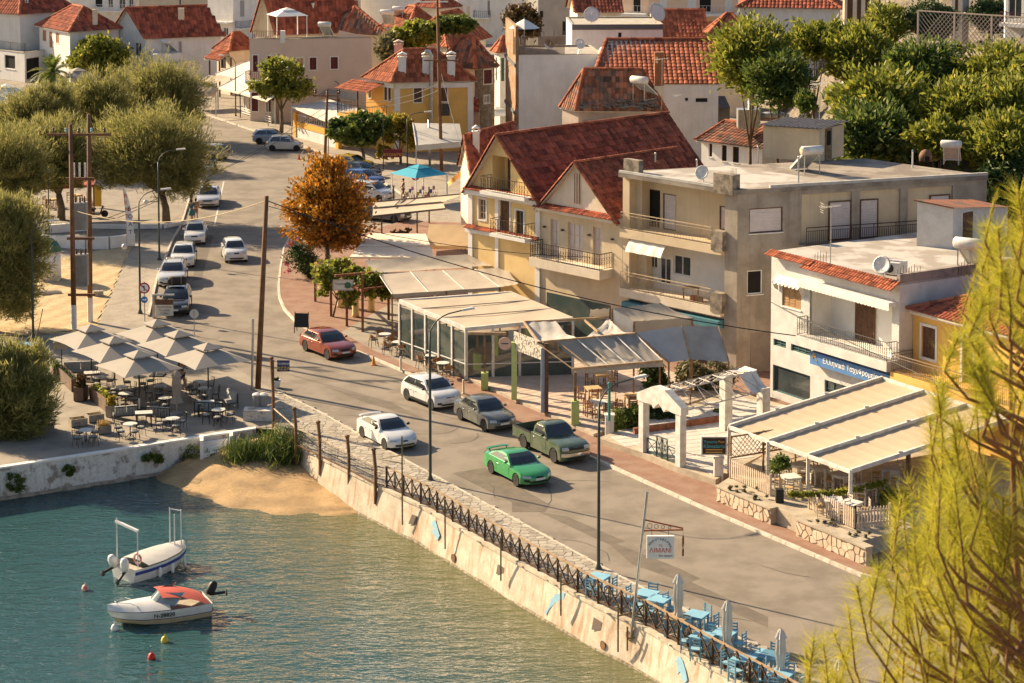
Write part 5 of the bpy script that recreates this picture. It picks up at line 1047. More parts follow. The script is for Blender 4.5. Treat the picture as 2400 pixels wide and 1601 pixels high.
A=G(Z3(1375,395),14.2);B=G(Z3(2400,470),14.2);fx=Fac(A,B);hl=2.6;m_l=mat('lattice_pink',(0.47,.36,.30),.9)
n_=int(fx.w/3.2)
for i in range(n_+1): b=MB();fx.box(b,fx.w*i/n_-.07,fx.w*i/n_+.07,13.6,14.2+hl,-.05,.05);b.build('post',m_l,lf,fixn=True)
for z_ in(14.25,14.2+hl-.05): b=MB();fx.box(b,0,fx.w,z_,z_+.09,-.04,.06);b.build('rail',m_l,lf,fixn=True)
ns=int(fx.w/.36)
for sg in(1,-1):
    for i in range(ns):
        x0=fx.w*i/ns;x1=x0+sg*hl*.9;z0_,z1_=14.25,14.2+hl
        if x1>fx.w: z1_=z0_+(z1_-z0_)*(fx.w-x0)/(x1-x0);x1=fx.w
        if x1<0: z1_=z0_+(z1_-z0_)*x0/(x0-x1);x1=0
        MB().bar(fx.pt(x0,z0_,.01*sg),fx.pt(x1,z1_,.01*sg),.05,.03).build('slat',m_l,lf)
t=thing('hill_chimney','small pale stone chimney among shrubs on the hill','chimney',G(Z3(1035,320),12.0));MB().box(-.45,-.45,-2,.45,.45,2.0).build('stack',M_conc,t);MB().lathe([(.5,2.0),(.5,2.1),(.4,2.6),(.2,2.85),(0,2.9)],n=8).build('cap',M_conc,t)
# ---------------------------------------------------------------- terraces, awnings, pergolas
M_awn=mat('awning_tan',(0.47,0.385,0.285),.9,(0.40,.325,.24),.9,.8,.05,25)
M_awnd=mat('awning_grey_tan',(0.40,0.345,0.275),.9,(0.31,.265,.21),.9,.8,.05,25)
M_awnc=mat('canopy_cream',(0.47,0.365,0.245),.9,(0.43,.33,.22),.9,.7,.04,25)
M_awno=mat('awning_straw',(0.62,0.45,0.25),.9,(0.56,.40,.22),.9,.7,.04,25)
M_terr=mat('terrace_edge',(0.42,0.35,0.26),.95,(0.30,.25,.18),1.5,.9,.12,12,.4,12)
M_tilep=[mat('terrace_tile_a',(0.50,.40,.32),.85,(0.44,.35,.28),2,.8,.06,20),mat('terrace_tile_b',(0.46,.355,.28),.85,(0.42,.325,.26),2,.8,.06,20)]
M_tilew=[mat('white_tile_a',(0.54,.50,.44),.85,(0.47,.43,.37),2,.8,.06,20),mat('white_tile_b',(0.50,.455,.40),.85,(0.45,.41,.36),2,.8,.06,20)]
M_postw=mat('post_white_paint',(0.66,0.63,0.57),.7,(0.50,.46,.40),2.5,.9,.06,20,streak=(0.4,.35,.28),sk=.4)
def cloth(b,p00,p10,p11,p01,nu=10,nv=6,sag=.05,wr=.01,mi=0,val=0.0):
    p00,p10,p11,p01=[Vec(p) for p in(p00,p10,p11,p01)];ph=rnd.uniform(0,6)
    def fn(u,v):
        p=p00.lerp(p10,u).lerp(p01.lerp(p11,u),v);p.z-=sag*4*v*(1-v)*(.6+.4*math.sin(u*math.pi))+wr*math.sin(u*17+ph)*math.sin(v*9+ph);return p
    b.grid(fn,nu,nv,mi)
def terrace(name,front,back,z,th,m,label=None):
    pts=[G(p,z) for p in front]+[Vec((q[0],q[1],z)) for q in back];o=MB().ext([p-UP*th for p in pts],UP*(th-.004)).build(name,m,fixn=True,kind='structure');return o,[(p.x,p.y) for p in pts]
def tilegrid(parent,poly,e1,size,gap,z,mats,name,cap=300,org=None,sx=1.0):
    e1=Vec(e1).normalized();e2=Vec((-e1.y,e1.x,0));poly=ccw(poly);out=[];org=org or Vec((poly[0][0],poly[0][1],0))
    for i in range(-90,90):
        for j in range(-90,90):
            c=org+e1*((i+.5)*size*sx)+e2*((j+.5)*size)
            if not inpoly(poly,c.x,c.y) or not(-200<P((c.x,c.y,z))[0]<2450): continue
            h_=(size-gap)/2;hx=(size*sx-gap)/2;q=[org+e1*((i+.5)*size*sx+a*hx)+e2*((j+.5)*size+b_*h_) for a,b_ in((-1,-1),(1,-1),(1,1),(-1,1))]
            if all(inpoly(poly,v.x,v.y) for v in q): out.append([(v.x,v.y) for v in q])
    pieces(out,lambda x,y,h:Vec((x,y,z+h)),.012,mats,name,parent,cap)
rd=Vec((.51,-.86,0));rn=Vec((.86,.51,0))
T1,poly1=terrace('terrace_taverna',[(1093,884),(1200,932),(1277,966),(1391,1017)],[(C0.x-1.0,C0.y-4.5),(C0.x-3,C0.y-1),(G((1240,790))).xy[:]],.26,.26,M_terr)
tilegrid(T1,poly1,rd,.62,.03,.26,M_tilep,'floor_tile',300)
T2,poly2=terrace('terrace_arch',[(1402,1026),(1504,1060),(1588,1094),(1677,1124)],[(W0.x+2.6,W0.y-5.6),(W0.x-1.0,W0.y-1.2),(C0.x-.6,C0.y-4.8)],.42,.42,M_terr)
tilegrid(T2,poly2,(.94,.34,0),.66,.03,.42,M_tilew,'floor_tile',300)
T3,poly3=terrace('terrace_canopy',[(1685,1134),(1869,1210),(2020,1268),(2120,1240)],[(Y1-fW.e*3).xy[:],(W1).xy[:],(W0.x+2.7,W0.y-5.7)],.85,.85,M_terr)
T0,poly0=terrace('terrace_cafe',[(800,778),(880,822),(1000,872),(1093,884)],[(G((1240,790))).xy[:],(Bl-fB.n*-1.5).xy[:],(G((960,690))).xy[:]],.14,.14,M_plaza)
# --- rubble faced retaining wall below the canopy taverna
def stonewall(label,a,c,zt,zb,ret=None):
    A,B=X2(G(a,zt)),X2(G(c,zt));f=Fac(A,B);t=thing('stone_wall',label,'wall',A,world=True);b=MB();f.box(b,0,f.w,zb,zt-.05,-.35,-.01);b.build('wall_core',mat('wall_mortar',(0.45,.36,.27),.95,(0.36,.28,.2),3,.8),t,fixn=True)
    polys=voronoi([(0,zb),(f.w,zb),(f.w,zt-.05),(0,zt-.05)],.36,.03,rnd,.4)
    ms=[mat('facing_stone_a',(0.56,.44,.32),.9,(0.48,.36,.26),4,.8,.08,20,.3,25),mat('facing_stone_b',(0.50,.39,.28),.9,(0.42,.32,.22),4,.8,.08,20,.3,25),mat('facing_stone_c',(0.60,.49,.37),.9,(0.52,.41,.3),4,.8,.08,20,.3,25)]
    for p in polys:
        q=[(min(max(x,.01),f.w-.01),min(max(z_,zb),zt-.05)) for x,z_ in ccw(p)];n=len(q);h_=rnd.uniform(.02,.05);sm=shrink(q,.02);sm=sm if len(sm)==n else q
        b=MB();b.add([f.pt(x,z_,-.008) for x,z_ in q]+[f.pt(x,z_,h_) for x,z_ in sm],[tuple(range(n,2*n))]+[(k,(k+1)%n,n+(k+1)%n,n+k) for k in range(n)]);b.build('stone',rnd.choice(ms),t)
    b=MB();f.box(b,-.04,f.w+.04,zt-.05,zt+.03,-.38,.08);b.build('wall_cap',M_terr,t,fixn=True)
    if ret: MB().ob(B-f.n*.36,f.n*.4,f.e*.02-f.n*0+Vec(ret)*1.8,UP*(zt)).build('return_wall',M_terr,t,fixn=True)
    return f
stonewall('crazy stone faced retaining wall between the steps and flower bed',(1680,1138),(1806,1192),.86,.1)
stonewall('crazy stone faced retaining wall below the corner of picket fence',(1866,1216),(2030,1284),.9,.1)
t=thing('stone_steps','short flight of stone steps up to the canopy taverna','steps',G((1836,1200)),world=True);A=G((1806,1184),.1);B=G((1866,1210),.1);e_=(B-A);n_=Vec((-e_.y,e_.x,0)).normalized();n_=n_ if n_.y>0 else -n_
for i in range(4): MB().ob(A+n_*(.32*i-.05),e_,n_*.34,UP*(.19*(i+1))).build('step',M_terr,t)
# --- picket fences of the canopy taverna
def picket(label,pts,z,h=.95,m=None,step=.15):
    t=thing('picket_fence',label,'fence',pts[0],world=True);m=m or mat('picket_paint',(0.60,.48,.36),.8,(0.5,.39,.29),3,.7)
    for a,c in zip(pts[:-1],pts[1:]):
        e=(c-a);L_=e.length;e=e/L_;n=int(L_/step);nn=Vec((e.y,-e.x,0))
        for hh in(.22,.75): MB().bar(a+UP*hh,c+UP*hh,.035,.08).build('rail',m,t)
        for i in range(n+1): b=MB();p=a+e*(L_*i/n);w_=.04;b.ext([p-e*w_+nn*.022+UP*.04,p+e*w_+nn*.022+UP*.04,p+e*w_+nn*.022+UP*(h-.05),p+nn*.022+UP*h,p-e*w_+nn*.022+UP*(h-.05)],nn*.02);b.build('picket',m,t,fixn=True)
        for q in(a,c): MB().bar(q,q+UP*(h+.08),.09).build('post',m,t)
picket('cream picket fence with trellis above at the canopy taverna front',[G((1712,1120),.86),G((1806,1162),.86)],.86)
picket('cream picket fence turning the corner below the canopy',[G((1897,1192),.86),G((2004,1240),.86),G((2085,1232),.86)],.86)
tl=thing('trellis_panel','brown diagonal trellis behind the cream picket fence','trellis',G((1715,1100),.86),world=True);A=G((1712,1116),.86);B=A+Vec((3.3,1.9,0));fx=Fac(A,B)
for z_ in(.85,1.85): b=MB();fx.box(b,0,fx.w,.86+z_,.86+z_+.07,-.03,.03);b.build('rail',M_oldwood,tl,fixn=True)
for s_ in(0,fx.w/2,fx.w): b=MB();fx.box(b,s_-.04,s_+.04,.86,.86+1.95,-.04,.04);b.build('post',M_oldwood,tl,fixn=True)
for i in range(16):
    for sg in(0,1): x0=fx.w*i/16;x1=min(fx.w,x0+.9);b=MB();zz0=.86+.9;zz1=zz0+(x1-x0)*1.05;b.bar(fx.pt(x0 if sg==0 else fx.w-x0,zz0,.012 if sg else -.012),fx.pt(x1 if sg==0 else fx.w-x1,zz1,.012 if sg else -.012),.03,.02);b.build('slat',M_oldwood,tl)
# --- big cream canopy of three retractable panels
cn=thing('taverna_canopy','large cream retractable canopy of three panels on white posts','canopy',G((1715,1140),.85),world=True)
zb_,zf_=3.55,2.75;FL=G(z22(1995,785),zf_);
backs=[G(z32(1050,340),zb_),G(z32(1430,460),zb_),G(z32(1820,585),zb_),G(z32(2220,715),zb_)]
fronts=[FL,G(z32(0,920),zf_),G(z32(370,1050),zf_),G(z32(760,1195),zf_)]
for i in range(3):
    b=MB();a0_,a1_,c1_,c0_=fronts[i],fronts[i+1],backs[i+1],backs[i]
    def fn(u,v,a0_=a0_,a1_=a1_,c1_=c1_,c0_=c0_):
        p=a0_.lerp(c0_,u).lerp(a1_.lerp(c1_,u),v);return p-UP*(.03+.05*math.sin(v*math.pi)+.018*abs(math.sin(u*13*math.pi)))
    b.grid(fn,104,6);b.build('canopy_panel',M_awnc,cn,smooth=False)
for i in range(4):
    g_=MB().bar(fronts[i]+UP*.02,backs[i]+UP*.02,.14,.2).build('guide_rail',M_postw,cn);
    for t_ in(.3,.62): b=MB();p=fronts[i].lerp(backs[i],t_);b.cbox(p+UP*.13,.22,.12,.07);b.build('bracket',M_silver,g_)
MB().bar(fronts[0]-UP*.02,fronts[3]-UP*.02,.14,.16).build('front_beam',M_postw,cn);MB().bar(backs[0],backs[3],.14,.16).build('rear_beam',M_postw,cn)
for i in range(4): b=MB();q=fronts[i];b.bar(Vec((q.x,q.y,.5)),Vec((q.x,q.y,zf_)),.15);b.build('post',M_postw,cn)
# --- white arched entrance and its truss pergola
ar=thing('arched_pergola','white arched gateway with steel truss pergola behind','pergola',G(z22(1210,1020),.42),world=True);za=.42
pA=X2(G(z22(1210,1010),za));pB=X2(G(z22(1548,1145),za));fa=Fac(pA,pB);ht=fa.st(z22(1215,545))[1];hp_=fa.st(z22(1370,450))[1]
for q in(pA,pB): MB().ob(q-fa.e*.19-fa.n*.19+UP*za,fa.e*.38,fa.n*.38,UP*(ht-za)).build('column',M_postw,ar)
b=MB();w_=fa.w
lo=[(-.3,ht),(.35,ht),(w_*.30,ht+.05),(w_*.36,ht-.12),(w_*.42,ht+.05),(w_*.5,ht+.22),(w_*.58,ht+.05),(w_*.64,ht-.12),(w_*.70,ht+.05),(w_-.35,ht),(w_+.3,ht)];up_=[(w_+.3,ht+.38),(w_*.66,ht+.98),(w_*.34,ht+.98),(-.3,ht+.38)]
b.ext([fa.pt(s_,z_,.23) for s_,z_ in lo+up_],fa.n*-.46);b.build('arch_head',M_postw,ar,fixn=True)
pC=G(z22(2310,440),ht+.2);dv=(X2(pC)-X2(pB));dl=dv.length;M_truss=mat('truss_steel',(0.50,.46,.41),.6,(0.34,.28,.22),3,.8)
for q in(X2(pC),X2(pC)-fa.e*w_): MB().ob(q-fa.e*.24-fa.n*.24+UP*za,fa.e*.48,fa.n*.48,UP*(ht-za+.3)).build('column',M_postw,ar)
lines=[(pA,ht+.12),(pA+fa.e*w_*.34,ht+.85),(pA+fa.e*w_*.66,ht+.85),(pB,ht+.12)]
for q,z_ in lines: MB().tube([q+UP*z_,q+dv+UP*z_],.035,5).build('truss_chord',M_truss,ar)
for k in range(7):
    t0=k/6;pts=[q+dv*t0+UP*z_ for q,z_ in lines];MB().tube(pts,.028,4).build('truss_rib',M_truss,ar)
    if k<6:
        for i in range(3): MB().tube([lines[i][0]+dv*t0+UP*lines[i][1],lines[i+1][0]+dv*(t0+1/6)+UP*lines[i+1][1]],.02,4).build('truss_brace',M_truss,ar)
b=MB();cloth(b,lines[1][0]+dv*.86+UP*(ht+.9),lines[2][0]+dv*.86+UP*(ht+.9),lines[2][0]+dv*1.08+UP*(ht+.9),lines[1][0]+dv*1.08+UP*(ht+.9),6,4,.1,.03);cloth(b,lines[3][0]+dv*.86+UP*(ht+.12),lines[3][0]+dv*1.06+UP*(ht+.1),lines[2][0]+dv*1.06+UP*(ht+.9),lines[2][0]+dv*.86+UP*(ht+.9),6,4,.1,.03);b.build('canvas_remnant',M_awnw,ar,smooth=True)
gt=thing('iron_gate','low dark green double gate with crossed bars under the white arch','gate',fa.pt(.2,za,0),world=True)
for k,(s0_,s1_,hh) in enumerate(((.26,w_*.35,.75),(w_*.35,w_*.5,1.05),(w_*.5,w_*.65,1.05),(w_*.65,w_-.26,.75))):
    b=MB();
    for z_ in(.08,hh): b.bar(fa.pt(s0_,za+z_),fa.pt(s1_,za+z_),.04)
    b.bar(fa.pt(s0_+.02,za),fa.pt(s0_+.02,za+hh),.05);b.bar(fa.pt(s1_-.02,za),fa.pt(s1_-.02,za+hh),.05);b.bar(fa.pt(s0_,za+.1),fa.pt(s1_,za+hh),.025);b.bar(fa.pt(s0_,za+hh),fa.pt(s1_,za+.1),.025)
    if 0<k<3:
        for j in range(1,4): x_=s0_+(s1_-s0_)*j/4;b.bar(fa.pt(x_,za+.08),fa.pt(x_,za+hh),.02)
    b.build('gate_leaf',mat('gate_green',(0.05,.095,.085),.6),gt)
for (x,y),lb in((z22(895,880),'short white pier beside the green post near the shrubs'),(z22(1895,1285),'short white pier at the end of picket fence')):
    q=G((x,y),.12);t=thing('white_pier',lb,'pillar',q);MB().box(-.22,-.22,0,.22,.22,1.15).build('shaft',M_postw,t);MB().box(-.26,-.26,1.15,.26,.26,1.22).build('cap',M_postw,t)
q=G(z22(893,745),1.25);t=thing('green_post','slim dark teal post standing on a white pier','post',(q.x,q.y,1.34));MB().tube([(0,0,0),(0,0,1.9)],.07,8).build('shaft',mat('teal_post',(0.05,.20,.17),.6),t);MB().lathe([(.1,1.9),(.1,1.95),(.03,2.0)],n=8).build('cap',MATS['teal_post'],t)
# --- torn taverna pergola: timber frame, tattered cloths
M_pw=mat('pergola_wood',(0.42,0.29,0.17),.85,(0.27,.18,.10),3,.9,.1,30)
pg=thing('taverna_pergola','timber pergola with torn grey awnings and patched canvas roof','pergola',G(z22(290,645),.26),world=True);zp_=.26
F0=X2(G(z22(20,535),zp_));F1=X2(G(z22(290,650),zp_));F2=X2(G(z22(580,760),zp_));
H1=hz(F1,z22(290,60)[1]);Hf=hz(F2,z22(580,300)[1])
for q,h_,m_,w2_ in((F0,H1-.3,mat('post_lime',(0.50,.60,.22),.7,(0.42,.5,.2),3,.8),.3),(F1,H1,mat('post_paleblue',(0.42,.50,.58),.7,(0.35,.41,.48),3,.8),.3)): MB().bar(q+UP*zp_,q+UP*h_,w2_).build('post',m_,pg)
MB().bar(F1+fa.e*.28+UP*zp_,F1+fa.e*.28+UP*(H1+.3),.2).build('post',M_brown,pg);MB().bar(F2+UP*zp_,F2+UP*(Hf+.1),.15).build('post',M_oldwood,pg)
MB().cbox(F2+UP*zp_,.42,.42,1.25).build('post_base',mat('lime_block',(0.42,.50,.16),.7,(0.36,.42,.15),3,.8),pg)
MB().bar(F0+UP*(H1-.2),F1+UP*(H1-.2),.06,1.0).build('print_banner',mat('spotted_banner',(0.55,.50,.42),.85,(0.10,.08,.06),7,.9,thr=(.5,.56)),pg)
fr0=G(z22(560,255),Hf+.1);fr1=G(z22(1385,180),Hf+.1);bk0=G(z22(230,15),4.0);bk1=G(z21(1130,1500),4.0)
MB().bar(fr0,fr1,.1,.12).build('front_beam',M_pw,pg);MB().bar(bk0,bk1,.12,.16).build('rear_beam',M_pw,pg)
for k in range(6): MB().tube([fr0.lerp(fr1,k/5),bk0.lerp(bk1,k/5)],.04,6).build('rafter',M_pw if k<2 else M_silver,pg)
for k,(a_,c_,m_) in enumerate(((.18,.48,MATS['awning_grey_tan']),(.46,.74,M_awnd),(.73,1.0,mat('grey_cloth',(0.30,.265,.225),.9,(0.24,.21,.18),1,.8)))):
    b=MB();cloth(b,fr0.lerp(fr1,a_)+UP*.02,fr0.lerp(fr1,c_)+UP*.02,bk0.lerp(bk1,c_)+UP*.03,bk0.lerp(bk1,a_)+UP*.03,12,10,.28 if k==0 else .12,.04);b.build('torn_awning',m_,pg,smooth=True)
b=MB();cloth(b,fr0-UP*.02,fr1-UP*.02,fr1-UP*.28+Vec((0,-.05,0)),fr0-UP*.25+Vec((0,-.05,0)),30,2,.02,.03);b.build('valance',M_awnd,pg,smooth=True)
mA=G(z21(110,1390),4.2);mB=G(z21(890,1350),4.3);mC=G(z21(1120,1480),4.0);mD=G(z21(240,1567),3.9)
MB().bar(mA,mB,.1,.12).build('rear_beam',M_pw,pg)
for a_,c_ in((mA,mD),(G(z21(650,1360),4.25),G(z21(790,1480),4.0))): MB().bar(a_,c_,.09,.1).build('rafter',M_pw,pg)
b=MB();cloth(b,mD,G(z21(600,1540),3.9),G(z21(400,1385),4.25),mA,10,6,.3,.06);b.build('torn_awning',mat('ragged_pale',(0.50,.46,.40),.9,(0.38,.34,.29),1.5,.8),pg,smooth=True)
b=MB();cloth(b,G(z21(660,1530),3.9),G(z21(1090,1490),4.0),G(z21(930,1400),4.2),G(z21(880,1350),4.3),10,6,.25,.06);b.build('torn_awning',MATS['ragged_pale'],pg,smooth=True)
tn=thing('canvas_roof','patched pale canvas tent roof with scalloped side over the taverna kitchen','canvas roof',X2(G(z21(1130,1480),3.9)),world=True)
k0,k1,k2,k3=G(z21(920,1265),4.9),G(z21(1360,1215),5.2),G(z21(1655,1350),4.6),G(z21(1125,1400),4.3)
k3=G(z21(1120,1385),4.35)
for i in range(3):
    b=MB();cloth(b,k3.lerp(k2,i/3),k3.lerp(k2,(i+1)/3),k0.lerp(k1,(i+1)/3),k0.lerp(k1,i/3),8,6,.08,.03);b.build('canvas_panel',M_awn,tn,smooth=True)
b=MB();cloth(b,k3-UP*.75,k2-UP*.55,k2,k3,18,3,-.05,.03);b.build('valance',M_awn,tn,smooth=True)
b=MB();cloth(b,k0-UP*1.0+Vec((.1,0,0)),k3-UP*.9,k3,k0,14,4,-.05,.05);b.build('side_curtain',M_awnw,tn,smooth=True)
b=MB();cloth(b,G(z21(710,1340),4.2),G(z21(890,1345),4.2),G(z21(895,1265),4.8),G(z21(720,1275),4.7),8,4,.1,.04);b.build('canvas_panel',M_awnw,tn,smooth=True)
for q in(k0,k1,k2,k3): MB().bar(Vec((q.x,q.y,.2)),q,.1).build('post',M_oldwood,tn)
sa=thing('grey_awning','smooth grey blue awning in two slopes right of the torn pergola','awning',X2(G(z22(1450,200),2.6)),world=True)
u0,u1,u2,u3=G(z21(1130,1490),4.05),G(z21(1560,1425),4.3),G(z22(1640,175),2.75),G(z22(1440,190),2.75);u4,u5=G(z21(1720,1400),4.3),G(z22(1870,140),2.75)
u3=G(z22(1440,195),2.7);u2=G(z22(1640,165),2.7);u5=G(z22(1990,190),2.7);u4=G(z21(1900,1430),4.2)
m_ga=mat('awning_bluegrey',(0.40,.40,.40),.85,(0.34,.335,.33),1,.7)
b=MB();cloth(b,u3,u2,u1,u0,10,8,.06,.02);b.build('awning_panel',m_ga,sa,smooth=True);b=MB();cloth(b,u2+Vec((.05,0,0)),u5,u4,u1+Vec((.05,0,0)),12,8,.08,.04);b.build('awning_panel',mat('awning_bluegrey2',(0.36,.345,.32),.9,(0.28,.26,.24),1,.8),sa,smooth=True)
for a_,c_ in((u3,u0),(u2,u1),(u5,u4)): MB().bar(a_,c_,.07,.09).build('rafter',M_pw,sa)
for q in(u3,u2,u5): MB().bar(Vec((q.x,q.y,.2)),q,.09).build('post',M_oldwood,sa)
# --- glass fronted cafe with tan roof
gc=thing('glass_cafe','glass fronted cafe with tan fabric roof on pale steel posts','cafe pavilion',G(z12(1940,320),.14),world=True);zr=3.5
q0=G(z11(1320,1185),zr);q1=G(z11(1930,1440),zr-.35);q2=G(z21(560,1345),zr+.1);q3=G(z21(0,1110),zr+.55)
g0_=X2(G(z12(1930,330),.14));A0=X2(q0)-Vec((0,0,0));A1=X2(q1)
b=MB();cloth(b,q0,q1,q2,q3,24,14,.10,.015);rf_=b.build('fabric_roof',M_awn,gc,smooth=True)
for t_ in(.33,.66): MB().tube([q0.lerp(q1,t_)+UP*.0,q3.lerp(q2,t_)+UP*-.02],.03,5).build('roof_seam',M_awnd,rf_)
for a_,c_ in((q0,q1),(q1,q2),(q0,q3)): MB().bar(a_-UP*.1,c_-UP*.1,.14,.22).build('fascia_beam',M_postw,gc)
M_pane=mat('cafe_pane',(0.07,.09,.08),.04,(0.03,.04,.038),.8,.8,spec=1.0)
def glazed(a,c,n,zt0,zt1,lo=.15):
    f=Fac(a,c)
    for i in range(n+1): zt=zt0+(zt1-zt0)*i/n;b=MB();f.box(b,f.w*i/n-.07,f.w*i/n+.07,.14,zt,-.07,.07);b.build('post',M_postw,gc,fixn=True)
    for i in range(n):
        zt=min(zt0+(zt1-zt0)*i/n,zt0+(zt1-zt0)*(i+1)/n)-.15;b=MB();f.box(b,f.w*i/n+.08,f.w*(i+1)/n-.08,.2,zt,-.012,.012);pn_=b.build('pane',M_pane,gc,fixn=True)
        b=MB();f.box(b,f.w*i/n+.08,f.w*(i+1)/n-.08,1.0,1.06,-.03,.03);b.build('mid_rail',M_silver,pn_,fixn=True)
glazed(A0-Vec((0,0,0)),A1,5,zr-.2,zr-.55);glazed(A1,X2(q2),4,zr-.55,zr-.1)
# --- two tier tan awning behind the vine pergola
aw_=thing('double_awning','long two tiered tan awning behind the vine pergola','awning',X2(G(z11(1250,1140),3.0)),world=True)
v0,v1,v2,v3=G(z11(1250,1135),3.0),G(z11(2240,1070),3.0),G(z11(2010,905),3.4),G(z11(1120,940),3.4)
x0_,x1_,x2_,x3_=G(z11(1085,940),3.45),G(z11(2040,880),3.45),G(z11(1900,770),3.9),G(z11(1000,825),3.9)
y1_,y2_=G(z21(60,1040),3.0),G(z11(2300,890),3.4);w1_,w2_=G(z21(0,860),3.45),G(z11(2240,755),3.9)
M_awt=mat('awning_taupe',(0.43,.365,.29),.9,(0.37,.31,.245),.9,.8,.05,25)
for nm,(a_,c_,e_,g_),m_ in(('lower_panel',(v0,v1,v2,v3),M_awt),('upper_panel',(x0_,x1_,x2_,x3_),M_awnd),('lower_panel',(v1,y1_,y2_,v2),M_awt),('upper_panel',(x1_,w1_,w2_,x2_),M_awt)):
    b=MB();cloth(b,a_,c_,e_,g_,16,8,.1,.02);b.build(nm,m_,aw_,smooth=True)
b=MB();cloth(b,v0-UP*.22,v1-UP*.22,v1,v0,20,1,0,.01);b.build('valance',M_awn,aw_)
for k in range(4): MB().tube([v0.lerp(v1,k/3),v3.lerp(v2,k/3)],.03,5).build('awning_arm',M_silver,aw_)
for q in(v0,v0.lerp(v1,.5),v1): MB().bar(Vec((q.x,q.y,.12)),q,.09).build('post',M_oldwood,aw_)
# --- vine pergola of square timber posts
vp=thing('vine_pergola','brown timber pergola overgrown with vine beside the pavement','pergola',G(z11(980,1480),.14),world=True);M_pgb=mat('stained_timber',(0.26,0.10,0.04),.8,(0.17,.065,.03),3,.9,.1,30)
vposts=[(545,1200),(690,1335),(835,1425),(980,1480),(1218,1370)];vtop=[870,940,1080,950,1120];VP=[]
for (x,y),tp in zip(vposts,vtop):
    q=X2(G(z11(x,y),.13));h_=hz(q,z11(x,tp)[1]);VP.append((q,h_));MB().bar(q+UP*.13,q+UP*h_,.15).build('post',M_pgb,vp)
def beam(a,c,w=.12,h=.14): MB().bar(a,c,w,h).build('beam',M_pgb,vp)
beam(VP[0][0]+UP*2.7,VP[1][0]+UP*2.7);beam(VP[1][0]+UP*2.7,VP[3][0]+UP*2.7);beam(VP[3][0]+UP*2.7,VP[4][0]+UP*2.7)
beam(G(z11(725,965),3.45),G(z11(1080,935),3.45));beam(G(z11(985,1010),3.0),G(z11(1050,950),3.4),.07,.07)
for k in range(6): a_=VP[1][0].lerp(VP[3][0],k/5)+UP*2.82;beam(a_,a_+rn*3.6,.08,.1)
for (x,y) in((775,1250),(915,1340),(1060,1290)):
    q=X2(G(z11(x,y),.13));MB().lathe([(.24,.13),(.22,.3),(.21,2.3),(.26,2.45)],q,12).build('round_column',M_yel,vp,smooth=True)
sgp=G(z11(800,1020),3.0);t=thing('hanging_sign','hanging cream sign with dark frame on the vine pergola','sign',(sgp.x,sgp.y,2.45));MB().box(-.62,-.03,0,.62,.03,.62).build('sign_board',mat('sign_cream',(0.66,.62,.52),.7,(0.6,.55,.46),3,.6),t);b=MB()
for q in((-.66,0,-.6,.66),(.6,0,.66,.66),(-.6,0,.6,.06),(-.6,.6,.6,.66)): b.box(q[0],-.045,q[1],q[2],.045,q[3])
b.build('sign_frame',M_steel,t);MB().lathe([(0,0),(.2,.0),(.21,.015)],(.3,-.04,.33),10,ax=(0,-1,0)).tube([(.1,-.05,.2),(.25,-.05,.28),(.45,-.05,.22)],.03,4).build('drawing',M_grn,t)
for k,l in enumerate(('~ ~ ~','~ ~')): text3(t,'Taverna' if k==0 else 'ouzeri',(-.52,-.035,.36-.2*k),(1,0,0),UP,(0,-1,0),.2,mat('ink_brown',(0.15,.10,.07),.7)) if k==0 else None
# --- awnings further back along the side street
fa_=thing('flat_awning','pair of flat tan awnings on dark frames beside the parked cars','awning',X2(G(z11(1070,420),2.9)),world=True);M_fr=mat('dark_frame',(0.07,.065,.06),.6)
for (a,c,e,g) in(((1070,420),(1740,350),(1720,295),(1075,350)),((1070,345),(1700,290),(1900,215),(1075,290)),):
    p_=[G(z11(*v),3.2) for v in(a,c,e,g)];b=MB();cloth(b,*p_,14,5,.06,.01);b.build('awning_panel',M_awn,fa_,smooth=True);MB().bar(p_[0],p_[1],.1,.12).build('edge_beam',M_fr,fa_);MB().bar(p_[3],p_[2],.1,.12).build('edge_beam',M_fr,fa_)
for (x,y,yb) in((1265,360,470),(1590,380,480),(1480,470,570),(1155,470,570)):
    q=G(z11(x,yb),.12);MB().bar(q,q+UP*2.9,.11).build('post',M_fr,fa_)
a_,c_=G(z11(1265,365),3.0),G(z11(1400,230),3.3);b=MB()
for o_ in(0,.3): b.bar(a_+UP*o_,c_+UP*o_,.05)
for k in range(9): b.bar(a_.lerp(c_,k/9),a_.lerp(c_,(k+1)/9)+UP*.3,.03)
b.build('lattice_beam',M_fr,fa_)
a_=thing('straw_awning','straw yellow sloping awning on the yellow corner house','awning',X2(G(z11(1560,680),2.6)),world=True);p_=[G(z11(*v),z_) for v,z_ in(((1555,685),2.6),((1975,685),2.6),((1985,580),3.5),((1620,500),3.6))]
p_=[G(z11(1555,690),2.5),G(z11(1975,690),2.5),G(z11(1960,500),3.6),G(z11(1590,490),3.6)]
b=MB();cloth(b,*p_,14,6,.05,.01);b.build('awning_cloth',M_awno,a_,smooth=True);MB().grid(lambda u,v:p_[0].lerp(p_[1],u)-UP*(v*(.2+.06*abs(math.sin(u*40)))),80,1).build('valance',M_awno,a_)
for q in(p_[0],p_[1]): MB().bar(Vec((q.x,q.y,.12)),q,.08).build('post',M_silver,a_)
a_=thing('cream_parapet','long cream flat canopy roof behind the orange tree','canopy',X2(G(z11(900,800),2.7)),world=True);p_=[G(z11(*v),2.9) for v in((860,790),(1640,800),(1560,580),(1040,575))];MB().ext([q-UP*.12 for q in p_],UP*.12).build('roof_sheet',M_creaml,a_,fixn=True);MB().bar(G(z11(960,685),2.96),G(z11(1600,690),2.96),.16,.1).build('roof_rib',M_postw,a_)
for q in p_: MB().bar(Vec((q.x,q.y,.1)),q-UP*.1,.12).build('post',M_postw,a_)
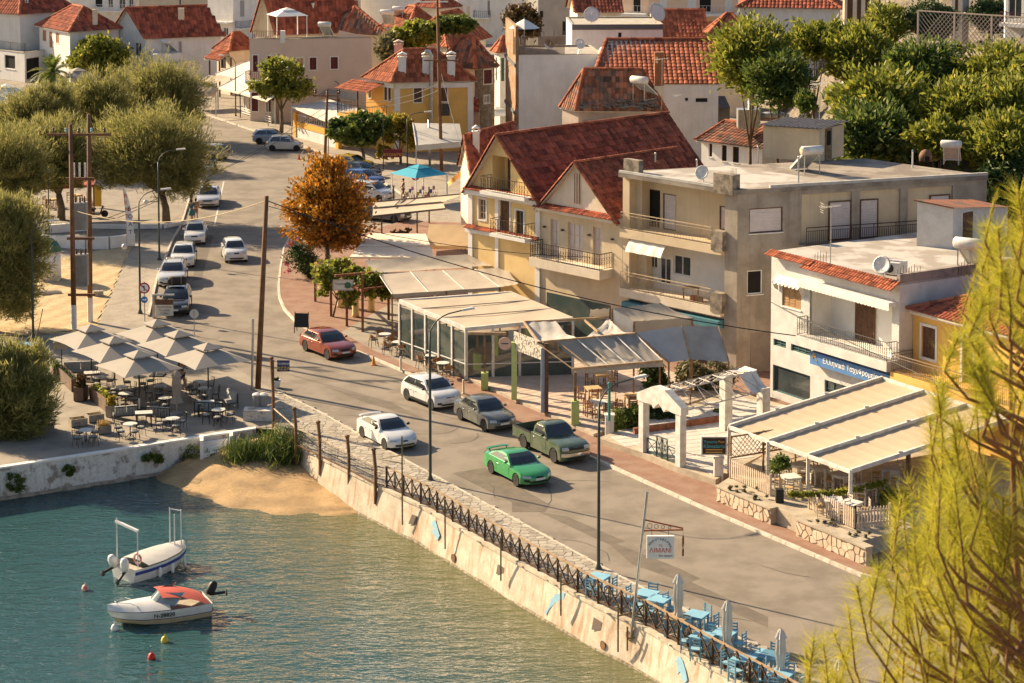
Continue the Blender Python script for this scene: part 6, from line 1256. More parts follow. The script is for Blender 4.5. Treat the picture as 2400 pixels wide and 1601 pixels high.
a_=thing('orange_awning','orange drop awning on the side of the yellow corner house','awning',X2(G(z11(1770,140),4.0)),world=True);p_=[G(z11(1755,105),3.6),G(z11(1770,145),3.4),G(z11(1930,0),4.6),G(z11(1880,0),4.8)];b=MB();cloth(b,*p_,6,6,.05,.02);b.build('awning_cloth',mat('awning_orange',(0.60,.33,.10),.85),a_,smooth=True);MB().tube([p_[1],p_[1]+Vec((2.2,1.2,-.2))],.04,5).build('awning_arm',M_silver,a_)
# ---------------------------------------------------------------- vehicles
M_tyre=mat('tyre_rubber',(0.022,0.021,0.020),.9,(0.05,.045,.04),8,.6);M_rim=mat('alloy_rim',(0.42,.40,.37),.35,(0.3,.28,.25),8,.7,metal=.6);M_cglass=mat('car_glass',(0.022,.026,.028),.05,(0.04,.045,.045),1.5,.7,spec=1.0)
M_trim=mat('black_trim',(0.02,.02,.02),.55);M_lamp=mat('headlight_lens',(0.52,.52,.50),.12,(0.35,.35,.34),9,.7,spec=.8);M_tail=mat('tail_lens',(0.32,.02,.015),.2,spec=.6);M_plate=mat('number_plate',(0.70,.69,.64),.5,(0.45,.44,.4),30,.8);M_chrome=mat('chrome',(0.6,.6,.6),.12,metal=1.0)
def paint(name,c,dusty=.25,metal=0.0): return mat('paint_'+name,c,.24,tuple(x*(1-dusty)+.30*dusty*y for x,y in zip(c,(1,.9,.75))),1.6,.8,.03,20,metal=metal,spec=.5,coat=.9)
def lerpx(pts,z):
    for (x0,z0),(x1,z1) in zip(pts[:-1],pts[1:]):
        if min(z0,z1)<=z<=max(z0,z1) and z0!=z1: return x0+(x1-x0)*(z-z0)/(z1-z0)
    return pts[-1][0] if z>pts[-1][1] else pts[0][0]
def wheels(t,wb,tr,r,m_r,off=0.0,sp=6):
    for x in(wb/2+off,-wb/2+off):
        for s in(-1,1):
            b=MB();y0=s*tr/2;b.lathe([(r*.62,-.10),(r*.93,-.11),(r,-.07),(r,.07),(r*.93,.11),(r*.62,.10)],(x,y0,r),18,ax=(0,s,0));w=b.build('wheel',M_tyre,t,smooth='auto')
            b=MB();b.lathe([(r*.66,.06),(r*.64,.095),(r*.60,.085),(r*.56,.05)],(x,y0,r),18,ax=(0,s,0));b.lathe([(r*.17,.05),(r*.15,.09),(0,.095)],(x,y0,r),8,ax=(0,s,0))
            for k in range(sp):
                a=2*math.pi*k/sp;c=Vec((x,y0+s*.075,r));dx=Vec((math.cos(a),0,math.sin(a)));tx=Vec((-math.sin(a),0,math.cos(a)));b.ob(c+dx*r*.12-tx*r*.07-Vec((0,.015,0)),dx*r*.5,tx*r*.14,Vec((0,.03,0)))
            b.build('rim',m_r,w,fixn=True)
            MB().lathe([(0,.02),(r*.62,.02)],(x,y0,r),14,ax=(0,s,0)).build('brake_disc',M_trim,w)
def make_car(name,label,sp,pm,loc,head,group=None,extra=None):
    """sp: L,W,H,wb,r, belt, hood, nose (front height), cowl, wst, rrf, rbs (cabin stations), tail, deck"""
    L_,W_,H_,wb,r=sp['L'],sp['W'],sp['H'],sp['wb'],sp['r'];belt=sp.get('belt',.95);off=sp.get('off',0.06);xf=L_/2;xr=-L_/2;nose=sp.get('nose',.68);k=sp.get('rnd',.30)
    t=thing(name,label,'car' if name!='pickup_truck' else 'pickup',loc,math.atan2(head[1],head[0]),group)
    cx=sp['cowl'];xd=sp.get('deck',None)
    fr=[(xf-.06,.24),(xf,.34),(xf+.0,.52),(xf-.05,nose-.06),(xf-.16,nose+.02)]
    up=fr+[(xf-.5,nose+.02+(sp['hood']-nose)*.55),(cx,sp['hood'])]+[(cx-.25,belt)]
    if sp.get('end'): up+=[(sp['end'],belt),(sp['end'],.45)];rear_pts=[]
    else:
        up+=[(sp['rbs'],sp.get('rb',belt))];
        if xd: up+=[(xr+.18,xd),(xr+.04,xd-.05)]
        else: up+=[(xr+.10,belt-.03)]
        up+=[(xr,.62),(xr+.02,.42),(xr+.08,.26)]
    bot=[];ra=r+.055;ws=(-wb/2+off,wb/2+off)
    for xw in ws:
        if sp.get('end') and xw<sp['end']: continue
        bot+=[(xw-ra*math.cos(a),max(.2,r+ra*math.sin(a))) for a in [(-.18+i*(math.pi+.36)/8) for i in range(9)]]
    if sp.get('end'): bot=[(sp['end'],.3)]+bot;
    ol=up+bot;n=len(ol);T=[-1,-.965,-.82,-.5,0,.5,.82,.965,1];b=MB();nu=len(up)
    def sec(tt):
        o=[];a=abs(tt)
        for i,(x,z) in enumerate(ol):
            px,pz=x,z
            if i<nu:
                if x>xf-.62: px=x-k*a**3.2*max(0,(x-(xf-.62))/.62)
                if x<xr+.5 and not sp.get('end'): px=x+k*.6*a**3.2*((xr+.5)-x)/.5
                if z>.6: pz=z-.045*a**3-(.05 if a==1 else 0)
            y=tt*W_/2*(1 if z<.62 or a<1 else .985)
            if a==1: y*=.995
            o.append((px,y,pz))
        return o
    S=[sec(tt) for tt in T]
    for s_ in S: b.v+=s_
    for j in range(len(T)-1):
        for i in range(n): i2=(i+1)%n;b.f.append((j*n+i,j*n+i2,(j+1)*n+i2,(j+1)*n+i));b.m.append(0)
    b.f.append(tuple(range(n)));b.m.append(0);b.f.append(tuple((len(T)-1)*n+i for i in range(n))[::-1]);b.m.append(0)
    b.build('body',pm,t,smooth='auto')
    MB().box(xr*.8 if not sp.get('end') else xr*.9,-W_/2+.22,.18,xf*.86,W_/2-.22,.40).build('underbody',M_trim,t)
    wst,rrf,rbs=sp['wst'],sp['rrf'],sp['rbs'];hb,htp=W_/2-.05,W_/2-sp.get('tum',.25);rz=H_-sp.get('rdrop',.05)
    rb=sp.get('rb',belt)
    prof=[(cx+.05,sp['hood']-.03,hb-.02),((cx+wst)/2+.03,(sp['hood']+H_)/2+.03,(hb+htp)/2+.02),(wst,H_-.035,htp),((wst+rrf)/2,H_,htp),(rrf,rz,htp-.02),((rrf+rbs)/2-.03,(rz+rb)/2+.02,(hb+htp)/2-.01),(rbs,rb-.03,hb-.04)]
    b=MB();TT=[-1,-.93,-.6,0,.6,.93,1];m_=len(prof)
    for tt in TT:
        for i,(x,z,hw) in enumerate(prof):
            a=abs(tt);xx=x-(.10*a**2.5 if i<=2 else -.07*a**2.5 if i>=4 else 0);b.v.append((xx,tt*hw,z-(.035*a**3 if 1<i<5 else 0)))
    for j in range(len(TT)-1):
        for i in range(m_-1): b.f.append((j*m_+i,j*m_+i+1,(j+1)*m_+i+1,(j+1)*m_+i));b.m.append(0)
    b.f.append(tuple(range(m_)));b.m.append(0);b.f.append(tuple((len(TT)-1)*m_+i for i in range(m_))[::-1]);b.m.append(0)
    b.build('cabin',sp.get('roofm',pm),t,smooth='auto')
    z0,z1=belt+.05,H_-.13
    def hw(z): return lerpx([(p_[2],p_[1]) for p_ in prof[:3]],z)+.006
    def xfr(z): f=(z-sp['hood'])/(H_-sp['hood']);return cx+.05-.1+(wst-cx-.05)*f-.12+.05*math.sin(f*3.1)
    def xrr(z): f=(z-rb)/(rz-rb);return rbs+.07+(rrf-rbs)*max(0,f)+.14
    xb=sp.get('bp',(wst+rrf)/2+.05);segs=[(xb+.035,None),(None,xb-.035)] if not sp.get('twodoor') else [(None,None)]
    if sp.get('end'): segs=[(None,None)]
    for s in(-1,1):
        for lo,hi in segs:
            q=[]
            for z in(z0,z1):
                q.append((lo if lo is not None else xrr(z),hi if hi is not None else xfr(z),z))
            (a0,a1,_),(c0_,c1_,_)=q
            if a1-a0<.1: continue
            b=MB();pts=[Vec((a0,s*hw(z0),z0)),Vec((a1,s*hw(z0),z0)),Vec((max(c1_,c0_+.1),s*hw(z1),z1)),Vec((c0_,s*hw(z1),z1))];b.ext(pts,(0,s*.012,0));b.build('side_window',M_cglass,t,fixn=True)
    def strip(pa,v0,v1,w,sg,name):
        def fn(u,v):
            q=(v0+(v1-v0)*v)*2;i=min(1,int(q));f=q-i;tt=(2*u-1)*w;a=abs(tt);x,z,h=[pa[i][j_]+(pa[i+1][j_]-pa[i][j_])*f for j_ in range(3)]
            return Vec((x-sg*(.10 if sg>0 else .07)*a**2.5+sg*.014,tt*h,z+.012))
        b=MB();b.grid(fn,14,6);return b.build(name,M_cglass,t,smooth=True)
    strip(prof[:3],.07,.92,.88,1,'windscreen');strip(prof[4:][::-1],.12,.90,.84,-1,'rear_window')
    def fx(y,z):
        a=abs(y)/(W_/2);x=lerpx(fr,z);return x-k*a**3.2*max(0,(x-(xf-.62))/.62)
    def patch(name,y0,y1,za,zb_,m,o=.01,zc=None):
        b=MB();b.grid(lambda u,v:Vec((fx(y0+(y1-y0)*u,za+(zb_-za)*v)+o,y0+(y1-y0)*u,(za+(zb_-za)*v)+(zc or 0)*u)),6,2);return b.build(name,m,t)
    hw_=W_/2
    lz=sp.get('lamp',(nose-.13,nose-.01));
    for s in(-1,1): patch('headlight',s*hw_*.52,s*hw_*.90,lz[0],lz[1],M_lamp,.012)
    patch('grille',-hw_*sp.get('gw',.42),hw_*sp.get('gw',.42),lz[0],lz[1]-.02,M_trim,.010)
    patch('bumper_intake',-hw_*.62,hw_*.62,.30,.40,M_trim,.010);patch('number_plate',-.26,.26,.43,.53,M_plate,.02)
    if sp.get('fog'):
        for s in(-1,1): patch('fog_light',s*hw_*.62,s*hw_*.85,.36,.47,M_trim,.012)
    if not sp.get('end'):
        for s in(-1,1): b=MB();a=.86;b.grid(lambda u,v:Vec((xr-.012+k*.6*(.62+.3*u)**3.2,s*hw_*(.62+.30*u),.68+.20*v)),3,2);b.build('tail_light',M_tail,t)
    for s in(-1,1):
        MB().lathe([(0,-.09),(.06,-.07),(.075,0),(.06,.07),(0,.09)],(cx-.28,s*(hw_+.06),belt+.09),8,ax=(0,1,0)).build('mirror',sp.get('mirm',pm),t,smooth=True)
        gaps=[cx-.12,xb]+([] if sp.get('twodoor') or sp.get('end') else [max(xrr(belt+.05)-.05,-wb/2+off+r*.7)])
        if sp.get('twodoor'): gaps=[cx-.12,xb-.25]
        if sp.get('end'): gaps=[cx-.12,sp['end']+.15]
        for g_ in gaps: MB().box(g_-.006,s*(hw_*.995-.001),.36,g_+.006,s*(hw_*.995+.003),belt-.12).build('door_gap',M_trim,t)
        for g_ in gaps[1:]: MB().box(g_+.08,s*(hw_*.99),belt-.22,g_+.24,s*(hw_+.02),belt-.19).build('door_handle',pm,t)
        if sp.get('clad'): MB().box(-wb/2+off+r+.1,s*(hw_-.02),.22,wb/2+off-r-.1,s*(hw_+.012),.36).build('sill_cladding',M_trim,t)
    wheels(t,wb,W_-.21,r,sp.get('rim',M_rim),off)
    if extra: extra(t,sp)
    return t
def beside(rear,front,W_,frac=.10):
    """car origin and heading from the ground marks of its two near (right) wheels"""
    a,c=G(rear),G(front);h=(c-a).normalized();rt=Vec((h.y,-h.x,0));m=(a+c)/2;return m-rt*(W_/2-frac),h
HATCH=dict(L=4.0,W=1.74,H=1.47,wb=2.54,r=.31,belt=.94,hood=.96,nose=.76,cowl=.95,wst=.28,rrf=-1.35,rbs=-1.88)
def S(**k): x=dict(HATCH);x.update(k);return x
p,hd=beside(z12(470,92),z12(655,166),1.77)
make_car('hatchback','copper red metallic hatchback parked along the right kerb',S(L=4.32,W=1.77,H=1.42,wb=2.69,belt=.93,hood=.92,nose=.70,cowl=.80,wst=.05,rrf=-1.35,rbs=-1.95,r=.32,gw=.3,fog=1,mirm=paint('copper',(0.27,.045,.015),.05,.3)),paint('copper',(0.27,.045,.015),.05,.3),p-hd*.06,hd)
p,hd=beside(z12(1390,537),z12(1612,628),1.75);M_pw_=paint('white',(0.66,.65,.62),.18)
make_car('hatchback','white crossover hatchback with dark cladding parked behind the grey sedan',S(clad=1,fog=1,nose=.80,hood=1.0,gw=.3,lamp=(.70,.76),mirm=M_trim),M_pw_,p,hd)
p,hd=beside(z12(1882,720),z12(2098,824),1.71)
make_car('sedan','dusty grey green sedan parked between white hatchback and pickup',S(L=4.25,W=1.71,H=1.425,wb=2.61,belt=.92,hood=.93,nose=.70,cowl=.82,wst=.15,rrf=-1.0,rbs=-1.6,deck=.98,gw=.32),paint('grey_green',(0.105,.115,.105),.35,.2),p,hd)
def spoiler(t,sp):
    b=MB();x=-sp['L']/2+.22;b.grid(lambda u,v:Vec((x-.16*v-.0*u,(2*u-1)*.62,1.06+.03*v-.05*abs(2*u-1)**3)),8,1);b.grid(lambda u,v:Vec((x-.16*v,(2*u-1)*.62,1.03+.03*v-.05*abs(2*u-1)**3)),8,1);b.box(x-.1,-.5,.92,x-.04,-.44,1.03);b.box(x-.1,.44,.92,x-.04,.5,1.03);b.build('spoiler',t.children[0].data.materials[0],t)
p,hd=beside(z12(985,888),z12(1185,997),1.70)
make_car('fastback','white five door fastback driving along the seawall pavement',S(L=4.245,W=1.70,H=1.35,wb=2.605,belt=.90,hood=.88,nose=.64,cowl=.86,wst=.2,rrf=-.95,rbs=-1.75,rb=.95,deck=.96,rdrop=.08,r=.30,gw=.15,rnd=.42,lamp=(.53,.61),mirm=M_trim),M_pw_,p,hd,extra=spoiler)
p,hd=beside(z12(2165,1210),z22(45,1330),1.73)
make_car('coupe','bright green two door coupe with rear spoiler on the road',S(L=4.34,W=1.73,H=1.31,wb=2.475,belt=.90,hood=.86,nose=.64,cowl=.72,wst=.05,rrf=-.95,rbs=-1.65,rb=.93,deck=.95,rdrop=.08,r=.31,twodoor=1,gw=.22,rnd=.45,lamp=(.54,.62),fog=1),paint('green',(0.035,.30,.085),.10,.1),p,hd,extra=spoiler)
def bed(t,sp):
    m=t.children[0].data.materials[0];W_=sp['W'];x0,x1=-sp['L']/2+.05,sp['end']-.03;z0,z1=.48,1.02;ra=sp['r']+.06;xw=-sp['wb']/2+sp.get('off',.06)
    for s in(-1,1):
        ol=[(x0,z0),(xw-ra,z0)]+[(xw-ra*math.cos(a),sp['r']+ra*math.sin(a)) for a in [.3+i*(math.pi-.6)/6 for i in range(7)]]+[(xw+ra,z0),(x1,z0),(x1,z1),(x0,z1)];sd_=MB().ext([Vec((x,s*W_/2*.99,z)) for x,z in ol],(0,-s*.06,0)).build('bed_side',m,t,fixn=True)
        MB().box(x0,s*W_/2*.98-.05,z1,x1,s*W_/2*.98+.05,z1+.03).build('bed_rail',M_trim,sd_)
    MB().box(x0-.05,-W_/2*.97,z0,x0,W_/2*.97,z1).build('tailgate',m,t);MB().box(x0,-W_/2*.93,.62,x1,W_/2*.93,.68).build('bed_floor',M_trim,t);MB().box(x1-.05,-W_/2*.96,z0,x1,W_/2*.96,z1).build('bed_front',m,t)
    MB().box(x0-.16,-W_/2*.9,.42,x0-.05,W_/2*.9,.55).build('rear_bumper',M_chrome,t)
    b=MB();xf=sp['L']/2;b.grid(lambda u,v:Vec((xf+.06-.18*abs(2*u-1)**3,(2*u-1)*W_*.48,.44+.17*v)),10,1);b.build('front_bumper',M_chrome,t)
p,hd=beside(z22(105,978),z22(385,1110),1.72)
make_car('pickup_truck','dark green pickup truck with open bed and chrome bumper',S(L=4.89,W=1.74,H=1.66,wb=2.95,r=.36,belt=1.10,hood=1.10,nose=.92,cowl=.95,wst=.45,rrf=-.42,rbs=-.55,end=-.62,off=.12,rb=1.12,tum=.22,rnd=.16,lamp=(.74,.90),gw=.48,mirm=M_trim),paint('dark_green',(0.062,.098,.050),.22,.1),p,hd,extra=bed)
fa0,fb0=G(z01(1910,355)),G(z01(1600,1350));hl=(fb0-fa0).normalized()
def nose_at(px,h,L_): q=G(px);return q-h*(L_/2)
def taxi(t,sp): MB().box(-.55,-.15,sp['H']-.01,-.35,.15,sp['H']+.10).build('taxi_sign',mat('sign_yellow',(0.6,.42,.05),.5),t)
make_car('saloon_car','silver saloon taxi with roof sign under the tamarisk',S(L=4.92,W=1.85,H=1.47,wb=2.94,belt=.95,hood=.96,nose=.74,cowl=.95,wst=.2,rrf=-1.1,rbs=-1.85,deck=1.0,r=.33,gw=.40),paint('silver_dark',(0.50,.50,.50),.15,.3),nose_at(z01(1905,352),hl,4.92),hl,extra=taxi)
make_car('hatchback','small white hatchback with upright windscreen beside the promenade lamp',S(L=3.7,W=1.6,H=1.5,wb=2.4,cowl=.85,wst=.35,rrf=-1.35,rbs=-1.75,nose=.78,hood=.98,belt=.98,gw=.3,r=.28),M_pw_,nose_at(z01(1785,690),hl,3.7),hl)
make_car('hatchback','white hatchback parked just behind the silver white estate',S(L=4.03,W=1.73,H=1.47,mirm=M_trim),M_pw_,nose_at(z01(1672,905),hl,4.03),hl)
def rails(t,sp):
    for s in(-1,1): MB().tube([(.1,s*.55,sp['H']-.06),(.0,s*.55,sp['H']+.03),(-1.4,s*.55,sp['H']+.03),(-1.5,s*.55,sp['H']-.06)],.018,5).build('roof_rail',M_chrome,t)
EST=S(L=4.66,W=1.81,H=1.48,wb=2.68,belt=.95,hood=.95,nose=.76,cowl=.92,wst=.2,rrf=-1.75,rbs=-2.2,r=.32,gw=.32,fog=1)
make_car('estate_car','silver white estate car in the row beside the promenade',EST,paint('silver',(0.56,.56,.55),.15,.2),nose_at(z01(1570,1085),hl,4.66),hl,extra=rails)
tb=make_car('estate_car','black estate car with luggage on its roof beside the shop board',S(**{k:v for k,v in EST.items()}),paint('black',(0.018,.018,.020),.08,.2),nose_at(z01(1600,1350),hl,4.66),hl,extra=rails)
bx=thing('roof_bag','black soft luggage bag strapped on the black estate','luggage',tb.location+Vec((0,0,1.53))+hl*-.5,tb.rotation_euler.z);MB().lathe([(0,-.62),(.26,-.58),(.31,-.3),(.31,.3),(.26,.58),(0,.62)],(0,0,.29),10,ax=(0,1,0)).build('bag_body',mat('bag_black',(0.03,.03,.03),.8),bx,smooth=True);b=MB()
for y in(-.3,.3): b.lathe([(.32,-.03),(.32,.03)],(0,y,.29),12,ax=(0,1,0))
b.build('strap',mat('strap_brown',(0.25,.14,.06),.8),bx)
make_car('hatchback','tiny white city car driving towards the seawall',S(L=3.5,W=1.6,H=1.48,wb=2.37,cowl=.9,wst=.4,rrf=-1.25,rbs=-1.65,nose=.80,hood=1.0,belt=.98,gw=.22,r=.28,off=.1),M_pw_,nose_at(z01(2175,852),(hl+Vec((.16,0,0))).normalized(),3.5),(hl+Vec((.16,0,0))).normalized())
p,hd=beside(z10(150,1388),z10(362,1388),1.66);make_car('hatchback','small silver hatchback parked across the far kerb',S(L=3.64,W=1.66,H=1.5,wb=2.37,cowl=.95,wst=.4,rrf=-1.2,rbs=-1.65,nose=.76,hood=1.0,r=.28),paint('silver_pale',(0.52,.52,.50),.15,.2),p,hd)
p,hd=beside(z10(18,1325),z10(262,1322),1.68);make_car('hatchback','blue grey hatchback standing behind the small silver hatchback',S(L=3.9,W=1.68),paint('blue_grey',(0.27,.32,.38),.2,.2),p,hd)
make_car('hatchback','beige metallic hatchback seen from behind beside the tamarisks',S(L=3.85,W=1.65),paint('beige',(0.33,.30,.24),.2,.2),G(z00(1930,1455)),Vec((-.80,.60,0)))
hp=Vec((.86,-.5,0))
make_car('sedan','yellow taxi sedan behind the orange tree',S(L=4.4,W=1.74,H=1.44,wb=2.65,deck=1.0,rrf=-1.0,rbs=-1.65),paint('taxi_yellow',(0.52,.34,.04),.15),G(z10(880,1560)),hp,extra=taxi)
make_car('hatchback','dark grey hatchback between yellow taxi and blue car',S(),paint('graphite',(0.06,.065,.075),.2,.2),G(z11(960,62)),hp)
make_car('hatchback','bright blue hatchback beside the white kerb island',S(),paint('blue',(0.04,.12,.33),.12,.2),G(z11(985,135)),hp)
make_car('minivan','pale silver minivan nearest the flat tan awnings',S(L=4.2,W=1.75,H=1.62,nose=.85,hood=1.08,belt=1.02,cowl=1.05,wst=.35,rrf=-1.7,rbs=-2.0),paint('silver_van',(0.55,.57,.60),.15,.2),G(z11(1060,268)),hp)
make_car('sedan','dark sedan parked beneath the flat tan awnings',S(L=4.4,W=1.74,H=1.44,wb=2.65,deck=1.0,rrf=-1.0,rbs=-1.65),paint('graphite',(0.06,.065,.075),.2,.2),G(z11(1190,455)),hp)
# --- scooters
def scooter(px,rz,label,c):
    t=thing('scooter',label,'scooter',G(px),rz)
    for x in(-.62,.62): w=MB().lathe([(.16,-.06),(.27,-.05),(.29,0),(.27,.05),(.16,.06)],(x,0,.29),12,ax=(0,1,0)).build('wheel',M_tyre,t);MB().lathe([(0,-.03),(.16,-.03),(.16,.03),(0,.03)],(x,0,.29),10,ax=(0,1,0)).build('rim',M_rim,w)
    MB().ext([Vec((x,-.14,z)) for x,z in((-.8,.55),(-.2,.3),(.2,.28),(.42,.95),(.5,.93),(.38,.3),(.2,.2),(-.3,.22),(-.7,.4))],(0,.28,0)).build('body',c,t,fixn=True);MB().box(-.75,-.14,.66,-.05,.14,.78).build('saddle',M_trim,t);MB().box(-.6,-.12,.5,-.15,.12,.66).build('engine_cover',c,t)
    MB().tube([(.62,0,.29),(.42,0,1.0)],.03,6).build('fork',M_chrome,t);MB().tube([(.36,-.33,1.05),(.42,0,1.02),(.36,.33,1.05)],.02,5).build('handlebar',M_chrome,t);MB().lathe([(.09,0),(.06,.1),(0,.12)],(.5,0,.86),8,ax=(1,0,0)).build('headlight',M_lamp,t)
scooter(z00(1960,1560),R(-60),'dark scooter parked by the tamarisk behind the silver taxi',paint('black',(0.018,.018,.020)));scooter(z01(1925,20),R(-50),'white scooter standing next to the dark scooter',M_pw_);scooter(z01(890,430),R(10),'black scooter parked on the paving behind the tall wooden poles',paint('black',(0.018,.018,.020)))
# ---------------------------------------------------------------- street furniture, cafe furniture, signs
M_lampp=mat('lamp_post_green',(0.045,.06,.05),.5,(0.07,.075,.065),3,.7);M_rust=mat('rust_post',(0.20,.10,.045),.85,(0.10,.055,.03),4,.9,.15,20);M_pole=mat('pole_wood',(0.20,.095,.045),.85,(0.12,.06,.03),2,.9,.15,20,streak=(0.28,.15,.08),sk=.6);M_wire=mat('black_cable',(0.02,.02,.02),.6)
def lamp(base,h,arm,label,az,globe=None,m=None,group=None):
    """street lamp: flared foot, post, curved arm, flat head"""
    t=thing('street_lamp',label,'street lamp',G(base));m=m or M_lampp;a=Vec((math.cos(az),math.sin(az),0))
    MB().lathe([(.17,0),(.17,.05),(.09,.25),(.075,.3),(.06,h*.75),(.045,h*.9)],n=10).build('post',m,t,smooth=True)
    b=MB();pts=[Vec((0,0,h*.88))]+[a*(arm*(1-math.cos(x))*.75)+UP*(h*.88+(h*.12)*math.sin(x)) for x in [i*math.pi/2/6 for i in range(1,7)]];pts.append(a*arm+UP*(h*1.005));b.tube(pts,.035,6);b.build('arm',m,t,smooth=True)
    b=MB();n_=Vec((-a.y,a.x,0));p=a*(arm-.05)+UP*(h*1.0);b.add([p-n_*.06,p+a*.7-n_*.12+UP*.03,p+a*.7+n_*.12+UP*.03,p+n_*.06,p-n_*.05+UP*.1,p+a*.65-n_*.09+UP*.13,p+a*.65+n_*.09+UP*.13,p+n_*.05+UP*.1],[(0,3,2,1),(4,5,6,7),(0,1,5,4),(1,2,6,5),(2,3,7,6),(3,0,4,7)]);b.build('lamp_head',M_silver,t)
    if globe:
        b=MB();g=Vec((math.cos(globe[1]),math.sin(globe[1]),0));b.tube([UP*globe[0],g*.85+UP*(globe[0]+.02)],.03,5);b.build('side_arm',m,t);MB().lathe([(0,-.2),(.15,-.14),(.2,0),(.15,.14),(0,.2)],g*.95+UP*globe[0],12).build('globe',mat('globe_glass',(0.62,.58,.50),.3),t,smooth=True)
    return t
lamp(d(1374,1310),8.0,1.9,'tall green street lamp rising beside the blue tables on the seawall',R(35));lamp(d(988,1105),8.1,1.9,'tall green street lamp beside the white fastback',R(35))
lamp(d(322,720),8.0,1.5,'street lamp with low globe arm beside the no turn sign',R(20),(4.4,R(180)));lamp(d(366,597),8.0,1.4,'street lamp with low globe arm near the white city car',R(20),(4.3,R(200)))
lamp((78,792),7.2,1.1,'slim dark lamp post at the edge of the sand',R(20))
for (x,y,yb,l) in((765,740,1120,'far lamp post in front of the pink house'),(1390,1040,1567,'lamp post beside the yellow leaved tree')):
    q=z10(x,yb);lamp(q,hz(G(q),z10(x,y)[1]),1.7,l,R(150 if x<1000 else 20))
for (x,y,yb,l,az) in((2165,520,1075,'lamp post in front of the white awnings restaurants',150),(1545,385,640,'lamp post against the white gabled house',165),(1705,930,1130,'lamp arm rising over the tamarisk crown',15)): q=z00(x,yb);lamp(q,hz(G(q),z00(x,y)[1]),1.6,l,R(az))
def globelamp(px,h,label):
    t=thing('globe_lamp',label,'lamp',G(px));MB().lathe([(.12,0),(.1,.1),(.05,.2),(.04,h)],n=8).build('post',M_lampp,t);MB().lathe([(0,0),(.16,.06),(.2,.2),(.14,.36),(0,.4)],(0,0,h),12).build('globe',mat('globe_glass',(0.62,.58,.50),.3),t,smooth=True)
globelamp(z01(452,620),5.0,'globe topped lamp before the white curved walls')
# --- wooden poles and lines
def upole(base,top,label,r=.16,m=None):
    q=G(base);h=hz(q,top[1]);tip=G(top,h);tip=Vec((tip.x,q.y,h));t=thing('utility_pole',label,'utility pole',q,world=True);MB().tube([q,q.lerp(tip,.5),tip],[r,r*.9,r*.72],10).build('shaft',m or M_pole,t,smooth=True);return t,q,tip
P1,p1b,p1t=upole(d(592,892),d(612,450),'leaning brown wooden pole at the corner of the quay',.17)
MB().tube([p1b+Vec((-.3,-.2,0)),p1b+Vec((-.22,-.1,4))],.07,6).build('cable_conduit',M_steel,P1)
T1_,t1b,t1t=upole(d(170,757),d(162,285),'left pole of the transformer pair with crossarm',.17);T2_,t2b,t2t=upole(d(207,740),d(204,262),'right pole of the transformer pair with crossarm',.17)
for t_,b0 in((T1_,t1b),(T2_,t2b)): MB().tube([b0,b0+UP*1.6],.18,10).build('white_base',M_white,t_)
tr_=thing('transformer_rack','grey transformers and crossarms slung between the twin poles','transformer',(t1b+t2b)/2+UP*1.9,world=True);ax=(t2b-t1b)
for z_,w_ in((12.2,1.7),(9.4,.6),(5.6,.55),(2.0,.55)): b=MB();c=(t1b+t2b)/2+UP*z_;e_=Vec((1,0,0));b.bar(c-e_*(ax.x/2+w_),c+e_*(ax.x/2+w_),.12,.16);b.build('crossarm',M_pole,tr_)
for z0_,h_ in((6.2,1.7),(2.6,2.0)): c=(t1b+t2b)/2;tk=MB().cbox(c+UP*z0_,.85,.7,h_).build('transformer_tank',mat('transformer_grey',(0.30,.29,.26),.6,(0.22,.21,.19),2,.8),tr_);b=MB();
for z0_ in(8.2,4.85):
    for k in range(3): b=MB();p=(t1b+t2b)/2+Vec((-.28+.28*k,0,z0_-.3));b.lathe([(.05,0),(.08,.08),(.05,.14),(.08,.22),(.05,.28),(.03,.4)],p,8);b.build('insulator',mat('insulator_brown',(0.10,.06,.04),.3),tr_)
for k in range(5): b=MB();p=(t1b+t2b)/2+Vec((-1.6+.8*k,0,12.3));b.lathe([(.03,0),(.1,.12),(.05,.18),(.1,.26),(.02,.34)],p,8);b.build('insulator',mat('insulator_glass',(0.25,.45,.45),.2) if k%2 else MATS['insulator_brown'],tr_)
for k in range(3): b=MB();p=(t1b+t2b)/2+Vec((-.35+.35*k,0,9.5));b.tube([p,p+UP*.9],.07,6);b.build('fuse_holder',M_silver,tr_)
P3,p3b,p3t=upole(z10(632,1500),z10(655,850),'wooden pole beside the yellow taxi with double insulators',.15);P4,p4b,p4t=upole(z10(1705,1600),z10(1663,-40),'very tall brown pole in front of the yellow house',.17);P5,p5b,p5t=upole(z10(1598,1560),z10(1585,1100),'short grey pole by the veranda restaurant',.12,M_steel)
MB().bar(p3t+Vec((-1.2,0,-.3)),p3t+Vec((1.2,0,-.3)),.1,.12).build('crossarm',M_pole,P3)
for k in(-1.1,0,1.1): MB().lathe([(.04,-.2),(.14,0),(.06,.1),(.14,.22),(.03,.3)],p3t+Vec((k,0,.05)),8).build('insulator',MATS['insulator_brown'],P3)
z4=hz(p4b,z10(0,555)[1]);MB().bar(Vec((p4b.x-1.6,p4b.y,z4)),Vec((p4b.x+1.6,p4b.y,z4)),.1,.12).build('crossarm',M_pole,P4);MB().cbox(Vec((p4b.x+.4,p4b.y-.1,z4-5)),.7,.5,1.1).build('junction_box',M_iron,P4)
z4t=hz(p4b,5);MB().bar(Vec((p4b.x-2.4,p4b.y,z4t)),Vec((p4b.x+.6,p4b.y+.5,z4t)),.1,.12).build('crossarm',M_silver,P4)
P6,_,p6t=upole(z10(368,330),z10(355,-30),'brown pole with diagonal stay behind the gazebo roof',.17);P7,_,p7t=upole(z20(408,430),z20(398,60),'brown pole with crossarm behind the railed white roof',.17)
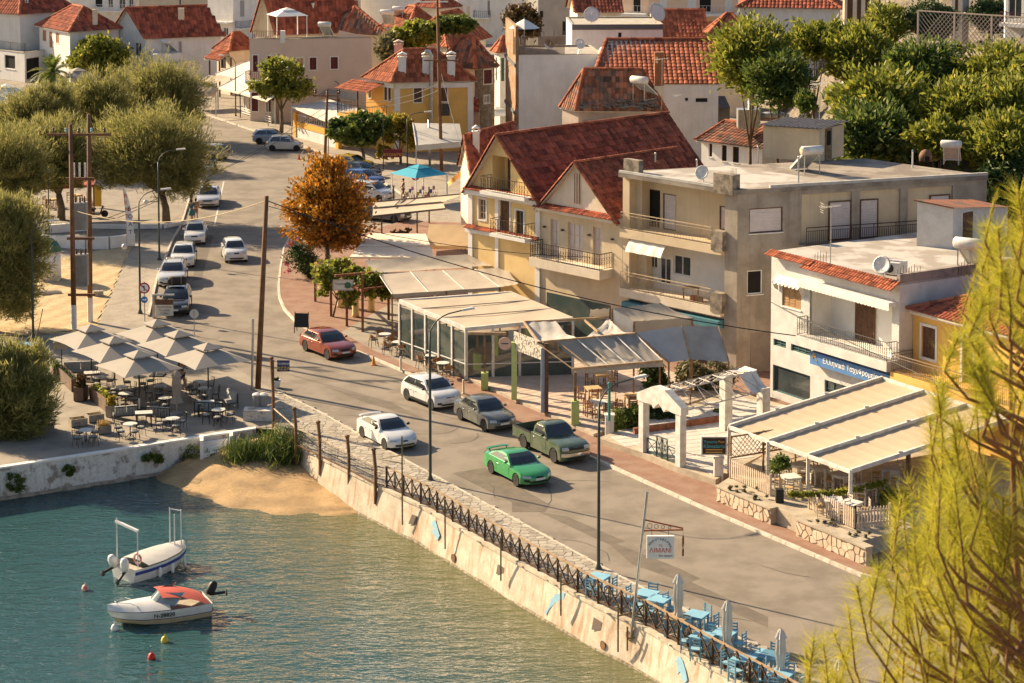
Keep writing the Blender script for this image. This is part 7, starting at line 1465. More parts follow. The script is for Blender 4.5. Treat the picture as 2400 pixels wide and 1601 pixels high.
MB().bar(p7t+Vec((-1.5,0,-.3)),p7t+Vec((1.6,0,-.2)),.12,.12).build('crossarm',M_pole,P7)
def wire(a,c,sag,label,r=.018,m=None,group=None):
    b=MB();a,c=Vec(a),Vec(c);n=18;b.tube([a.lerp(c,i/n)-UP*(sag*4*(i/n)*(1-i/n)) for i in range(n+1)],r,4);return b.build('overhead_cable',m or M_wire,label=label,cat='cable',group=group)
ru=p1t-UP*.25;wire(ru,ff.pt(ff.w*.9,4.1,1.4)+rd*9,1.0,'thick black cable sweeping from the leaning pole past the balconies',.028)
wire(ru-UP*.3,Vec((L0.x,L0.y,6.0))+Vec((-2,-2,0)),.6,'thinner black cable from the leaning pole to the grey block',.018)
wire(Vec((t1b.x,t1b.y,7.6)),ru,1.0,'tan rope like cable between the transformer poles and leaning pole',.025,mat('cable_tan',(0.42,.33,.20),.8))
for k in(0,1): wire(p3t+Vec((-.6+k*.5,0,-1.6-.3*k)),G(z10(-300-80*k,1720),2.6)+Vec((-6,-14,0)),.6,'twin black cable dipping across the square from the pole by the taxi',.022,group='twin cables over the square')
for k,(zo,u) in enumerate(((.1,2351),(-.6,2351))): wire(Vec((p4b.x,p4b.y,z4+zo*3)),G(z10(2350,500+90*k),8.5),.8,'black cable from the tall brown pole to the clad tower',.02,group='cables of the tall pole')
for k in range(2): wire(Vec((p4b.x,p4b.y,z4-2-.6*k)),p3t+Vec((0,0,-.5-.4*k)),1.0,'black cable slung between the tall brown pole and the pole by the taxi',.025,group='cables between two far poles')
wire(Vec((p4b.x,p4b.y,z4-1.2)),fY.pt(1,8.0,.3),.5,'black cable from the tall brown pole to the corner house',.018)
wire(W0+UP*5.4,Y1+UP*3.6+fW.n*1.6,.35,'black cable running along the white building front',.022)
# --- big square umbrellas on the quay
def umbrella(px,label,hp=3.3,hd=2.5,z1=2.35,rot=R(-8)):
    c=G(d(*px),hp);t=thing('cafe_umbrella',label,'umbrella',(c.x,c.y,0),rot,'grey cafe umbrellas on the quay')
    b=MB();cr=[Vec((hd*math.cos(i*math.pi/2),hd*math.sin(i*math.pi/2),z1)) for i in range(4)];ti=[Vec((.62*math.cos(i*math.pi/2),.62*math.sin(i*math.pi/2),hp-.40)) for i in range(4)]
    for i in range(4):
        a,c_,e,f=cr[i],cr[(i+1)%4],ti[(i+1)%4],ti[i]
        def fn(u,v,a=a,c_=c_,e=e,f=f): p=a.lerp(c_,u).lerp(f.lerp(e,u),v);s_=.10*math.sin(u*math.pi)*(1-v);return p+UP*s_*.35-(p-UP*p.z).normalized()*s_
        b.grid(fn,10,6)
    b.build('canopy',M_canvg,t);b=MB();tp=[Vec((.85*math.cos(i*math.pi/2),.85*math.sin(i*math.pi/2),hp-.27)) for i in range(4)]
    for i in range(4): b.q(tp[i],tp[(i+1)%4],Vec((0,0,hp)));b.q(tp[i]-UP*.05,tp[(i+1)%4]-UP*.05,tp[(i+1)%4],tp[i])
    b.build('vent_cap',M_canvg,t);MB().tube([(0,0,.6),(0,0,hp-.05)],.04,8).build('pole',M_iron,t);MB().tube([(0,0,.05),(0,0,.62)],.05,8).build('pole_sleeve',M_frw,t);MB().box(-.4,-.4,0.0,.4,.4,.06).build('base_plate',M_iron,t)
    for i in range(4): MB().tube([Vec((0,0,hp-.3)),cr[i]-UP*.02],.016,4).build('rib',M_iron,t)
for px,l in(((208,744),'grey square umbrella over the sofa corner beside the sand'),((360,732),'grey square umbrella backing onto the shop board and black estate'),((262,771),'grey square umbrella over the iron sofa and planter troughs'),((410,757),'grey square umbrella in the middle, touching all the others'),((318,803),'grey square umbrella beside the closed beige umbrella'),((477,786),'grey square umbrella reaching towards the leaning pole')): umbrella(px,l)
def closed_umbrella(base,top,label,m,group=None,r=.24):
    q=G(base,.02);h=hz(q,top[1])-.1;t=thing('closed_umbrella',label,'umbrella',q,group=group);b=MB();n=20
    prof=[(h,.03),(h-.1,.11),(h-.34,.21),(h-.36,.15),(h*.62,.19),(h*.42,.13),(h*.40,.14),(h*.26,.26),(h*.25,.22)];base_=len(b.v)
    for z_,rr in prof:
        for j in range(n): a=2*math.pi*j/n;k=rr*(1+.16*math.cos(j*math.pi))*r/.24;b.v.append((k*math.cos(a),k*math.sin(a),z_))
    for i in range(len(prof)-1):
        for j in range(n): a=i*n+j;c=i*n+(j+1)%n;b.f.append((a,a+n,c+n,c));b.m.append(0)
    b.build('folded_canopy',m,t);MB().tube([(0,0,0),(0,0,h*.5)],.03,6).build('pole',M_steel,t);MB().lathe([(.3,0),(.3,.08),(.06,.1)],n=10).build('base',M_conc,t)
closed_umbrella(z02(1625,665),z02(1610,250),'closed beige umbrella beside the cafe tables on the quay',mat('beige_canvas',(0.42,.33,.25),.9,(0.34,.27,.2),2,.7),r=.30)
M_parw=mat('parasol_white',(0.66,.62,.55),.9,(0.55,.5,.43),2,.7)
for (x,y,yt,c,l) in((1520,1140,550,2,'closed white umbrella between the wood topped table and blue table'),(1968,1440,790,2,'closed white umbrella over the middle pair of blue tables'),(112,1640,1050,3,'closed white umbrella at the last blue table by the pine'),(650,1700,1330,3,'closed white umbrella half hidden by pine twigs')): closed_umbrella(zz(c,3,x,y),zz(c,3,x,yt),l,M_parw)
# --- cafe furniture prototypes
def iron_chair():
    t=thing('iron_chair','x','chair');MB().lathe([(.2,.43),(.21,.45),(.2,.47),(0,.475)],n=12).build('seat',M_iron,t);MB().lathe([(.19,.475),(.2,.51),(.17,.53),(0,.535)],n=12).build('cushion',mat('cushion_grey',(0.30,.30,.28),.9,(0.24,.24,.23),5,.7),t,smooth=True)
    for x in(-1,1):
        for y in(-1,1): MB().tube([(x*.15,y*.15,.44),(x*.19,y*.2,0)],.014,5).build('leg',M_iron,t)
    b=MB();pts=[Vec((-.21*math.cos(a)*.55-.16+.02,.22*math.sin(a),.9-.0)) for a in [(-1.3+i*2.6/8) for i in range(9)]];b.tube(pts,.014,5)
    for k in range(0,9,2): b.tube([Vec((pts[k].x*.8,pts[k].y*.8,.45)),pts[k]],.01,4)
    b.build('backrest',M_iron,t);return t
def round_table():
    t=thing('round_table','x','table');MB().lathe([(.36,.70),(.375,.715),(.37,.735),(0,.738)],n=24).build('tabletop',mat('table_white',(0.56,.55,.50),.55,(0.46,.44,.4),3,.7),t);MB().tube([(0,0,.05),(0,0,.70)],.03,8).build('column',M_iron,t)
    for k in range(3): b=MB();a=k*2.094;b.tube([(0,0,.25),(.14*math.cos(a),.14*math.sin(a),.12),(.28*math.cos(a),.28*math.sin(a),0.01)],.018,5);b.build('foot',M_iron,t)
    return t
def wood_chair(m,seatm):
    t=thing('taverna_chair','x','chair');MB().box(-.2,-.2,.42,.2,.2,.46).build('seat',seatm,t)
    for x in(-1,1):
        for y in(-1,1): MB().box(x*.19-.02,y*.19-.02,0,x*.19+.02,y*.19+.02,.42 if x>0 else .92).build('leg',m,t)
    for z_ in(.58,.70,.82): MB().box(-.205,-.17,z_,-.185,.17,z_+.06).build('back_slat',m,t)
    for y in(-1,1): MB().box(-.17,y*.19-.012,.2,.17,y*.19+.012,.23).build('stretcher',m,t)
    return t
def square_table(m,mt,w=.82,l=.82):
    t=thing('taverna_table','x','table');MB().box(-l/2,-w/2,.72,l/2,w/2,.755).build('tabletop',mt,t);MB().box(-l/2+.06,-w/2+.06,.62,l/2-.06,-w/2+.09,.72).box(-l/2+.06,w/2-.09,.62,l/2-.06,w/2-.06,.72).box(-l/2+.06,-w/2+.09,.62,-l/2+.09,w/2-.09,.72).box(l/2-.09,-w/2+.09,.62,l/2-.06,w/2-.09,.72).build('apron',m,t)
    for x in(-1,1):
        for y in(-1,1): MB().box(x*(l/2-.07)-.035,y*(w/2-.07)-.035,0,x*(l/2-.07)+.035,y*(w/2-.07)+.035,.72).build('leg',m,t)
    return t
def wicker_chair():
    t=thing('wicker_chair','x','chair');w=mat('wicker',(0.33,.17,.075),.8,(0.22,.11,.05),9,.8);MB().lathe([(.22,.42),(.235,.45),(0,.46)],n=10).build('seat',mat('seat_dark',(0.06,.055,.05),.8),t);MB().grid(lambda u,v:Vec((-.25*math.cos(-1.9+u*3.8),.27*math.sin(-1.9+u*3.8),.56+v*(.22*math.cos((u-.5)*2.6)))),14,3).build('backrest',w,t)
    for x in(-1,1):
        for y in(-1,1): MB().tube([(x*.17,y*.2,.64 if x<0 else .56),(x*.24,y*.25,0)],.018,5).build('leg',M_brown,t)
    return t
class Proto:
    """first use places the prototype itself, later uses place copies"""
    def __init__(s,root): s.r=root;s.used=False
    def put(s,loc,rz,label,group=None):
        if not s.used:
            s.used=True;s.r.location=loc;s.r.rotation_euler=(0,0,rz);s.r['label']=label
            if group: s.r['group']=group
            return s.r
        o=dup(s.r,loc,rz,label)
        if group: o['group']=group
        elif 'group' in o: del o['group']
        return o
PC,PT,PW=Proto(iron_chair()),Proto(round_table()),Proto(wicker_chair())
GQ='iron chairs on the quay terrace';used_c=[]
def seat_ring(tp,angs,proto,label,group,z=.01,rr=.62,jit=.08):
    for a in angs:
        a=R(a+rnd.uniform(-9,9));p=tp+Vec((math.cos(a)*(rr+rnd.uniform(-jit,jit)),math.sin(a)*(rr+rnd.uniform(-jit,jit)),0))
        if all((p-q).length>.36 for q in used_c): used_c.append(p.copy());proto.put(Vec((p.x,p.y,z)),a+math.pi+R(rnd.uniform(-18,18)),label,group)
for i,(x,y,an) in enumerate([(915,327,(20,120,260)),(1120,418,(30,150,230)),(1150,478,(-20,60,190)),(1280,328,(20,200,300)),(1470,412,(10,100,200,280)),(1515,517,(-70,100,200)),(1830,370,(20,180,250)),(1880,430,(-10,200,280)),(2005,627,(0,100,190,280)),(1195,757,(20,160,240,310)),(1585,707,(30,130,200,290)),(790,813,(60,150,240,330))]):
    c=G(z02(x,y),.73);PT.put(Vec((c.x,c.y,.008)),rnd.uniform(0,2),'small round white topped iron table on the quay terrace','round tables on the quay terrace');seat_ring(Vec((c.x,c.y,0)),an,PC,'black iron chair with round grey cushion on the quay terrace',GQ)
def sofa(px,rz,label,l=1.5):
    t=thing('iron_sofa',label,'sofa',G(px),rz);MB().box(-l/2,-.3,.3,l/2,.3,.34).build('frame',M_iron,t)
    for x in(-1,1):
        for y in(-1,1): MB().box(x*(l/2-.03)-.02,y*.28-.02,0,x*(l/2-.03)+.02,y*.28+.02,.3 if y<0 else .85).build('leg',M_iron,t)
    b=MB();b.box(-l/2,.27,.80,l/2,.30,.84);
    for k in range(9): b.box(-l/2+l*k/8-.01,.275,.34,-l/2+l*k/8+.01,.295,.8)
    b.build('back_frame',M_iron,t);MB().box(-l/2+.04,-.28,.34,l/2-.04,.2,.45).build('seat_cushion',MATS['cushion_grey'],t)
    for k in range(2): b=MB();x0=-l/2+.06+k*(l/2-.04);b.ob((x0,.05,.45),(l/2-.1,0,0),(0,.12,0),(0,.12,.42));b.build('back_cushion',mat('cushion_stripe',(0.30,.31,.30),.9,(0.45,.45,.42),9,.8),t,fixn=True)
sofa(z02(745,330),R(10),'iron sofa with leather grey back cushions behind the planter trough',1.9);sofa(z02(1150,730),R(200),'iron settee with striped cushions by the wooden planter',1.3);sofa(z02(1470,740),R(165),'iron settee with striped cushions next to the closed beige umbrella',1.4);sofa(z02(2100,600),R(-60),'iron settee with pale pillows against the black fence',1.3);sofa(z02(1930,690),R(170),'iron settee with two folded blankets facing the steps',1.6)
for (x,y,l) in((845,290,'rectangular white table before the leather sofa'),(1320,655,'square white table between the striped settees'),(1890,560,'rectangular white table behind the blanket settee')): c=G(z02(x,y),.73);tb_=square_table(M_iron,MATS['table_white'],.65,.9);tb_.location=(c.x,c.y,.008);tb_['label']=l;tb_.rotation_euler=(0,0,R(10))
M_cor=mat('corten_trough',(0.11,.075,.055),.8,(0.17,.11,.07),2,.8,.1,20);M_plank=mat('grey_plank',(0.30,.26,.21),.9,(0.20,.17,.135),3,.9,.12,25);M_soil=mat('soil',(0.06,.042,.028),1.0)
PLANTS=[]
def planter(a,c,w,h,label,m,plant=None,name='planter'):
    A,B=G(a),G(c);e=(B-A);L_=max(e.length,.4);t=thing(name,label,'planter',(A+B)/2,math.atan2(e.y,e.x));
    for y in(-w/2,w/2-.04): MB().box(-L_/2,y,.04,L_/2,y+.04,h).build('side_panel',m,t)
    for x in(-L_/2,L_/2-.04): MB().box(x,-w/2+.04,.04,x+.04,w/2-.04,h).build('end_panel',m,t)
    MB().box(-L_/2+.04,-w/2+.04,.0,L_/2-.04,w/2-.04,h-.08).build('soil',M_soil,t);PLANTS.append((t.location+UP*(h-.1),t.rotation_euler.z,L_,w,plant));return t
planter(z02(545,330),z02(690,465),.42,.75,'dark corten trough next to the leather sofa',M_cor,'low');planter(z02(855,530),z02(1010,650),.42,.75,'dark corten trough with trailing yellow green plants',M_cor,'mix');planter(z02(485,350),z02(545,345),.55,.7,'square slate planter with spiky plant at the sofa corner',M_cor,'spiky');planter(z02(700,540),z02(790,545),.75,.8,'square slate planter with tall orange leaved plant',M_cor,'bush');planter(z02(1000,690),z02(1050,700),.5,.65,'wooden planter with yellow shrub and white ball lamp',M_plank,'yellow')
planter(z02(640,785),z02(790,765),.6,.42,'empty grey plank planter box by the round table',M_plank,'dry');planter(z02(800,745),z02(940,725),.6,.42,'second grey plank planter box with dry grass beside the empty one',M_plank,'dry');planter(z02(890,850),z02(1010,835),.6,.42,'grey plank planter box with golden dry grass behind a cafe chair',M_plank,'drygold')
bn=thing('wooden_bench','low box bench with sunlit plank top under the tamarisk','bench',G(z02(375,825)),R(12));b=MB()
for k in range(4): MB().box(-.75,-.42+.21*k,.40,.75,-.42+.21*k+.195,.45).build('plank',M_oldwood,bn)
for k in range(2): MB().box(-.72+.74*k,-.4,.0,-.04+.74*k,.4,.4).build('box_base',M_plank,bn)
hb=thing('hanging_planter','wooden flower box raised on a black post beside the leather sofa','planter',G(z02(567,235)));MB().tube([(0,0,0),(0,0,1.1)],.03,6).build('post',M_iron,hb);MB().box(-.45,-.25,1.1,.45,.25,1.5).build('box',M_plank,hb);PLANTS.append((hb.location+UP*1.45,0,.9,.5,'mix'))
PB_=Proto(wood_chair(M_brown,M_oldwood));c=G(z02(255,25),.74);tb_=square_table(M_brown,mat('cloth_blue',(0.12,.27,.40),.85),.9,1.2);tb_.location=(c.x,c.y,.01);tb_['label']='taverna table with blue cloth and dark chairs near the sand'
GB='dark wooden chairs at the blue cloth table'
for a in(30,90,150,210,270,330): a=R(a);PB_.put(Vec((c.x+.72*math.cos(a),c.y+.66*math.sin(a),.01)),a+math.pi,'dark wooden ladder back chair at the blue cloth table',GB)
GWk='wicker chairs outside the glass cafe'
for i,(c_,r_,x,y) in enumerate(((1,1,1185,1500),(1,2,1310,5),(1,2,1612,128),(1,2,1716,198))):
    c=G(zz(c_,r_,x,y),.86);o=PT.put(Vec((c.x,c.y,.145)),.3,'small round table with ashtray outside the glass cafe','round tables outside the glass cafe');seat_ring(Vec((c.x,c.y,0)),(20,110,200,290),PW,'brown wicker armchair on dark legs outside the glass cafe',GWk,.145,.7)
M_chr=mat('chair_redwood',(0.20,.065,.03),.7,(0.14,.045,.022),4,.8);PR_=Proto(wood_chair(M_chr,mat('rush_seat',(0.40,.27,.13),.9)));M_tw=mat('table_pine',(0.48,.33,.17),.8,(0.40,.27,.14),3,.8);PTW=Proto(square_table(M_tw,M_tw));PTW2=Proto(square_table(M_postw,mat('table_pale',(0.58,.55,.50),.7)))
GR='red brown chairs under the torn pergola'
for i,(x,y,an) in enumerate(((745,428,(180,270,0)),(820,298,(0,90,180)),(1110,498,(180,270,330)),(800,555,(0,180,240,300)))):
    c=G(z22(x,y),1.0);(PTW if i<3 else PTW2).put(Vec((c.x,c.y,.275)),R(15),'pine taverna table under the torn pergola' if i<3 else 'pale painted taverna table in the sun by the pergola post','pine tables under the torn pergola' if i<3 else None);seat_ring(Vec((c.x,c.y,0)),an,PR_,'red brown ladder back taverna chair under the torn pergola',GR,.275,.66)
PWc=Proto(wood_chair(mat('chair_cream',(0.60,.52,.42),.8,(0.5,.42,.33),4,.8),mat('rush_tan',(0.45,.30,.14),.9)));GWc='cream chairs under the big canopy'
for i,(x,y,an,zt) in enumerate(((205,1240,(0,120,250),0),(290,1130,(30,150,270),0),(690,1225,(0,90,180,270),0),(1130,1165,(40,160,280),0),(600,1450,(20,140,200,300),0),(470,1160,(60,180,300),0),(900,1330,(10,130,250),0),(760,1480,(0,150,240),0))):
    c=G(z32(x,y),1.6);PTW2.put(Vec((c.x,c.y,.87)),R(20+17*i),'cream taverna table under the big canopy','cream tables under the big canopy');seat_ring(Vec((c.x,c.y,0)),an,PWc,'cream ladder back taverna chair under the big canopy',GWc,.87,.66)
M_blue=mat('taverna_blue',(0.19,.36,.46),.75,(0.15,.29,.38),3,.8,.06,20);PBc=Proto(wood_chair(M_blue,mat('seat_blue',(0.22,.38,.46),.8)));PBt=Proto(square_table(M_blue,mat('tabletop_blue',(0.22,.43,.54),.6,(0.18,.36,.46),3,.7)));GBc='blue chairs along the seawall railing';rz_=R(-30)
for i,(x,y,c_) in enumerate(((790,590,2),(1235,742,2),(1345,795,2),(1690,935,2),(1745,1130,2),(1945,1105,2),(2130,1335,2),(2330,1300,2),(25,1310,3),(120,1480,3))):
    c=G(zz(c_,3,x,y),.84);PBt.put(Vec((c.x,c.y,.1)),rz_,'sky blue taverna table along the seawall railing' if i else 'single sky blue table standing next to the tall green lamp','blue tables along the seawall railing' if i else None);seat_ring(Vec((c.x,c.y,0)),(60,150,240,330) if i else (150,240,330),PBc,'sky blue ladder back chair along the seawall railing',GBc,.1,.64,.03)
c=G(z23(1510,965),.84);tb_=square_table(M_blue,M_tw);tb_.location=(c.x,c.y,.1);tb_.rotation_euler=(0,0,rz_);tb_['label']='blue legged table with bare wooden top beside a closed white umbrella'
# --- seawall railings
fn_=thing('mesh_fence','rusty chain mesh fence with tall posts at the head of the seawall','fence',swt[0],world=True)
A=[G(p,.1) for p in((641,998),(694,1046),(750,1072),(818,1105),(880,1138),(901,1143))];tops=[z12(100,170)[1],z12(360,635)[1],z12(575,760)[1],z12(820,890)[1],z12(1050,1010)[1]]
for q,tv in zip(A[:5],tops): h_=hz(q,tv);ps=MB().tube([q-UP*.9,q+UP*h_*.5,q+Vec((-.08,0,h_))],.085,7).build('post',M_rust,fn_);MB().lathe([(.12,0),(.13,.08),(.05,.12)],q+Vec((-.08,0,h_-.05)),8).build('post_cap',M_rust,ps)
for a_,c_ in zip(A[:-1],A[1:]):
    for hh in(.1,.95): MB().bar(a_+UP*hh,c_+UP*hh,.04,.05).build('rail',mat('rail_paint',(0.52,.43,.32),.8,(0.3,.2,.12),4,.9) if hh>.5 else M_rust,fn_)
    b=MB();L_=(c_-a_).length;n_=int(L_/.14)
    for i in range(n_): b.bar(a_.lerp(c_,i/n_)+UP*.1,a_.lerp(c_,i/n_)+UP*.95,.012);
    for j in range(6): b.bar(a_+UP*(.1+.14*j),c_+UP*(.1+.14*j),.012)
    b.build('wire_mesh',M_iron,fn_)
rf_=thing('crossbar_railing','brown crossed bar railing along the top of the seawall','railing',G((901,1145),.1),world=True);M_rl=mat('railing_brown',(0.105,.055,.028),.8,(0.06,.035,.02),4,.9,.1,20)
pts_=resamp([p-SWN*.12 for p in swt[2:]],1) and [p-SWN*.12 for p in swt[2:]];tot=[];Ltot=0.0
line=resamp(pts_[:-1]+[pts_[-2]+SWE*8],46);step_=0
for i in range(len(line)-1):
    a_,c_=line[i]+UP*.04,line[i+1]+UP*.04;late=i>=31
    if i%2==0 or late: MB().bar(a_-UP*.25,a_+UP*1.02,.10).build('post',M_rl,rf_)
    else:
        for o_ in(-.05,.05): b=MB();e_=(c_-a_).normalized();b.bar(a_+e_*o_+UP*.05,a_+e_*o_+UP*.95,.04);b.build('baluster',M_rl,rf_)
    MB().bar(a_+UP*1.0,c_+UP*1.0,.07,.07).build('top_rail',mat('rail_wood',(0.36,.25,.15),.85,(0.25,.16,.09),4,.9),rf_);MB().bar(a_+UP*.12,c_+UP*.12,.06,.06).build('bottom_rail',M_rl,rf_)
    MB().bar(a_+UP*.15,c_+UP*.97,.045).build('cross_bar',M_rl,rf_);MB().bar(a_+UP*.97+SWN*.05,c_+UP*.15+SWN*.05,.045).build('cross_bar',M_rl,rf_)
def gallows(px,top,label,arm=True):
    w=wallpt(px,.25);
    if w is None: return
    h_=hz(w,top[1]);t=thing('mooring_gallows',label,'mooring post',(w.x,w.y,w.z),world=True);m=mat('rust_green',(0.24,.19,.08),.85,(0.15,.10,.05),4,.9);b=MB();q=Vec((w.x,w.y,w.z));b.tube([q,Vec((w.x,w.y,h_))],.04,6);b.build('upright',m,t);MB().tube([Vec((w.x,w.y,h_-.5)),Vec((w.x,w.y,h_-.5))-SWN*.6],.035,5).build('stay',m,t)
    if arm: MB().tube([Vec((w.x,w.y,h_-.9)),Vec((w.x-1.1,w.y,h_-1.1)),Vec((w.x,w.y,h_-1.3))],.03,5).build('bracket',m,t)
gallows(z13(1385,110),z12(1378,870),'tall thin mooring gallows with triangular bracket near the rusty posts');gallows(z13(1778,330),z12(1660,1450),'rusty mooring pipe standing in front of the first blue fish',False);gallows(z13(2290,620),z13(2290,230),'rusty mooring pipe next to the square drain hole',False);gallows(z23(495,940),z23(495,560),'green rusty mooring pipe beside the leaping blue dolphin',False);gallows(z23(1020,1270),z23(1025,840),'left rusty mooring pipe of the pair at the tavern sign',False);gallows(z23(1105,1260),z23(1100,1050),'right rusty mooring pipe of the pair at the tavern sign',False)
def wallshape(name,c_,pts,m,o=.035):
    q=[wallpt(zz(c_,3,*p),o) for p in pts]
    if all(q): MB().q(*q).build(name,m,SWL)
M_fish=mat('painted_blue',(0.20,.36,.46),.8,(0.26,.42,.5),3,.8)
wallshape('painted_fish',1,[(1610,100),(1650,70),(1660,110),(1690,215),(1668,262),(1640,210),(1622,200),(1625,140)],M_fish);wallshape('painted_dolphin',2,[(300,905),(330,890),(365,800),(395,765),(390,750),(420,752),(470,735),(490,740),(480,800),(460,830),(462,795),(420,822),(385,850),(345,890),(318,945)],M_fish);wallshape('painted_dolphin',2,[(1490,1365),(1520,1350),(1510,1320),(1545,1325),(1570,1360),(1595,1440),(1615,1540),(1590,1567),(1560,1530),(1545,1460),(1520,1490),(1525,1420),(1515,1375)],M_fish)
for c_,q in((1,[(1435,20),(1485,40),(1470,115),(1400,108)]),(1,[(2220,475),(2280,510),(2275,560),(2203,570)]),(2,[(755,962),(828,1010),(818,1080),(733,1078)])): wallshape('drain_shade',c_,q,mat('drain_shadow',(0.13,.10,.08),.95),.03)  # flat dark patches, the shade inside the drain holes painted on the wall
for c_,q in((1,(1815,420)),(2,(840,1220)),(2,(1075,1130))):
    w=wallpt(zz(c_,3,*q),.03)
    if w: MB().lathe([(0,0),(.18,0),(.19,.03)],w,12,ax=SWN).build('drain_cap',M_rust,SWL)
# --- signs
def post_sign(base,top,name,label,m=None,r=.035): q=G(base);h=hz(q,top[1]);t=thing(name,label,'sign',q);MB().tube([(0,0,0),(0,0,h)],r,6).build('post',m or M_steel,t);return t,h
def disc(t,z,r,m,name,y=-.05): b=MB();b.lathe([(0,0),(r,0),(r,.012),(0,.012)],(0,y,z),20,ax=(0,-1,0));return b.build(name,m,t,fixn=True)
M_red=mat('sign_red',(0.50,.03,.02),.5);M_signb=mat('sign_blue_round',(0.05,.20,.42),.5)
t,h=post_sign(z01(1330,1385),z01(1325,1020),'traffic_sign','no turn sign above a small blue arrow sign on the promenade');disc(t,h-.4,.36,M_red,'red_ring');disc(t,h-.4,.27,M_let,'sign_face',-.066);disc(t,h-1.15,.22,M_signb,'blue_sign')
MB().box(-.03,-.084,h-.58,.03,-.08,h-.3).box(-.16,-.084,h-.32,.03,-.08,h-.26).build('arrow',M_trim,t);MB().bar((-.22,-.088,h-.2),(.22,-.088,h-.6),.01,.05).build('red_bar',M_red,t);MB().box(-.13,-.07,h-1.18,.1,-.066,h-1.12).ext([(.06,-.068,h-1.24),(.16,-.068,h-1.15),(.06,-.068,h-1.06)],(0,-.004,0)).build('white_arrow',M_let,t)
t,h=post_sign(z11(1465,215),z11(1458,20),'traffic_sign','round no entry sign in front of the teal kiosk umbrella');disc(t,h-.3,.36,M_red,'sign_face');MB().box(-.25,-.075,h-.36,.25,-.068,h-.25).build('white_bar',M_let,t)
t,h=post_sign(z01(1785,1520),z01(1775,1275),'traffic_sign','grey back of a round sign on the kerb beyond the umbrellas');disc(t,h-.28,.28,M_silver,'sign_face',.03)
t,h=post_sign((629,1000),z12(95,170),'tavern_sign','small TAVERNA PIZZA sign on a rusty post by the leaning pole',M_rust,.07);t.location=G((641,1000));h=hz(t.location,z12(95,170)[1]);MB().box(.22,-.04,h-.62,.88,.0,h-.02).build('sign_board',mat('sign_navy',(0.06,.05,.12),.6),t);text3(t,'TAVERNA',(.55,-.045,h-.25),(1,0,0),UP,(0,-1,0),.155,M_let,align='CENTER');text3(t,'PIZZA',(.55,-.045,h-.54),(1,0,0),UP,(0,-1,0),.26,mat('letter_yellow',(0.75,.50,.08),.5),align='CENTER')
q=wallpt(z23(1108,1060),.1) or G(z23(1108,1060));q=Vec((q.x,q.y,.0));hS=hz(q,z22(1235,1380)[1]);tp=Vec((q.x+.62,q.y,hS));sg=thing('fish_tavern_sign','white fish tavern sign hanging from a scrolled rusty bracket on a leaning pole','sign',q,world=True)
MB().tube([q-UP*.6,tp],.055,8).build('pole',M_steel,sg);f_=lambda k:q.lerp(tp,k)
zc=hz(q,z23(1190,70)[1]);k0=zc/hS;a0=f_(k0);a1=f_(k0-.45/hS*1.0);tip=a0+Vec((1.55,0,-.35));
for u,v in((a0,tip),(a1,tip-UP*.06)): MB().bar(u,v,.05,.05).build('bracket_bar',mat('rust_red',(0.26,.07,.03),.8),sg)
b=MB()
for k in range(4): c=a0.lerp(tip,.15+.17*k)-UP*(.20-.035*k);b.tube([c+Vec((.1*(1-.15*k)*math.cos(x),0,.1*(1-.15*k)*math.sin(x))) for x in [i*.7 for i in range(10)]],.01,4)
b.build('scrollwork',M_iron,sg);bx0=a1+Vec((.18,0,-.22));MB().ob(bx0-UP*.92,(1.08,0,0),(0,.14,0),UP*.92).build('sign_board',mat('sign_white',(0.72,.70,.66),.6,(0.66,.63,.58),3,.6),sg)
for x in(.2,.85): MB().tube([bx0+Vec((x,.07,0)),bx0+Vec((x,.07,.25))],.01,4).build('hanger',M_iron,sg)
M_ink=mat('letter_navy',(0.04,.05,.14),.6);M_inkr=mat('letter_red',(0.55,.06,.02),.6)
word='ΨΑΡΟΤΑΒΕΡΝΑ'
for k,ch in enumerate(word):
    a=R(152-124*k/(len(word)-1));text3(sg,ch,bx0+Vec((.54+.43*math.cos(a)-.04,-.006,-.62+.46*math.sin(a))),(math.sin(a),0,-math.cos(a)),(math.cos(a),0,math.sin(a)),(0,-1,0),.125,M_ink,'letter',.004)
text3(sg,'ΤΟ',bx0+Vec((.54,-.006,-.42)),(1,0,0),UP,(0,-1,0),.11,M_inkr,'lettering',.004,'CENTER');text3(sg,'ΛΙΜΑΝΙ',bx0+Vec((.54,-.006,-.66)),(1,0,0),UP,(0,-1,0),.25,M_inkr,'lettering',.004,'CENTER');text3(sg,'fish tavern',bx0+Vec((1.02,-.006,-.83)),(1,0,0),UP,(0,-1,0),.13,M_ink,'lettering',.004,'RIGHT')
b=MB();c=tip-UP*.25;b.tube([tip,c],.008,3);b.lathe([(.01,0),(.05,-.15),(.045,-.4),(.015,-.55),(.05,-.62),(.04,-.85),(0,-.9)],c,8);b.build('hanging_ornament',M_rust,sg)
c=fronts[0];sg=thing('light_box_sign','dark light box sign of the Klimataria tavern on the canopy post','sign',(c.x-.75,c.y-.2,1.9));MB().box(-.62,-.12,-.45,.62,.12,.45).build('box_frame',M_postw,sg);MB().box(-.55,-.13,-.39,.55,-.121,.39).build('sign_face',mat('sign_dark',(0.035,.02,.018),.5),sg)
M_tl=mat('letter_teal',(0.05,.42,.48),.5);text3(sg,'Taverna',(-.5,-.135,.14),(1,0,0),UP,(0,-1,0),.2,M_tl,ext=.004);text3(sg,'Pizza',(.5,-.135,.16),(1,0,0),UP,(0,-1,0),.15,M_gold,ext=.004,align='RIGHT');text3(sg,'Klimataria',(0,-.135,-.09),(1,0,0),UP,(0,-1,0),.25,M_tl,ext=.004,align='CENTER')
for z_ in(-.2,-.32): MB().box(-.4,-.134,z_,.4,-.131,z_+.035).build('text_line',M_gold,sg)
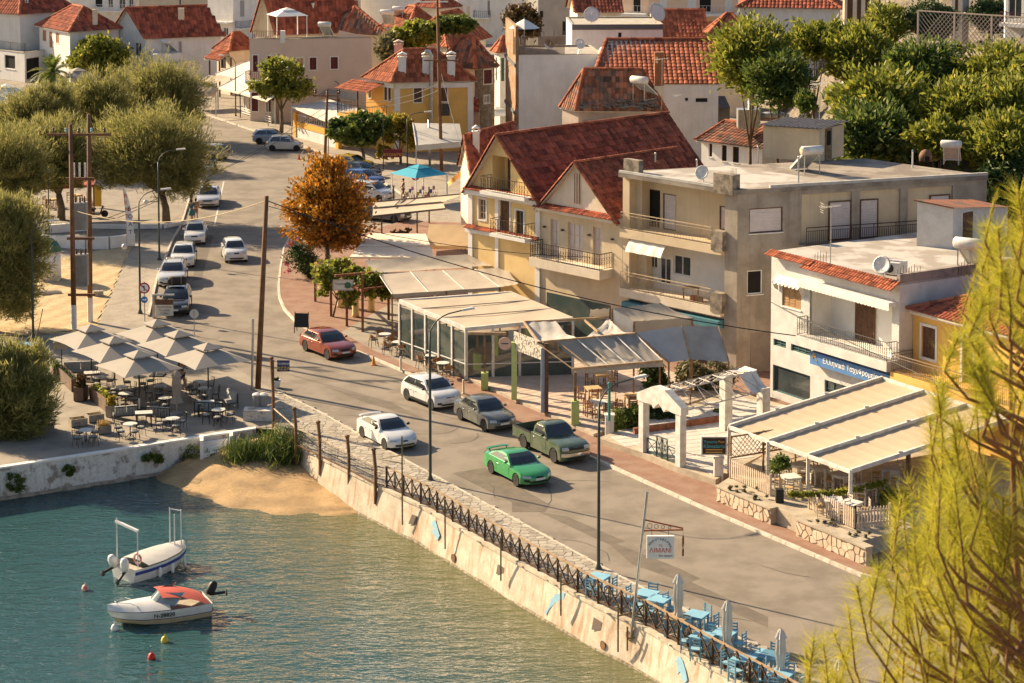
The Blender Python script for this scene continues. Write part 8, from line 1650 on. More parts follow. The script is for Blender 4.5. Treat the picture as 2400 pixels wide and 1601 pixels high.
MB().bar((.62,.0,0),(.75,.2,0),.05).build('bracket',M_silver,sg)
q=G(z01(1400,1355));sg=thing('shop_board','brown and cream snack board with lines of lettering by the black estate','sign',q);MB().box(0,0,0,.12,.3,1.45).box(0,-.02,1.45,1.4,.2,1.55).build('frame',M_steel,sg);MB().box(.2,-.04,.15,1.35,0,1.25).build('sign_board',MATS['sign_cream'],sg);MB().box(.2,-.05,.88,1.35,-.041,1.25).build('sign_header',M_brown,sg)
for k,l in enumerate(('Sandwiches','Pancakes','Coffee')): text3(sg,l,(.78,-.045,.68-.21*k),(1,0,0),UP,(0,-1,0),.2,mat('ink_brown',(0.15,.10,.07),.7),align='CENTER',ext=.004)
q=G(z11(415,1490),.13);sg=thing('easel_board','black easel menu board on the red pavement','sign',q,R(-8));MB().ob((-.45,-.02,.35),(.9,0,0),(0,.04,0),(0,.18,.85)).build('board',M_trim,sg)
for x in(-.42,.42): MB().bar((x,-.06,0),(x,.2,1.28),.05).build('leg',M_brown,sg);MB().bar((x*.9,.5,0),(x*.9,.2,1.1),.04).build('leg',M_brown,sg)
t,h=post_sign(z10(1170,1567),z10(1172,1000),'restaurant_sign','maroon BYZANTIO sign board on posts beside the yellow leaved tree',M_lampp,.05);c=G(z10(1245,1410),4.2);
zc=hz(t.location,z10(1245,1445)[1]);MB().box(.05,-.05,zc,1.75,.03,zc+.75).build('sign_board',mat('sign_maroon',(0.16,.02,.03),.6),t);text3(t,'ΒΥΖΑΝΤΙΟ',(.9,-.056,zc+.12),(1,0,0),UP,(0,-1,0),.36,M_gold,align='CENTER',ext=.004)
q=G(z01(1165,720));hF=hz(q,z01(1120,150)[1]);fl=thing('feather_flag','tall white RENT BOAT feather flag at the end of the curved wall','flag',q);MB().tube([(0,0,0),(-.02,0,hF*.5),(-.22,0,hF)],.025,6).build('pole',M_steel,fl);MB().grid(lambda u,v:Vec((-.02-.2*v*v+u*(.62*(1-v)**.45),.03*math.sin(v*8+u*3),.75+(hF-.78)*v)),5,24).build('banner',mat('flag_white',(0.74,.72,.68),.9),fl)
for k,ch in enumerate('RENT'): v=.80-.13*k;text3(fl,ch,(-.06-.2*v*v+.02,-.06,.75+(hF-.78)*v),(1,0,-.0),UP,(0,-1,0),.42,M_inkr,'letter',.004)
for k,ch in enumerate('BOAT'): v=.55-.15*k;text3(fl,ch,(.16-.2*v*v,-.06,.75+(hF-.78)*v),(1,0,0),UP,(0,-1,0),.46,mat('letter_violet',(0.12,.05,.16),.6),'letter',.004)
def cone(px,label,c=(0.62,.24,.03),h=.55,z=0): t=thing('traffic_cone',label,'cone',G(px,z));MB().box(-.16,-.16,0,.16,.16,.03).build('base',mat('cone%.2f'%c[1],c,.6),t);MB().lathe([(.13,.03),(.03,h)],n=10).build('body',MATS['cone%.2f'%c[1]],t);MB().lathe([(.092,h*.4),(.072,h*.6)],n=10).build('band',M_let,t)
cone(z12(1080,218),'orange cone at the kerb in front of the copper hatchback');cone(z10(395,1465),'red white cone on the far square, beside the yellow one',(0.5,.08,.03));cone(z10(440,1478),'pale yellow cone between two red cones',(0.6,.42,.08));cone(z10(480,1512),'red white cone nearest the wooden pole by the taxi',(0.5,.08,.031))
t=thing('white_flowerpot','white plastic flowerpot with a small plant beside the leaning pole','flowerpot',G(z12(187,425)));MB().lathe([(.18,0),(.26,.42),(.28,.42),(.25,.44),(.0,.38)],n=14).build('pot',M_white,t);PLANTS.append((t.location+UP*.36,0,.3,.3,'low'))
for (x,l) in((10,'left grey wheeled bin on the wall stub by the leaning pole'),(70,'right grey bin on the wall stub by the leaning pole')): q=G(z12(x,690));t=thing('litter_bin',l,'bin',(q.x,q.y,.55));MB().lathe([(.2,0),(.24,.6),(.25,.62)],n=12).build('bin_body',mat('bin_grey',(0.22,.21,.20),.6),t);MB().lathe([(.26,.62),(.24,.68),(.1,.74),(0,.75)],n=12).build('lid',M_silver,t)
t=thing('rubble_plinth','low rubble masonry stub under the bins at the quay corner','wall',G(z12(45,715)));MB().box(-.9,-.4,0,.75,.5,.55).build('masonry',M_quayw,t,fixn=True);MB().box(-.92,-.42,.5,.77,.52,.549).build('cap',M_conc,t)
for i,(x,y) in enumerate(((1330,265),(1905,480))): t=thing('kerb_bollard','short pale bollard standing on the red pavement behind the parked cars','bollard',G(z12(x,y),.12),group='pale bollards on the red pavement');MB().lathe([(.07,0),(.07,.75),(.04,.8)],n=8).build('shaft',M_creaml,t);MB().lathe([(.1,0),(.1,.06)],n=8).build('foot',M_creaml,t)
q=G(z12(2100,440),.13);t=thing('post_base','yellow lime painted concrete block holding a wooden post by the cafe','post',q);MB().box(-.2,-.2,0,.2,.2,.95).build('block',MATS['lime_block'],t);MB().bar((0,0,.95),(0,0,3.1),.13).build('timber',M_oldwood,t);MB().bar((-.9,.1,3.15),(1.2,-.2,3.2),.12,.16).build('beam',M_pw,t)
t=thing('round_sign','round pale pink sign hanging beside the pale blue post','sign',G(z12(2285,20),2.6));MB().lathe([(0,0),(.36,0),(.36,.04),(0,.04)],(0,0,0),18,ax=(0,-1,0)).build('disc',mat('sign_pink',(0.58,.42,.36),.7),t);MB().box(-.2,-.05,-.03,.2,-.041,.03).build('print',M_ink,t)
def lowwall(pts,h,label):
    q=resamp([G(p) for p in pts],24);t=thing('low_wall',label,'wall',q[0],world=True);b=MB()
    for k in range(24): e=(q[k+1]-q[k]);n_=Vec((-e.y,e.x,0)).normalized();b.ob(q[k],e*1.001,n_*.3,UP*h)
    b.build('wall_body',M_white,t,fixn=True);b=MB()
    for k in range(24): e=(q[k+1]-q[k]);n_=Vec((-e.y,e.x,0)).normalized();b.ob(q[k]-n_*.03+UP*h,e*1.001,n_*.36,UP*.06)
    b.build('coping',M_white,t,fixn=True)
lowwall([z01(1225,690),z01(1000,715),z01(800,718),z01(600,705),z01(430,700),z01(330,690)],.85,'curved white wall between the sand and the paving');lowwall([z01(830,545),z01(600,560),z01(400,575),z01(230,570),z01(50,600)],.6,'low white wall beside the globe lamp');lowwall([z01(1690,490),z01(1500,525),z01(1200,530),z01(850,525)],.25,'white kerb wall in front of the tamarisks')
q=G(z01(440,1005));t=thing('beach_shower_booth','whitewashed round booth with green conical cap on the sand','booth',q);MB().lathe([(.95,0),(.9,2.1)],n=16).build('drum',M_whites,t,smooth=True);MB().lathe([(1.02,2.08),(.75,2.6),(.4,2.9),(0,3.05)],n=16).build('cap',mat('cap_green',(0.05,.16,.115),.7,(0.04,.12,.09),2,.8),t,smooth=True)
for i,(x,y,l) in enumerate(((440,1130,'flat pale board lying on the sand'),)): t=thing('paddle_board',l,'board',G(z01(x,y),.05),R(10));MB().lathe([(0,-.9),(.14,-.8),(.2,-.3),(.2,.4),(.12,.85),(0,.95)],(0,0,.05),8,ax=(1,0,0)).build('deck',mat('board_cream',(0.6,.5,.38),.6),t);MB().box(-.7,-.01,.0,-.6,.01,.15).build('fin',M_trim,t)
t=thing('concrete_anchor','small concrete block with ring on the sand by the twin poles','block',G(z01(905,1150),.04));MB().box(-.3,-.2,0,.3,.2,.35).build('block',M_conc,t);MB().tube([(.1*math.cos(a),0,.38+.1*math.sin(a)) for a in [k*.8 for k in range(9)]],.02,4).build('ring',M_rust,t)
q=G(z01(340,1515));t=thing('leaning_stick','thin wooden stick stuck slanting in the sand','stick',q);MB().tube([(0,0,-.1),(.35,.1,1.6)],.025,5).build('shaft',M_oldwood,t);MB().tube([(.35,.1,1.6),(.37,.1,1.66)],.035,5).build('tip',M_oldwood,t)
# ---------------------------------------------------------------- vegetation
NR=np.random.default_rng(11)
def leafobj(name,P_,size,asp,m,parent=None,droop=None,kind=None,off=True,up=0.0):
    """one quad per leaf; droop: common leaf direction"""
    N=len(P_);a=NR.normal(size=(N,3))
    if droop is not None: a=a*.45+np.array(droop)
    a/=np.linalg.norm(a,axis=1)[:,None];r=NR.normal(size=(N,3));b=np.cross(a,r);b/=np.linalg.norm(b,axis=1)[:,None]
    s=(size*NR.uniform(.6,1.3,N))[:,None];o=OFF.get(parent.name) if parent is not None and off else None
    if o is not None: P_=P_-np.array(o)
    v=np.stack([P_-a*s,P_+b*s*asp,P_+a*s,P_-b*s*asp],1).reshape(-1,3).astype(np.float32)
    me=bpy.data.meshes.new(name);me.vertices.add(4*N);me.vertices.foreach_set('co',v.ravel());me.loops.add(4*N);me.loops.foreach_set('vertex_index',np.arange(4*N,dtype=np.int32));me.polygons.add(N);me.polygons.foreach_set('loop_start',np.arange(0,4*N,4,dtype=np.int32));me.update(calc_edges=True);me.materials.append(m)
    ob=bpy.data.objects.new(name,me);COL.objects.link(ob)
    if parent is not None: ob.parent=parent
    return tag(ob,kind=kind)
def cloud(lobes,n,clump=.28,per=36,shell=.5,soft=0):
    """leaf positions in clumps spread through ellipsoid lobes"""
    w=np.array([(r[0]*r[1]*r[2])**.67 for _,r in lobes]);w/=w.sum();out=[]
    for (c,r),k in zip(lobes,w):
        nn=max(30,int(n*k));nc=max(3,nn//per);dv=NR.normal(size=(nc,3));dv/=np.linalg.norm(dv,axis=1)[:,None];rad=NR.uniform(shell,1.0,nc)**.6 if not soft else np.minimum(abs(NR.normal(0,soft,nc))+.15,1.35)
        cc=np.array(c)+dv*rad[:,None]*np.array(r)*NR.uniform(.86,1.1,nc)[:,None];cl=clump*min(r)
        out.append(cc[NR.integers(0,nc,nn)]+NR.normal(size=(nn,3))*cl*np.array([1,1,.8]))
    return np.concatenate(out)
def at(px,Y): r=ray(*px);return Vec((0,0,H))+r*(Y/r.y)
def pl(c,r,x,y,rx,ry,Y,dep=None):
    """lobe from a zoomed photo ellipse at distance Y"""
    p=at(zz(c,r,x,y),Y);k=Y/F/3.918;return (tuple(p),(rx*k,(dep or (rx+ry)/2)*k,ry*k))
def tree(name,label,base,lobes,n,m,size=.14,asp=.5,tr=.18,bark=None,group=None,clump=.28,droop=None,cat='tree',per=36,shell=.5,crown='crown',soft=0):
    base=Vec(base);t=thing(name,label,cat,base,world=True,group=group);bark=bark or mat('bark',(0.16,.115,.075),.95,(0.09,.065,.045),4,.9,.2,15,.6,20)
    c=sum((Vec(l[0]) for l in lobes),Vec())/len(lobes);fork=base.lerp(c,.45);fork.x=base.x*.7+c.x*.3;fork.y=base.y*.7+c.y*.3
    b=MB();b.tube([base-UP*.2,base.lerp(fork,.5)+Vec((tr*.4,0,0)),fork],[tr*1.25,tr,tr*.8],8)
    for l in lobes: q=Vec(l[0]);b.tube([fork,fork.lerp(q,.5)+UP*.2*l[1][2],q+UP*.3*l[1][2]],[tr*.6,tr*.35,tr*.12],5)
    b.build('trunk',bark,t,smooth=True);P_=cloud(lobes,n,clump,per,shell,soft)
    if soft: droop=P_-np.array(c);droop=droop/(np.linalg.norm(droop,axis=1)[:,None]+.01)*.7+np.array((0,0,.45))
    leafobj(crown,P_,size,asp,m,t,droop,kind='stuff');return t
M_tam=leafmat('tamarisk_leaf',(0.16,.165,.05),(0.31,.285,.09),(0.41,.35,.125),.45);M_org=leafmat('autumn_leaf',(0.14,.10,.02),(0.44,.17,.02),(0.62,.31,.04),.38);M_grn1=leafmat('leaf_green',(0.045,.085,.02),(0.14,.18,.035),(0.24,.25,.05),.4);M_lime=leafmat('leaf_lime',(0.10,.13,.022),(0.27,.28,.04),(0.40,.35,.05),.45);M_yl=leafmat('leaf_yellow',(0.22,.17,.025),(0.42,.31,.035),(0.20,.20,.04),.4);M_dk=leafmat('leaf_dark',(0.02,.045,.014),(0.06,.095,.025),(0.10,.13,.035),.25);M_brn=leafmat('leaf_brown',(0.06,.045,.02),(0.15,.08,.03),(0.10,.09,.03),.25);M_oliv=leafmat('leaf_olive',(0.11,.115,.06),(0.20,.18,.09),(0.26,.22,.09),.3);M_pinkf=leafmat('flower_pink',(0.35,.06,.10),(0.5,.15,.2))
GT='tamarisk trees by the beach'
def tam(label,base,lobes,n=9000): tree('tamarisk_tree',label,G(base),[(c_,(r_[0]*1.28,r_[1]*1.25,r_[2]*1.22)) for c_,r_ in lobes]+[((c_[0],c_[1],c_[2]-r_[2]*.9),(r_[0],r_[1]*.9,r_[2]*.7)) for c_,r_ in lobes],n*6,M_tam,.26,.10,.3,clump=.16,per=45,soft=.66)
Yb=lambda p:G(p).y
tam('rounded tamarisk tree nearest the silver taxi, with split trunk',(390,520),[pl(0,0,1400,1300,300,230,Yb((390,520))),pl(0,0,1130,1400,230,200,Yb((390,520))),pl(0,0,1640,1430,230,230,Yb((390,520)))],15000)
y=Yb((360,330));tam('tallest tamarisk tree beside the beige hatchback',(380,330),[pl(0,0,1430,760,240,180,y),pl(0,0,1290,880,160,170,y),pl(0,0,1620,890,210,180,y)],12000)
y=Yb((230,380));tam('dense tamarisk tree between the tall one and the twin poles',(225,380),[pl(0,0,900,880,230,150,y),pl(0,0,1010,990,160,160,y),pl(0,0,780,960,150,150,y)],9000)
y=Yb((90,400));tam('broad olive tamarisk tree behind the transformer poles',(80,400),[pl(0,0,480,900,180,110,y),pl(0,0,250,1010,260,150,y),pl(0,0,90,1120,200,140,y),pl(0,0,420,1060,200,130,y)],12000)
y=Yb((143,515));tam('spreading tamarisk tree with thick pale trunk over the cafe',(143,515),[pl(0,0,480,1290,240,180,y),pl(0,0,330,1440,250,170,y),pl(0,0,640,1450,180,150,y),pl(0,0,520,1560,280,90,y)],14000)
y=Yb((20,560));tam('tamarisk tree at the edge of the red canopied cafe',(15,560),[pl(0,0,80,1420,220,190,y),pl(0,0,150,1560,200,150,y)],9000)
y=Yb((-20,775));tam('drooping tamarisk tree standing over the sand',(-35,775),[pl(0,1,60,420,180,180,y),pl(0,1,150,620,190,230,y),pl(0,1,60,900,240,280,y),pl(0,1,-100,700,220,300,y)],15000)
y=Yb((-10,1020));tam('drooping tamarisk tree over the quay wall and wooden bench',(-25,1030),[pl(0,2,130,260,200,170,y),pl(0,2,200,480,220,200,y),pl(0,2,60,720,200,200,y),pl(0,2,-60,480,200,300,y)],15000)
y=Yb(d(748,645));tree('autumn_tree','round tree with rusty orange leaves in front of the tan awnings',G(d(748,645)),[pl(1,1,600,200,280,230,y),pl(1,1,470,390,200,190,y),pl(1,1,820,330,230,260,y),pl(1,1,640,560,250,170,y),pl(1,0,690,1560,170,120,y),pl(1,1,880,560,150,150,y)],21000,M_org,.16,.55,.2,clump=.2,soft=.6)
y=Yb(z10(230,1230));tree('street_tree','slim green street tree before the pink house',G(z10(230,1230)),[pl(1,0,240,640,190,110,y),pl(1,0,110,780,150,100,y),pl(1,0,360,800,170,110,y),pl(1,0,230,790,200,90,y)],7000,M_lime,.22,.5,.2,clump=.22)
y=Yb(z10(990,1500));tree('street_tree','dark green spreading tree beside the yellow leaved one',G(z10(990,1500)),[pl(1,0,820,1200,160,100,y),pl(1,0,1030,1160,200,120,y),pl(1,0,960,1260,180,70,y)],6000,M_grn1,.26,.6,.16,clump=.22);tree('yellow_tree','small tree with bright yellow leaves at the maroon sign',G(z10(1330,1520)),[pl(1,0,1330,1120,100,80,y),pl(1,0,1230,1230,110,80,y),pl(1,0,1420,1250,120,100,y),pl(1,0,1180,1400,80,60,y)],4200,M_yl,.18,.5,.12,clump=.22)
y=Yb(z00(900,800));tree('street_tree','yellow green tree beside the palm',G(z00(900,800)),[pl(0,0,900,420,180,90,y),pl(0,0,780,540,160,100,y),pl(0,0,1030,520,160,110,y),pl(0,0,900,620,170,80,y)],5000,M_lime,.3,.5,.2)
for l,x,y_,rx,ry,ze,m in(('round grey green olive behind the yellow house',1260,430,120,130,3,M_oliv),('bushy lime tree behind the yellow house chimneys',1500,300,220,90,5,M_lime),('dark green tree below the white tower block',1820,220,180,70,6,M_grn1),('yellow green bush between pink house and yellow house',1380,460,90,90,3,M_lime)):
    Y=225;tree('town_tree',l,(at(z10(x,y_),Y).x,Y,0),[pl(1,0,x,y_,rx,ry,Y),pl(1,0,x-rx*.5,y_+ry*.5,rx*.7,ry*.7,Y)],3500,m,.3,.5,.2)
Y=262;tree('brown_tree','rounded tree with brown leaves behind the white parasol roof',(at(z20(70,200),Y).x,Y,0),[pl(2,0,70,170,140,110,Y),pl(2,0,150,240,110,90,Y)],4500,M_brn,.3,.5,.25)
t=thing('palm_tree','date palm with arching fronds at the far beach','palm tree',G(z00(480,900)),world=True);q=G(z00(480,900));c=at(z00(480,660),q.y);MB().tube([q,q.lerp(c,.5),c],[.4,.33,.38],8).build('trunk',mat('bark',(0.16,.115,.075)),t)
for k in range(34):
    a=k*2.4;el=rnd.uniform(-.2,1.25);Lf=rnd.uniform(2.8,3.8);b=MB();dr=Vec((math.cos(a),math.sin(a),0));pts=[c+dr*(Lf*math.cos(el)*s*(1-.12*s))+UP*(Lf*math.sin(el)*s-1.6*s*s*(1.1-.4*math.sin(el))) for s in [i/8 for i in range(9)]];sd_=Vec((-dr.y,dr.x,0))
    for i in range(8):
        for s in(-1,1):
            for f in(0,.5): p=pts[i].lerp(pts[i+1],f);w_=.55*math.sin((i+1.2+f)/9.5*math.pi);b.q(p,p+(pts[i+1]-pts[i])*.55,p+(pts[i+1]-pts[i])*.75+sd_*s*w_-UP*.25*w_)
    b.build('frond',M_grn1 if k%4 else M_lime,t)
GH='trees and shrubs on the hill'
for i,(l,x,y_,rx,ry,c_,m,sz,Y) in enumerate([('tall yellow green tree of heaven beside the hill house',2200,420,280,260,2,M_lime,.34,176),('leafy tree drooping over the rock face',430,330,230,130,3,M_lime,.34,180),('dark drooping tree next to the small chimney',800,420,240,210,3,M_lime,.34,178),('green tree hanging over the bare rock',100,640,230,170,3,M_grn1,.34,172),('yellow green tree beside the colonnade',1100,160,140,150,3,M_lime,.28,186),('dense dark round conifer above the lattice fence',1500,130,200,125,3,M_dk,.2,187),('dense green conifer near the clothes line',2040,90,160,120,3,M_dk,.2,190),('broad dark shrub right below the lattice fence',1420,560,300,200,3,M_grn1,.32,168),('large leafed shrub in the middle of the green slope',1000,850,340,230,3,M_lime,.36,160),('shrub at the foot of slope behind the roof shed',950,1120,300,190,3,M_grn1,.36,155),('bright lime tree spreading over the slope',1760,930,300,220,3,M_lime,.3,158),('lime tree below the end of lattice fence',2150,560,260,180,3,M_lime,.3,166),('yellow tinged tree at the right end of slope',2230,900,240,200,3,M_lime,.3,157),('low bright shrub behind the roof solar heater',1580,1200,220,130,3,M_lime,.3,152),('dark shrub beside the grey block far end',2180,1240,260,220,3,M_lime,.32,150),('shaded shrub behind the pine twigs',2230,1560,200,200,3,M_dk,.3,148),('dry shrub on the bare rock',350,900,70,80,3,M_grn1,.22,166)]):
    k=Y/F/3.918;p=at(zz(c_,0,x,y_),Y);gx,gy=p.x,Y+ry*k*.4;tree('hill_tree',l,(gx,gy,max(0,hsur(gx,gy))),[pl(c_,0,x,y_,rx*.95,ry*.9,Y),pl(c_,0,x-rx*.55,y_+ry*.35,rx*.75,ry*.75,Y-1),pl(c_,0,x+rx*.55,y_+ry*.3,rx*.75,ry*.8,Y-.5),pl(c_,0,x+rx*.1,y_+ry*.95,rx*1.0,ry*.85,Y-1.5)],int(4200+rx*ry*.14),m,sz*.8,.36,.16,clump=.24,per=24,shell=.55,soft=.6 if m is not M_dk else 0)
b=MB()
def und(u,v):
    x=19+u*36;y=146+v*24;return Vec((x,y,hsur(x,y)))
PT_=[]
for k in range(26000):
    q=und(NR.uniform(0,1),NR.uniform(0,1))
    if q.z>1.0 and math.sin(q.x*1.3)*math.sin(q.y*1.1)>-.55: PT_.append((q.x,q.y,q.z+NR.uniform(0,1.5)))
leafobj('ground_cover',np.array(PT_),.34,.45,M_lime,kind='stuff');bpy.data.objects['ground_cover']['label']='low green undergrowth between the shrubs of the hill';bpy.data.objects['ground_cover']['category']='undergrowth'
def shrub(label,base,lobes,n,m,size=.11,asp=.5,name='shrub',tr=.05,clump=.25,z=.1): return tree(name,label,G(base,z),lobes,n,m,size,asp,tr,cat='shrub',clump=clump,crown='foliage')
y=Yb(z22(1050,850));shrub('glossy green shrub beside the white pier',z22(1050,840),[pl(2,2,1020,730,110,110,y),pl(2,2,1130,680,80,80,y),pl(2,2,1010,810,80,50,y)],2600,M_grn1)
y=Yb(z22(1350,760));shrub('green hedge seen through the white arch',z22(1370,770),[pl(2,2,1330,680,130,80,y),pl(2,2,1480,690,90,80,y),pl(2,2,1620,740,80,50,y)],2600,M_dk);y=Yb(z22(1290,470));shrub('dark small tree in front of the grey awning',z22(1290,470),[pl(2,2,1280,260,100,90,y),pl(2,2,1330,380,120,80,y)],2600,M_dk,tr=.08);y=Yb(z22(1700,480));shrub('yellowish olive bush behind the truss pergola',z22(1700,480),[pl(2,2,1650,290,130,100,y),pl(2,2,1760,350,130,90,y)],2800,M_oliv,.13,tr=.08);shrub('silvery bush next to the grey block door',z22(1960,470),[pl(2,2,1950,320,120,90,y),pl(2,2,1890,250,80,80,y)],1800,M_oliv,.1,.35,tr=.06);shrub('small potted green bush by the brick planter',z22(1890,720),[pl(2,2,1890,670,60,40,Yb(z22(1890,720)))],500,M_grn1,z=.42);shrub('weedy tuft at the lime post foot',z22(610,790),[pl(2,2,605,765,45,25,Yb(z22(610,790)))],300,M_grn1)
bw=thing('brick_planter','low red brick planter edge behind the white arch','planter',G(z22(1250,830),.42),world=True);A,B,C=G(z22(1120,850),.42),G(z22(1550,790),.42),G(z22(1940,730),.42)
for a_,c_ in((A,B),(B,C)):
    n_=int((c_-a_).length/.45)
    for k in range(n_): MB().bar(a_.lerp(c_,k/n_)+UP*.15,a_.lerp(c_,(k+.95)/n_)+UP*.15,.22,.3).build('brick',mat('planter_brick',(0.30,.115,.06),.9,(0.22,.085,.05),3,.8),bw)
y=Yb(z11(560,1000));ole=shrub('pink flowering oleander at the kerb bend',z11(520,1010),[pl(1,1,430,800,130,120,y),pl(1,1,520,880,110,90,y),pl(1,1,420,740,90,60,y)],3200,M_dk,.13,.3)
leafobj('blossom',cloud([pl(1,1,360,660,70,30,y),pl(1,1,300,880,40,60,y),pl(1,1,480,970,50,40,y)],260),.08,.8,M_pinkf,ole,kind='stuff')
Y=Yb(z11(850,1400));tree('grape_vine','leafy grape vine climbing over the timber pergola',G(z11(700,1340),.13),[pl(1,1,640,930,90,90,Y),pl(1,1,620,1050,60,100,Y),pl(1,1,900,960,150,70,Y),pl(1,1,1060,1040,140,90,Y-1),pl(1,1,850,1120,60,120,Y-1),pl(1,1,1180,1090,60,70,Y-1),pl(1,1,760,880,110,60,Y+2)],5200,M_lime,.13,.8,.06,cat='vine',clump=.35,crown='foliage');y=Yb(z11(1360,830));tree('sapling','thin dark leaved sapling in front of the cream canopy',G(z11(1370,900),.1),[pl(1,1,1280,600,70,60,y),pl(1,1,1400,690,80,60,y),pl(1,1,1330,760,90,60,y),pl(1,1,1390,570,40,40,y)],1100,M_brn,.14,.7,.04,clump=.3)
for l,c_,r_,x,y_,rx,ry in(('weed tuft low on the quay wall at the bay edge',0,2,130,1300,95,90),('small weed tuft in the middle of quay wall',0,2,632,1190,55,55),('hanging weed clump under the cafe tables',0,2,1405,1075,90,50),('thick weed clump beside the quay steps',0,2,1800,1050,150,80)):
    p=zz(c_,r_,x,y_);Yq=None
    g=min(qtl,key=lambda q:abs(P(q)[0]-p[0]));lb=pl(c_,r_,x,y_,rx,ry,g.y-.45,rx*.5);t=thing('wall_weed',l,'weed',lb[0],world=True);leafobj('foliage',cloud([lb],900),.09,.35,M_grn1,t,kind='stuff');MB().tube([Vec(lb[0])+Vec((0,.4,0)),Vec(lb[0])],.03,4).build('stem',M_oldwood,t)
ru_=thing('rush_clump','tall green rushes growing on the cove beside the mesh fence','reeds',G((620,1060),-.5),world=True);Ls=[pl(1,2,150,1120,200,90,G((640,1060),-.5).y+.5),pl(1,2,250,1050,130,140,G((660,1060),-.5).y),pl(0,2,2250,1080,130,90,G((560,1060),-.5).y)]
for j in range(3): p_=cloud([(c_,(r_[0]*1.25,r_[1]*1.3,r_[2]*1.3)) for c_,r_ in Ls],7000,.5,30,.1);leafobj('blade',p_,.40-.06*j,.05,(M_grn1,M_dk,M_grn1)[j],ru_,(0.05*j-.05,0,.9),kind='stuff')
for (q,rz,L_,w_,kd) in PLANTS:
    if kd is None: continue
    mm,n,h,sz,asp={'low':(M_dk,120,.18,.09,.4),'mix':(M_lime,260,.32,.1,.5),'spiky':(M_grn1,90,.45,.3,.06),'bush':(M_brn,420,.75,.1,.5),'yellow':(M_yl,300,.6,.1,.5),'dry':(leafmat('dry_grass',(0.30,.22,.10),(0.42,.31,.15)),60,.14,.12,.06),'drygold':(leafmat('dry_gold',(0.42,.27,.08),(0.5,.36,.14)),420,.28,.16,.06)}[kd]
    c=Vec((0,0,h*.5));cs,sn_=math.cos(rz),math.sin(rz);P_=[]
    for k in range(n): u=rnd.uniform(-.42,.42)*L_;v=rnd.uniform(-.4,.4)*w_;P_.append((q.x+u*cs-v*sn_,q.y+u*sn_+v*cs,q.z+rnd.uniform(0,h)))
    t=thing('potted_plant',{'low':'low dark plant growing in the container below it','mix':'trailing yellow green plant in its box','spiky':'spiky plant in the slate planter','bush':'orange brown leaved plant in the slate planter','yellow':'yellow shrub in the wooden planter','dry':'sparse dry grass in a plank box','drygold':'golden dry grass in a plank box'}[kd],'plant',q,group=kd+' planting in containers',world=True);leafobj('foliage',np.array(P_),sz,asp,mm,t,(0,0,.9) if asp<.1 else None,kind='stuff');MB().tube([q-UP*.1,q+UP*h*.5],.015,4).build('stem',M_oldwood,t)
for l,p,w_ in(('low flowering weeds on the wall by the taverna steps',(1735,1150),150),('low green bed between picket fence and stone wall',(1950,1228),190)): y=G(p,.85).y;q_=at(p,y);k=y/F;shrub(l,p,[((q_.x,q_.y,.95),(w_*k*.35,.35,.12)),((q_.x+w_*k*.3,q_.y-w_*k*.5,.95),(w_*k*.2,.3,.14))],500,M_oliv,.08,.4,z=.86)
q=G(z32(105,1475),.85);t=thing('potted_tree','small leafy tree in a black square pot at the canopy','plant',q,world=True);MB().ext([q+Vec((x,y_,0)) for x,y_ in((-.18,-.18),(.18,-.18),(.18,.18),(-.18,.18))],UP*.62).build('pot',M_trim,t);MB().tube([q+UP*.6,q+UP*1.6],.03,5).build('trunk',M_oldwood,t);leafobj('crown',cloud([(tuple(q+UP*1.75),(.42,.4,.38))],700),.09,.6,M_grn1,t,kind='stuff')
y=Yb(z32(1150,1567));shrub('white flowering oleander at the corner of picket fence',(2100,1262),[pl(3,3,1200,100,120,130,y-3),pl(3,3,1260,250,110,120,y-3),pl(3,2,1150,1470,140,110,y-2)],4000,M_grn1,.15,.22,'oleander_bush',z=.1);yc=at(z32(1290,960),y+3);t=thing('yucca','spiky yucca standing behind the canopy corner','plant',(yc.x,yc.y,.1),world=True);MB().tube([Vec((yc.x,yc.y,.1)),yc],.12,6).build('trunk',M_oldwood,t)
for k in range(60): a=rnd.uniform(0,6.28);e_=rnd.uniform(-.3,1.2);dr=Vec((math.cos(a)*math.cos(e_),math.sin(a)*math.cos(e_),math.sin(e_)));sd_=dr.cross(UP).normalized()*.04;MB().q(yc-sd_,yc+sd_,yc+dr*.8).build('leaf_blade',M_grn1,t)
gv=thing('vine_garland','leafy garland strung between the canopy posts','vine',(fronts[2].x,fronts[2].y,1.5),world=True);ga,gb=G(z32(190,1400),1.9),G(z32(1080,1290),1.9);leafobj('foliage',np.array([tuple(ga.lerp(gb,k/1500)-UP*(.9*(k/1500)*(1-k/1500)))for k in range(1500)])+NR.normal(size=(1500,3))*.07,.07,.7,M_lime,gv,kind='stuff');MB().tube([ga,ga.lerp(gb,.5)-UP*.22,gb],.012,4).build('rope',M_oldwood,gv)
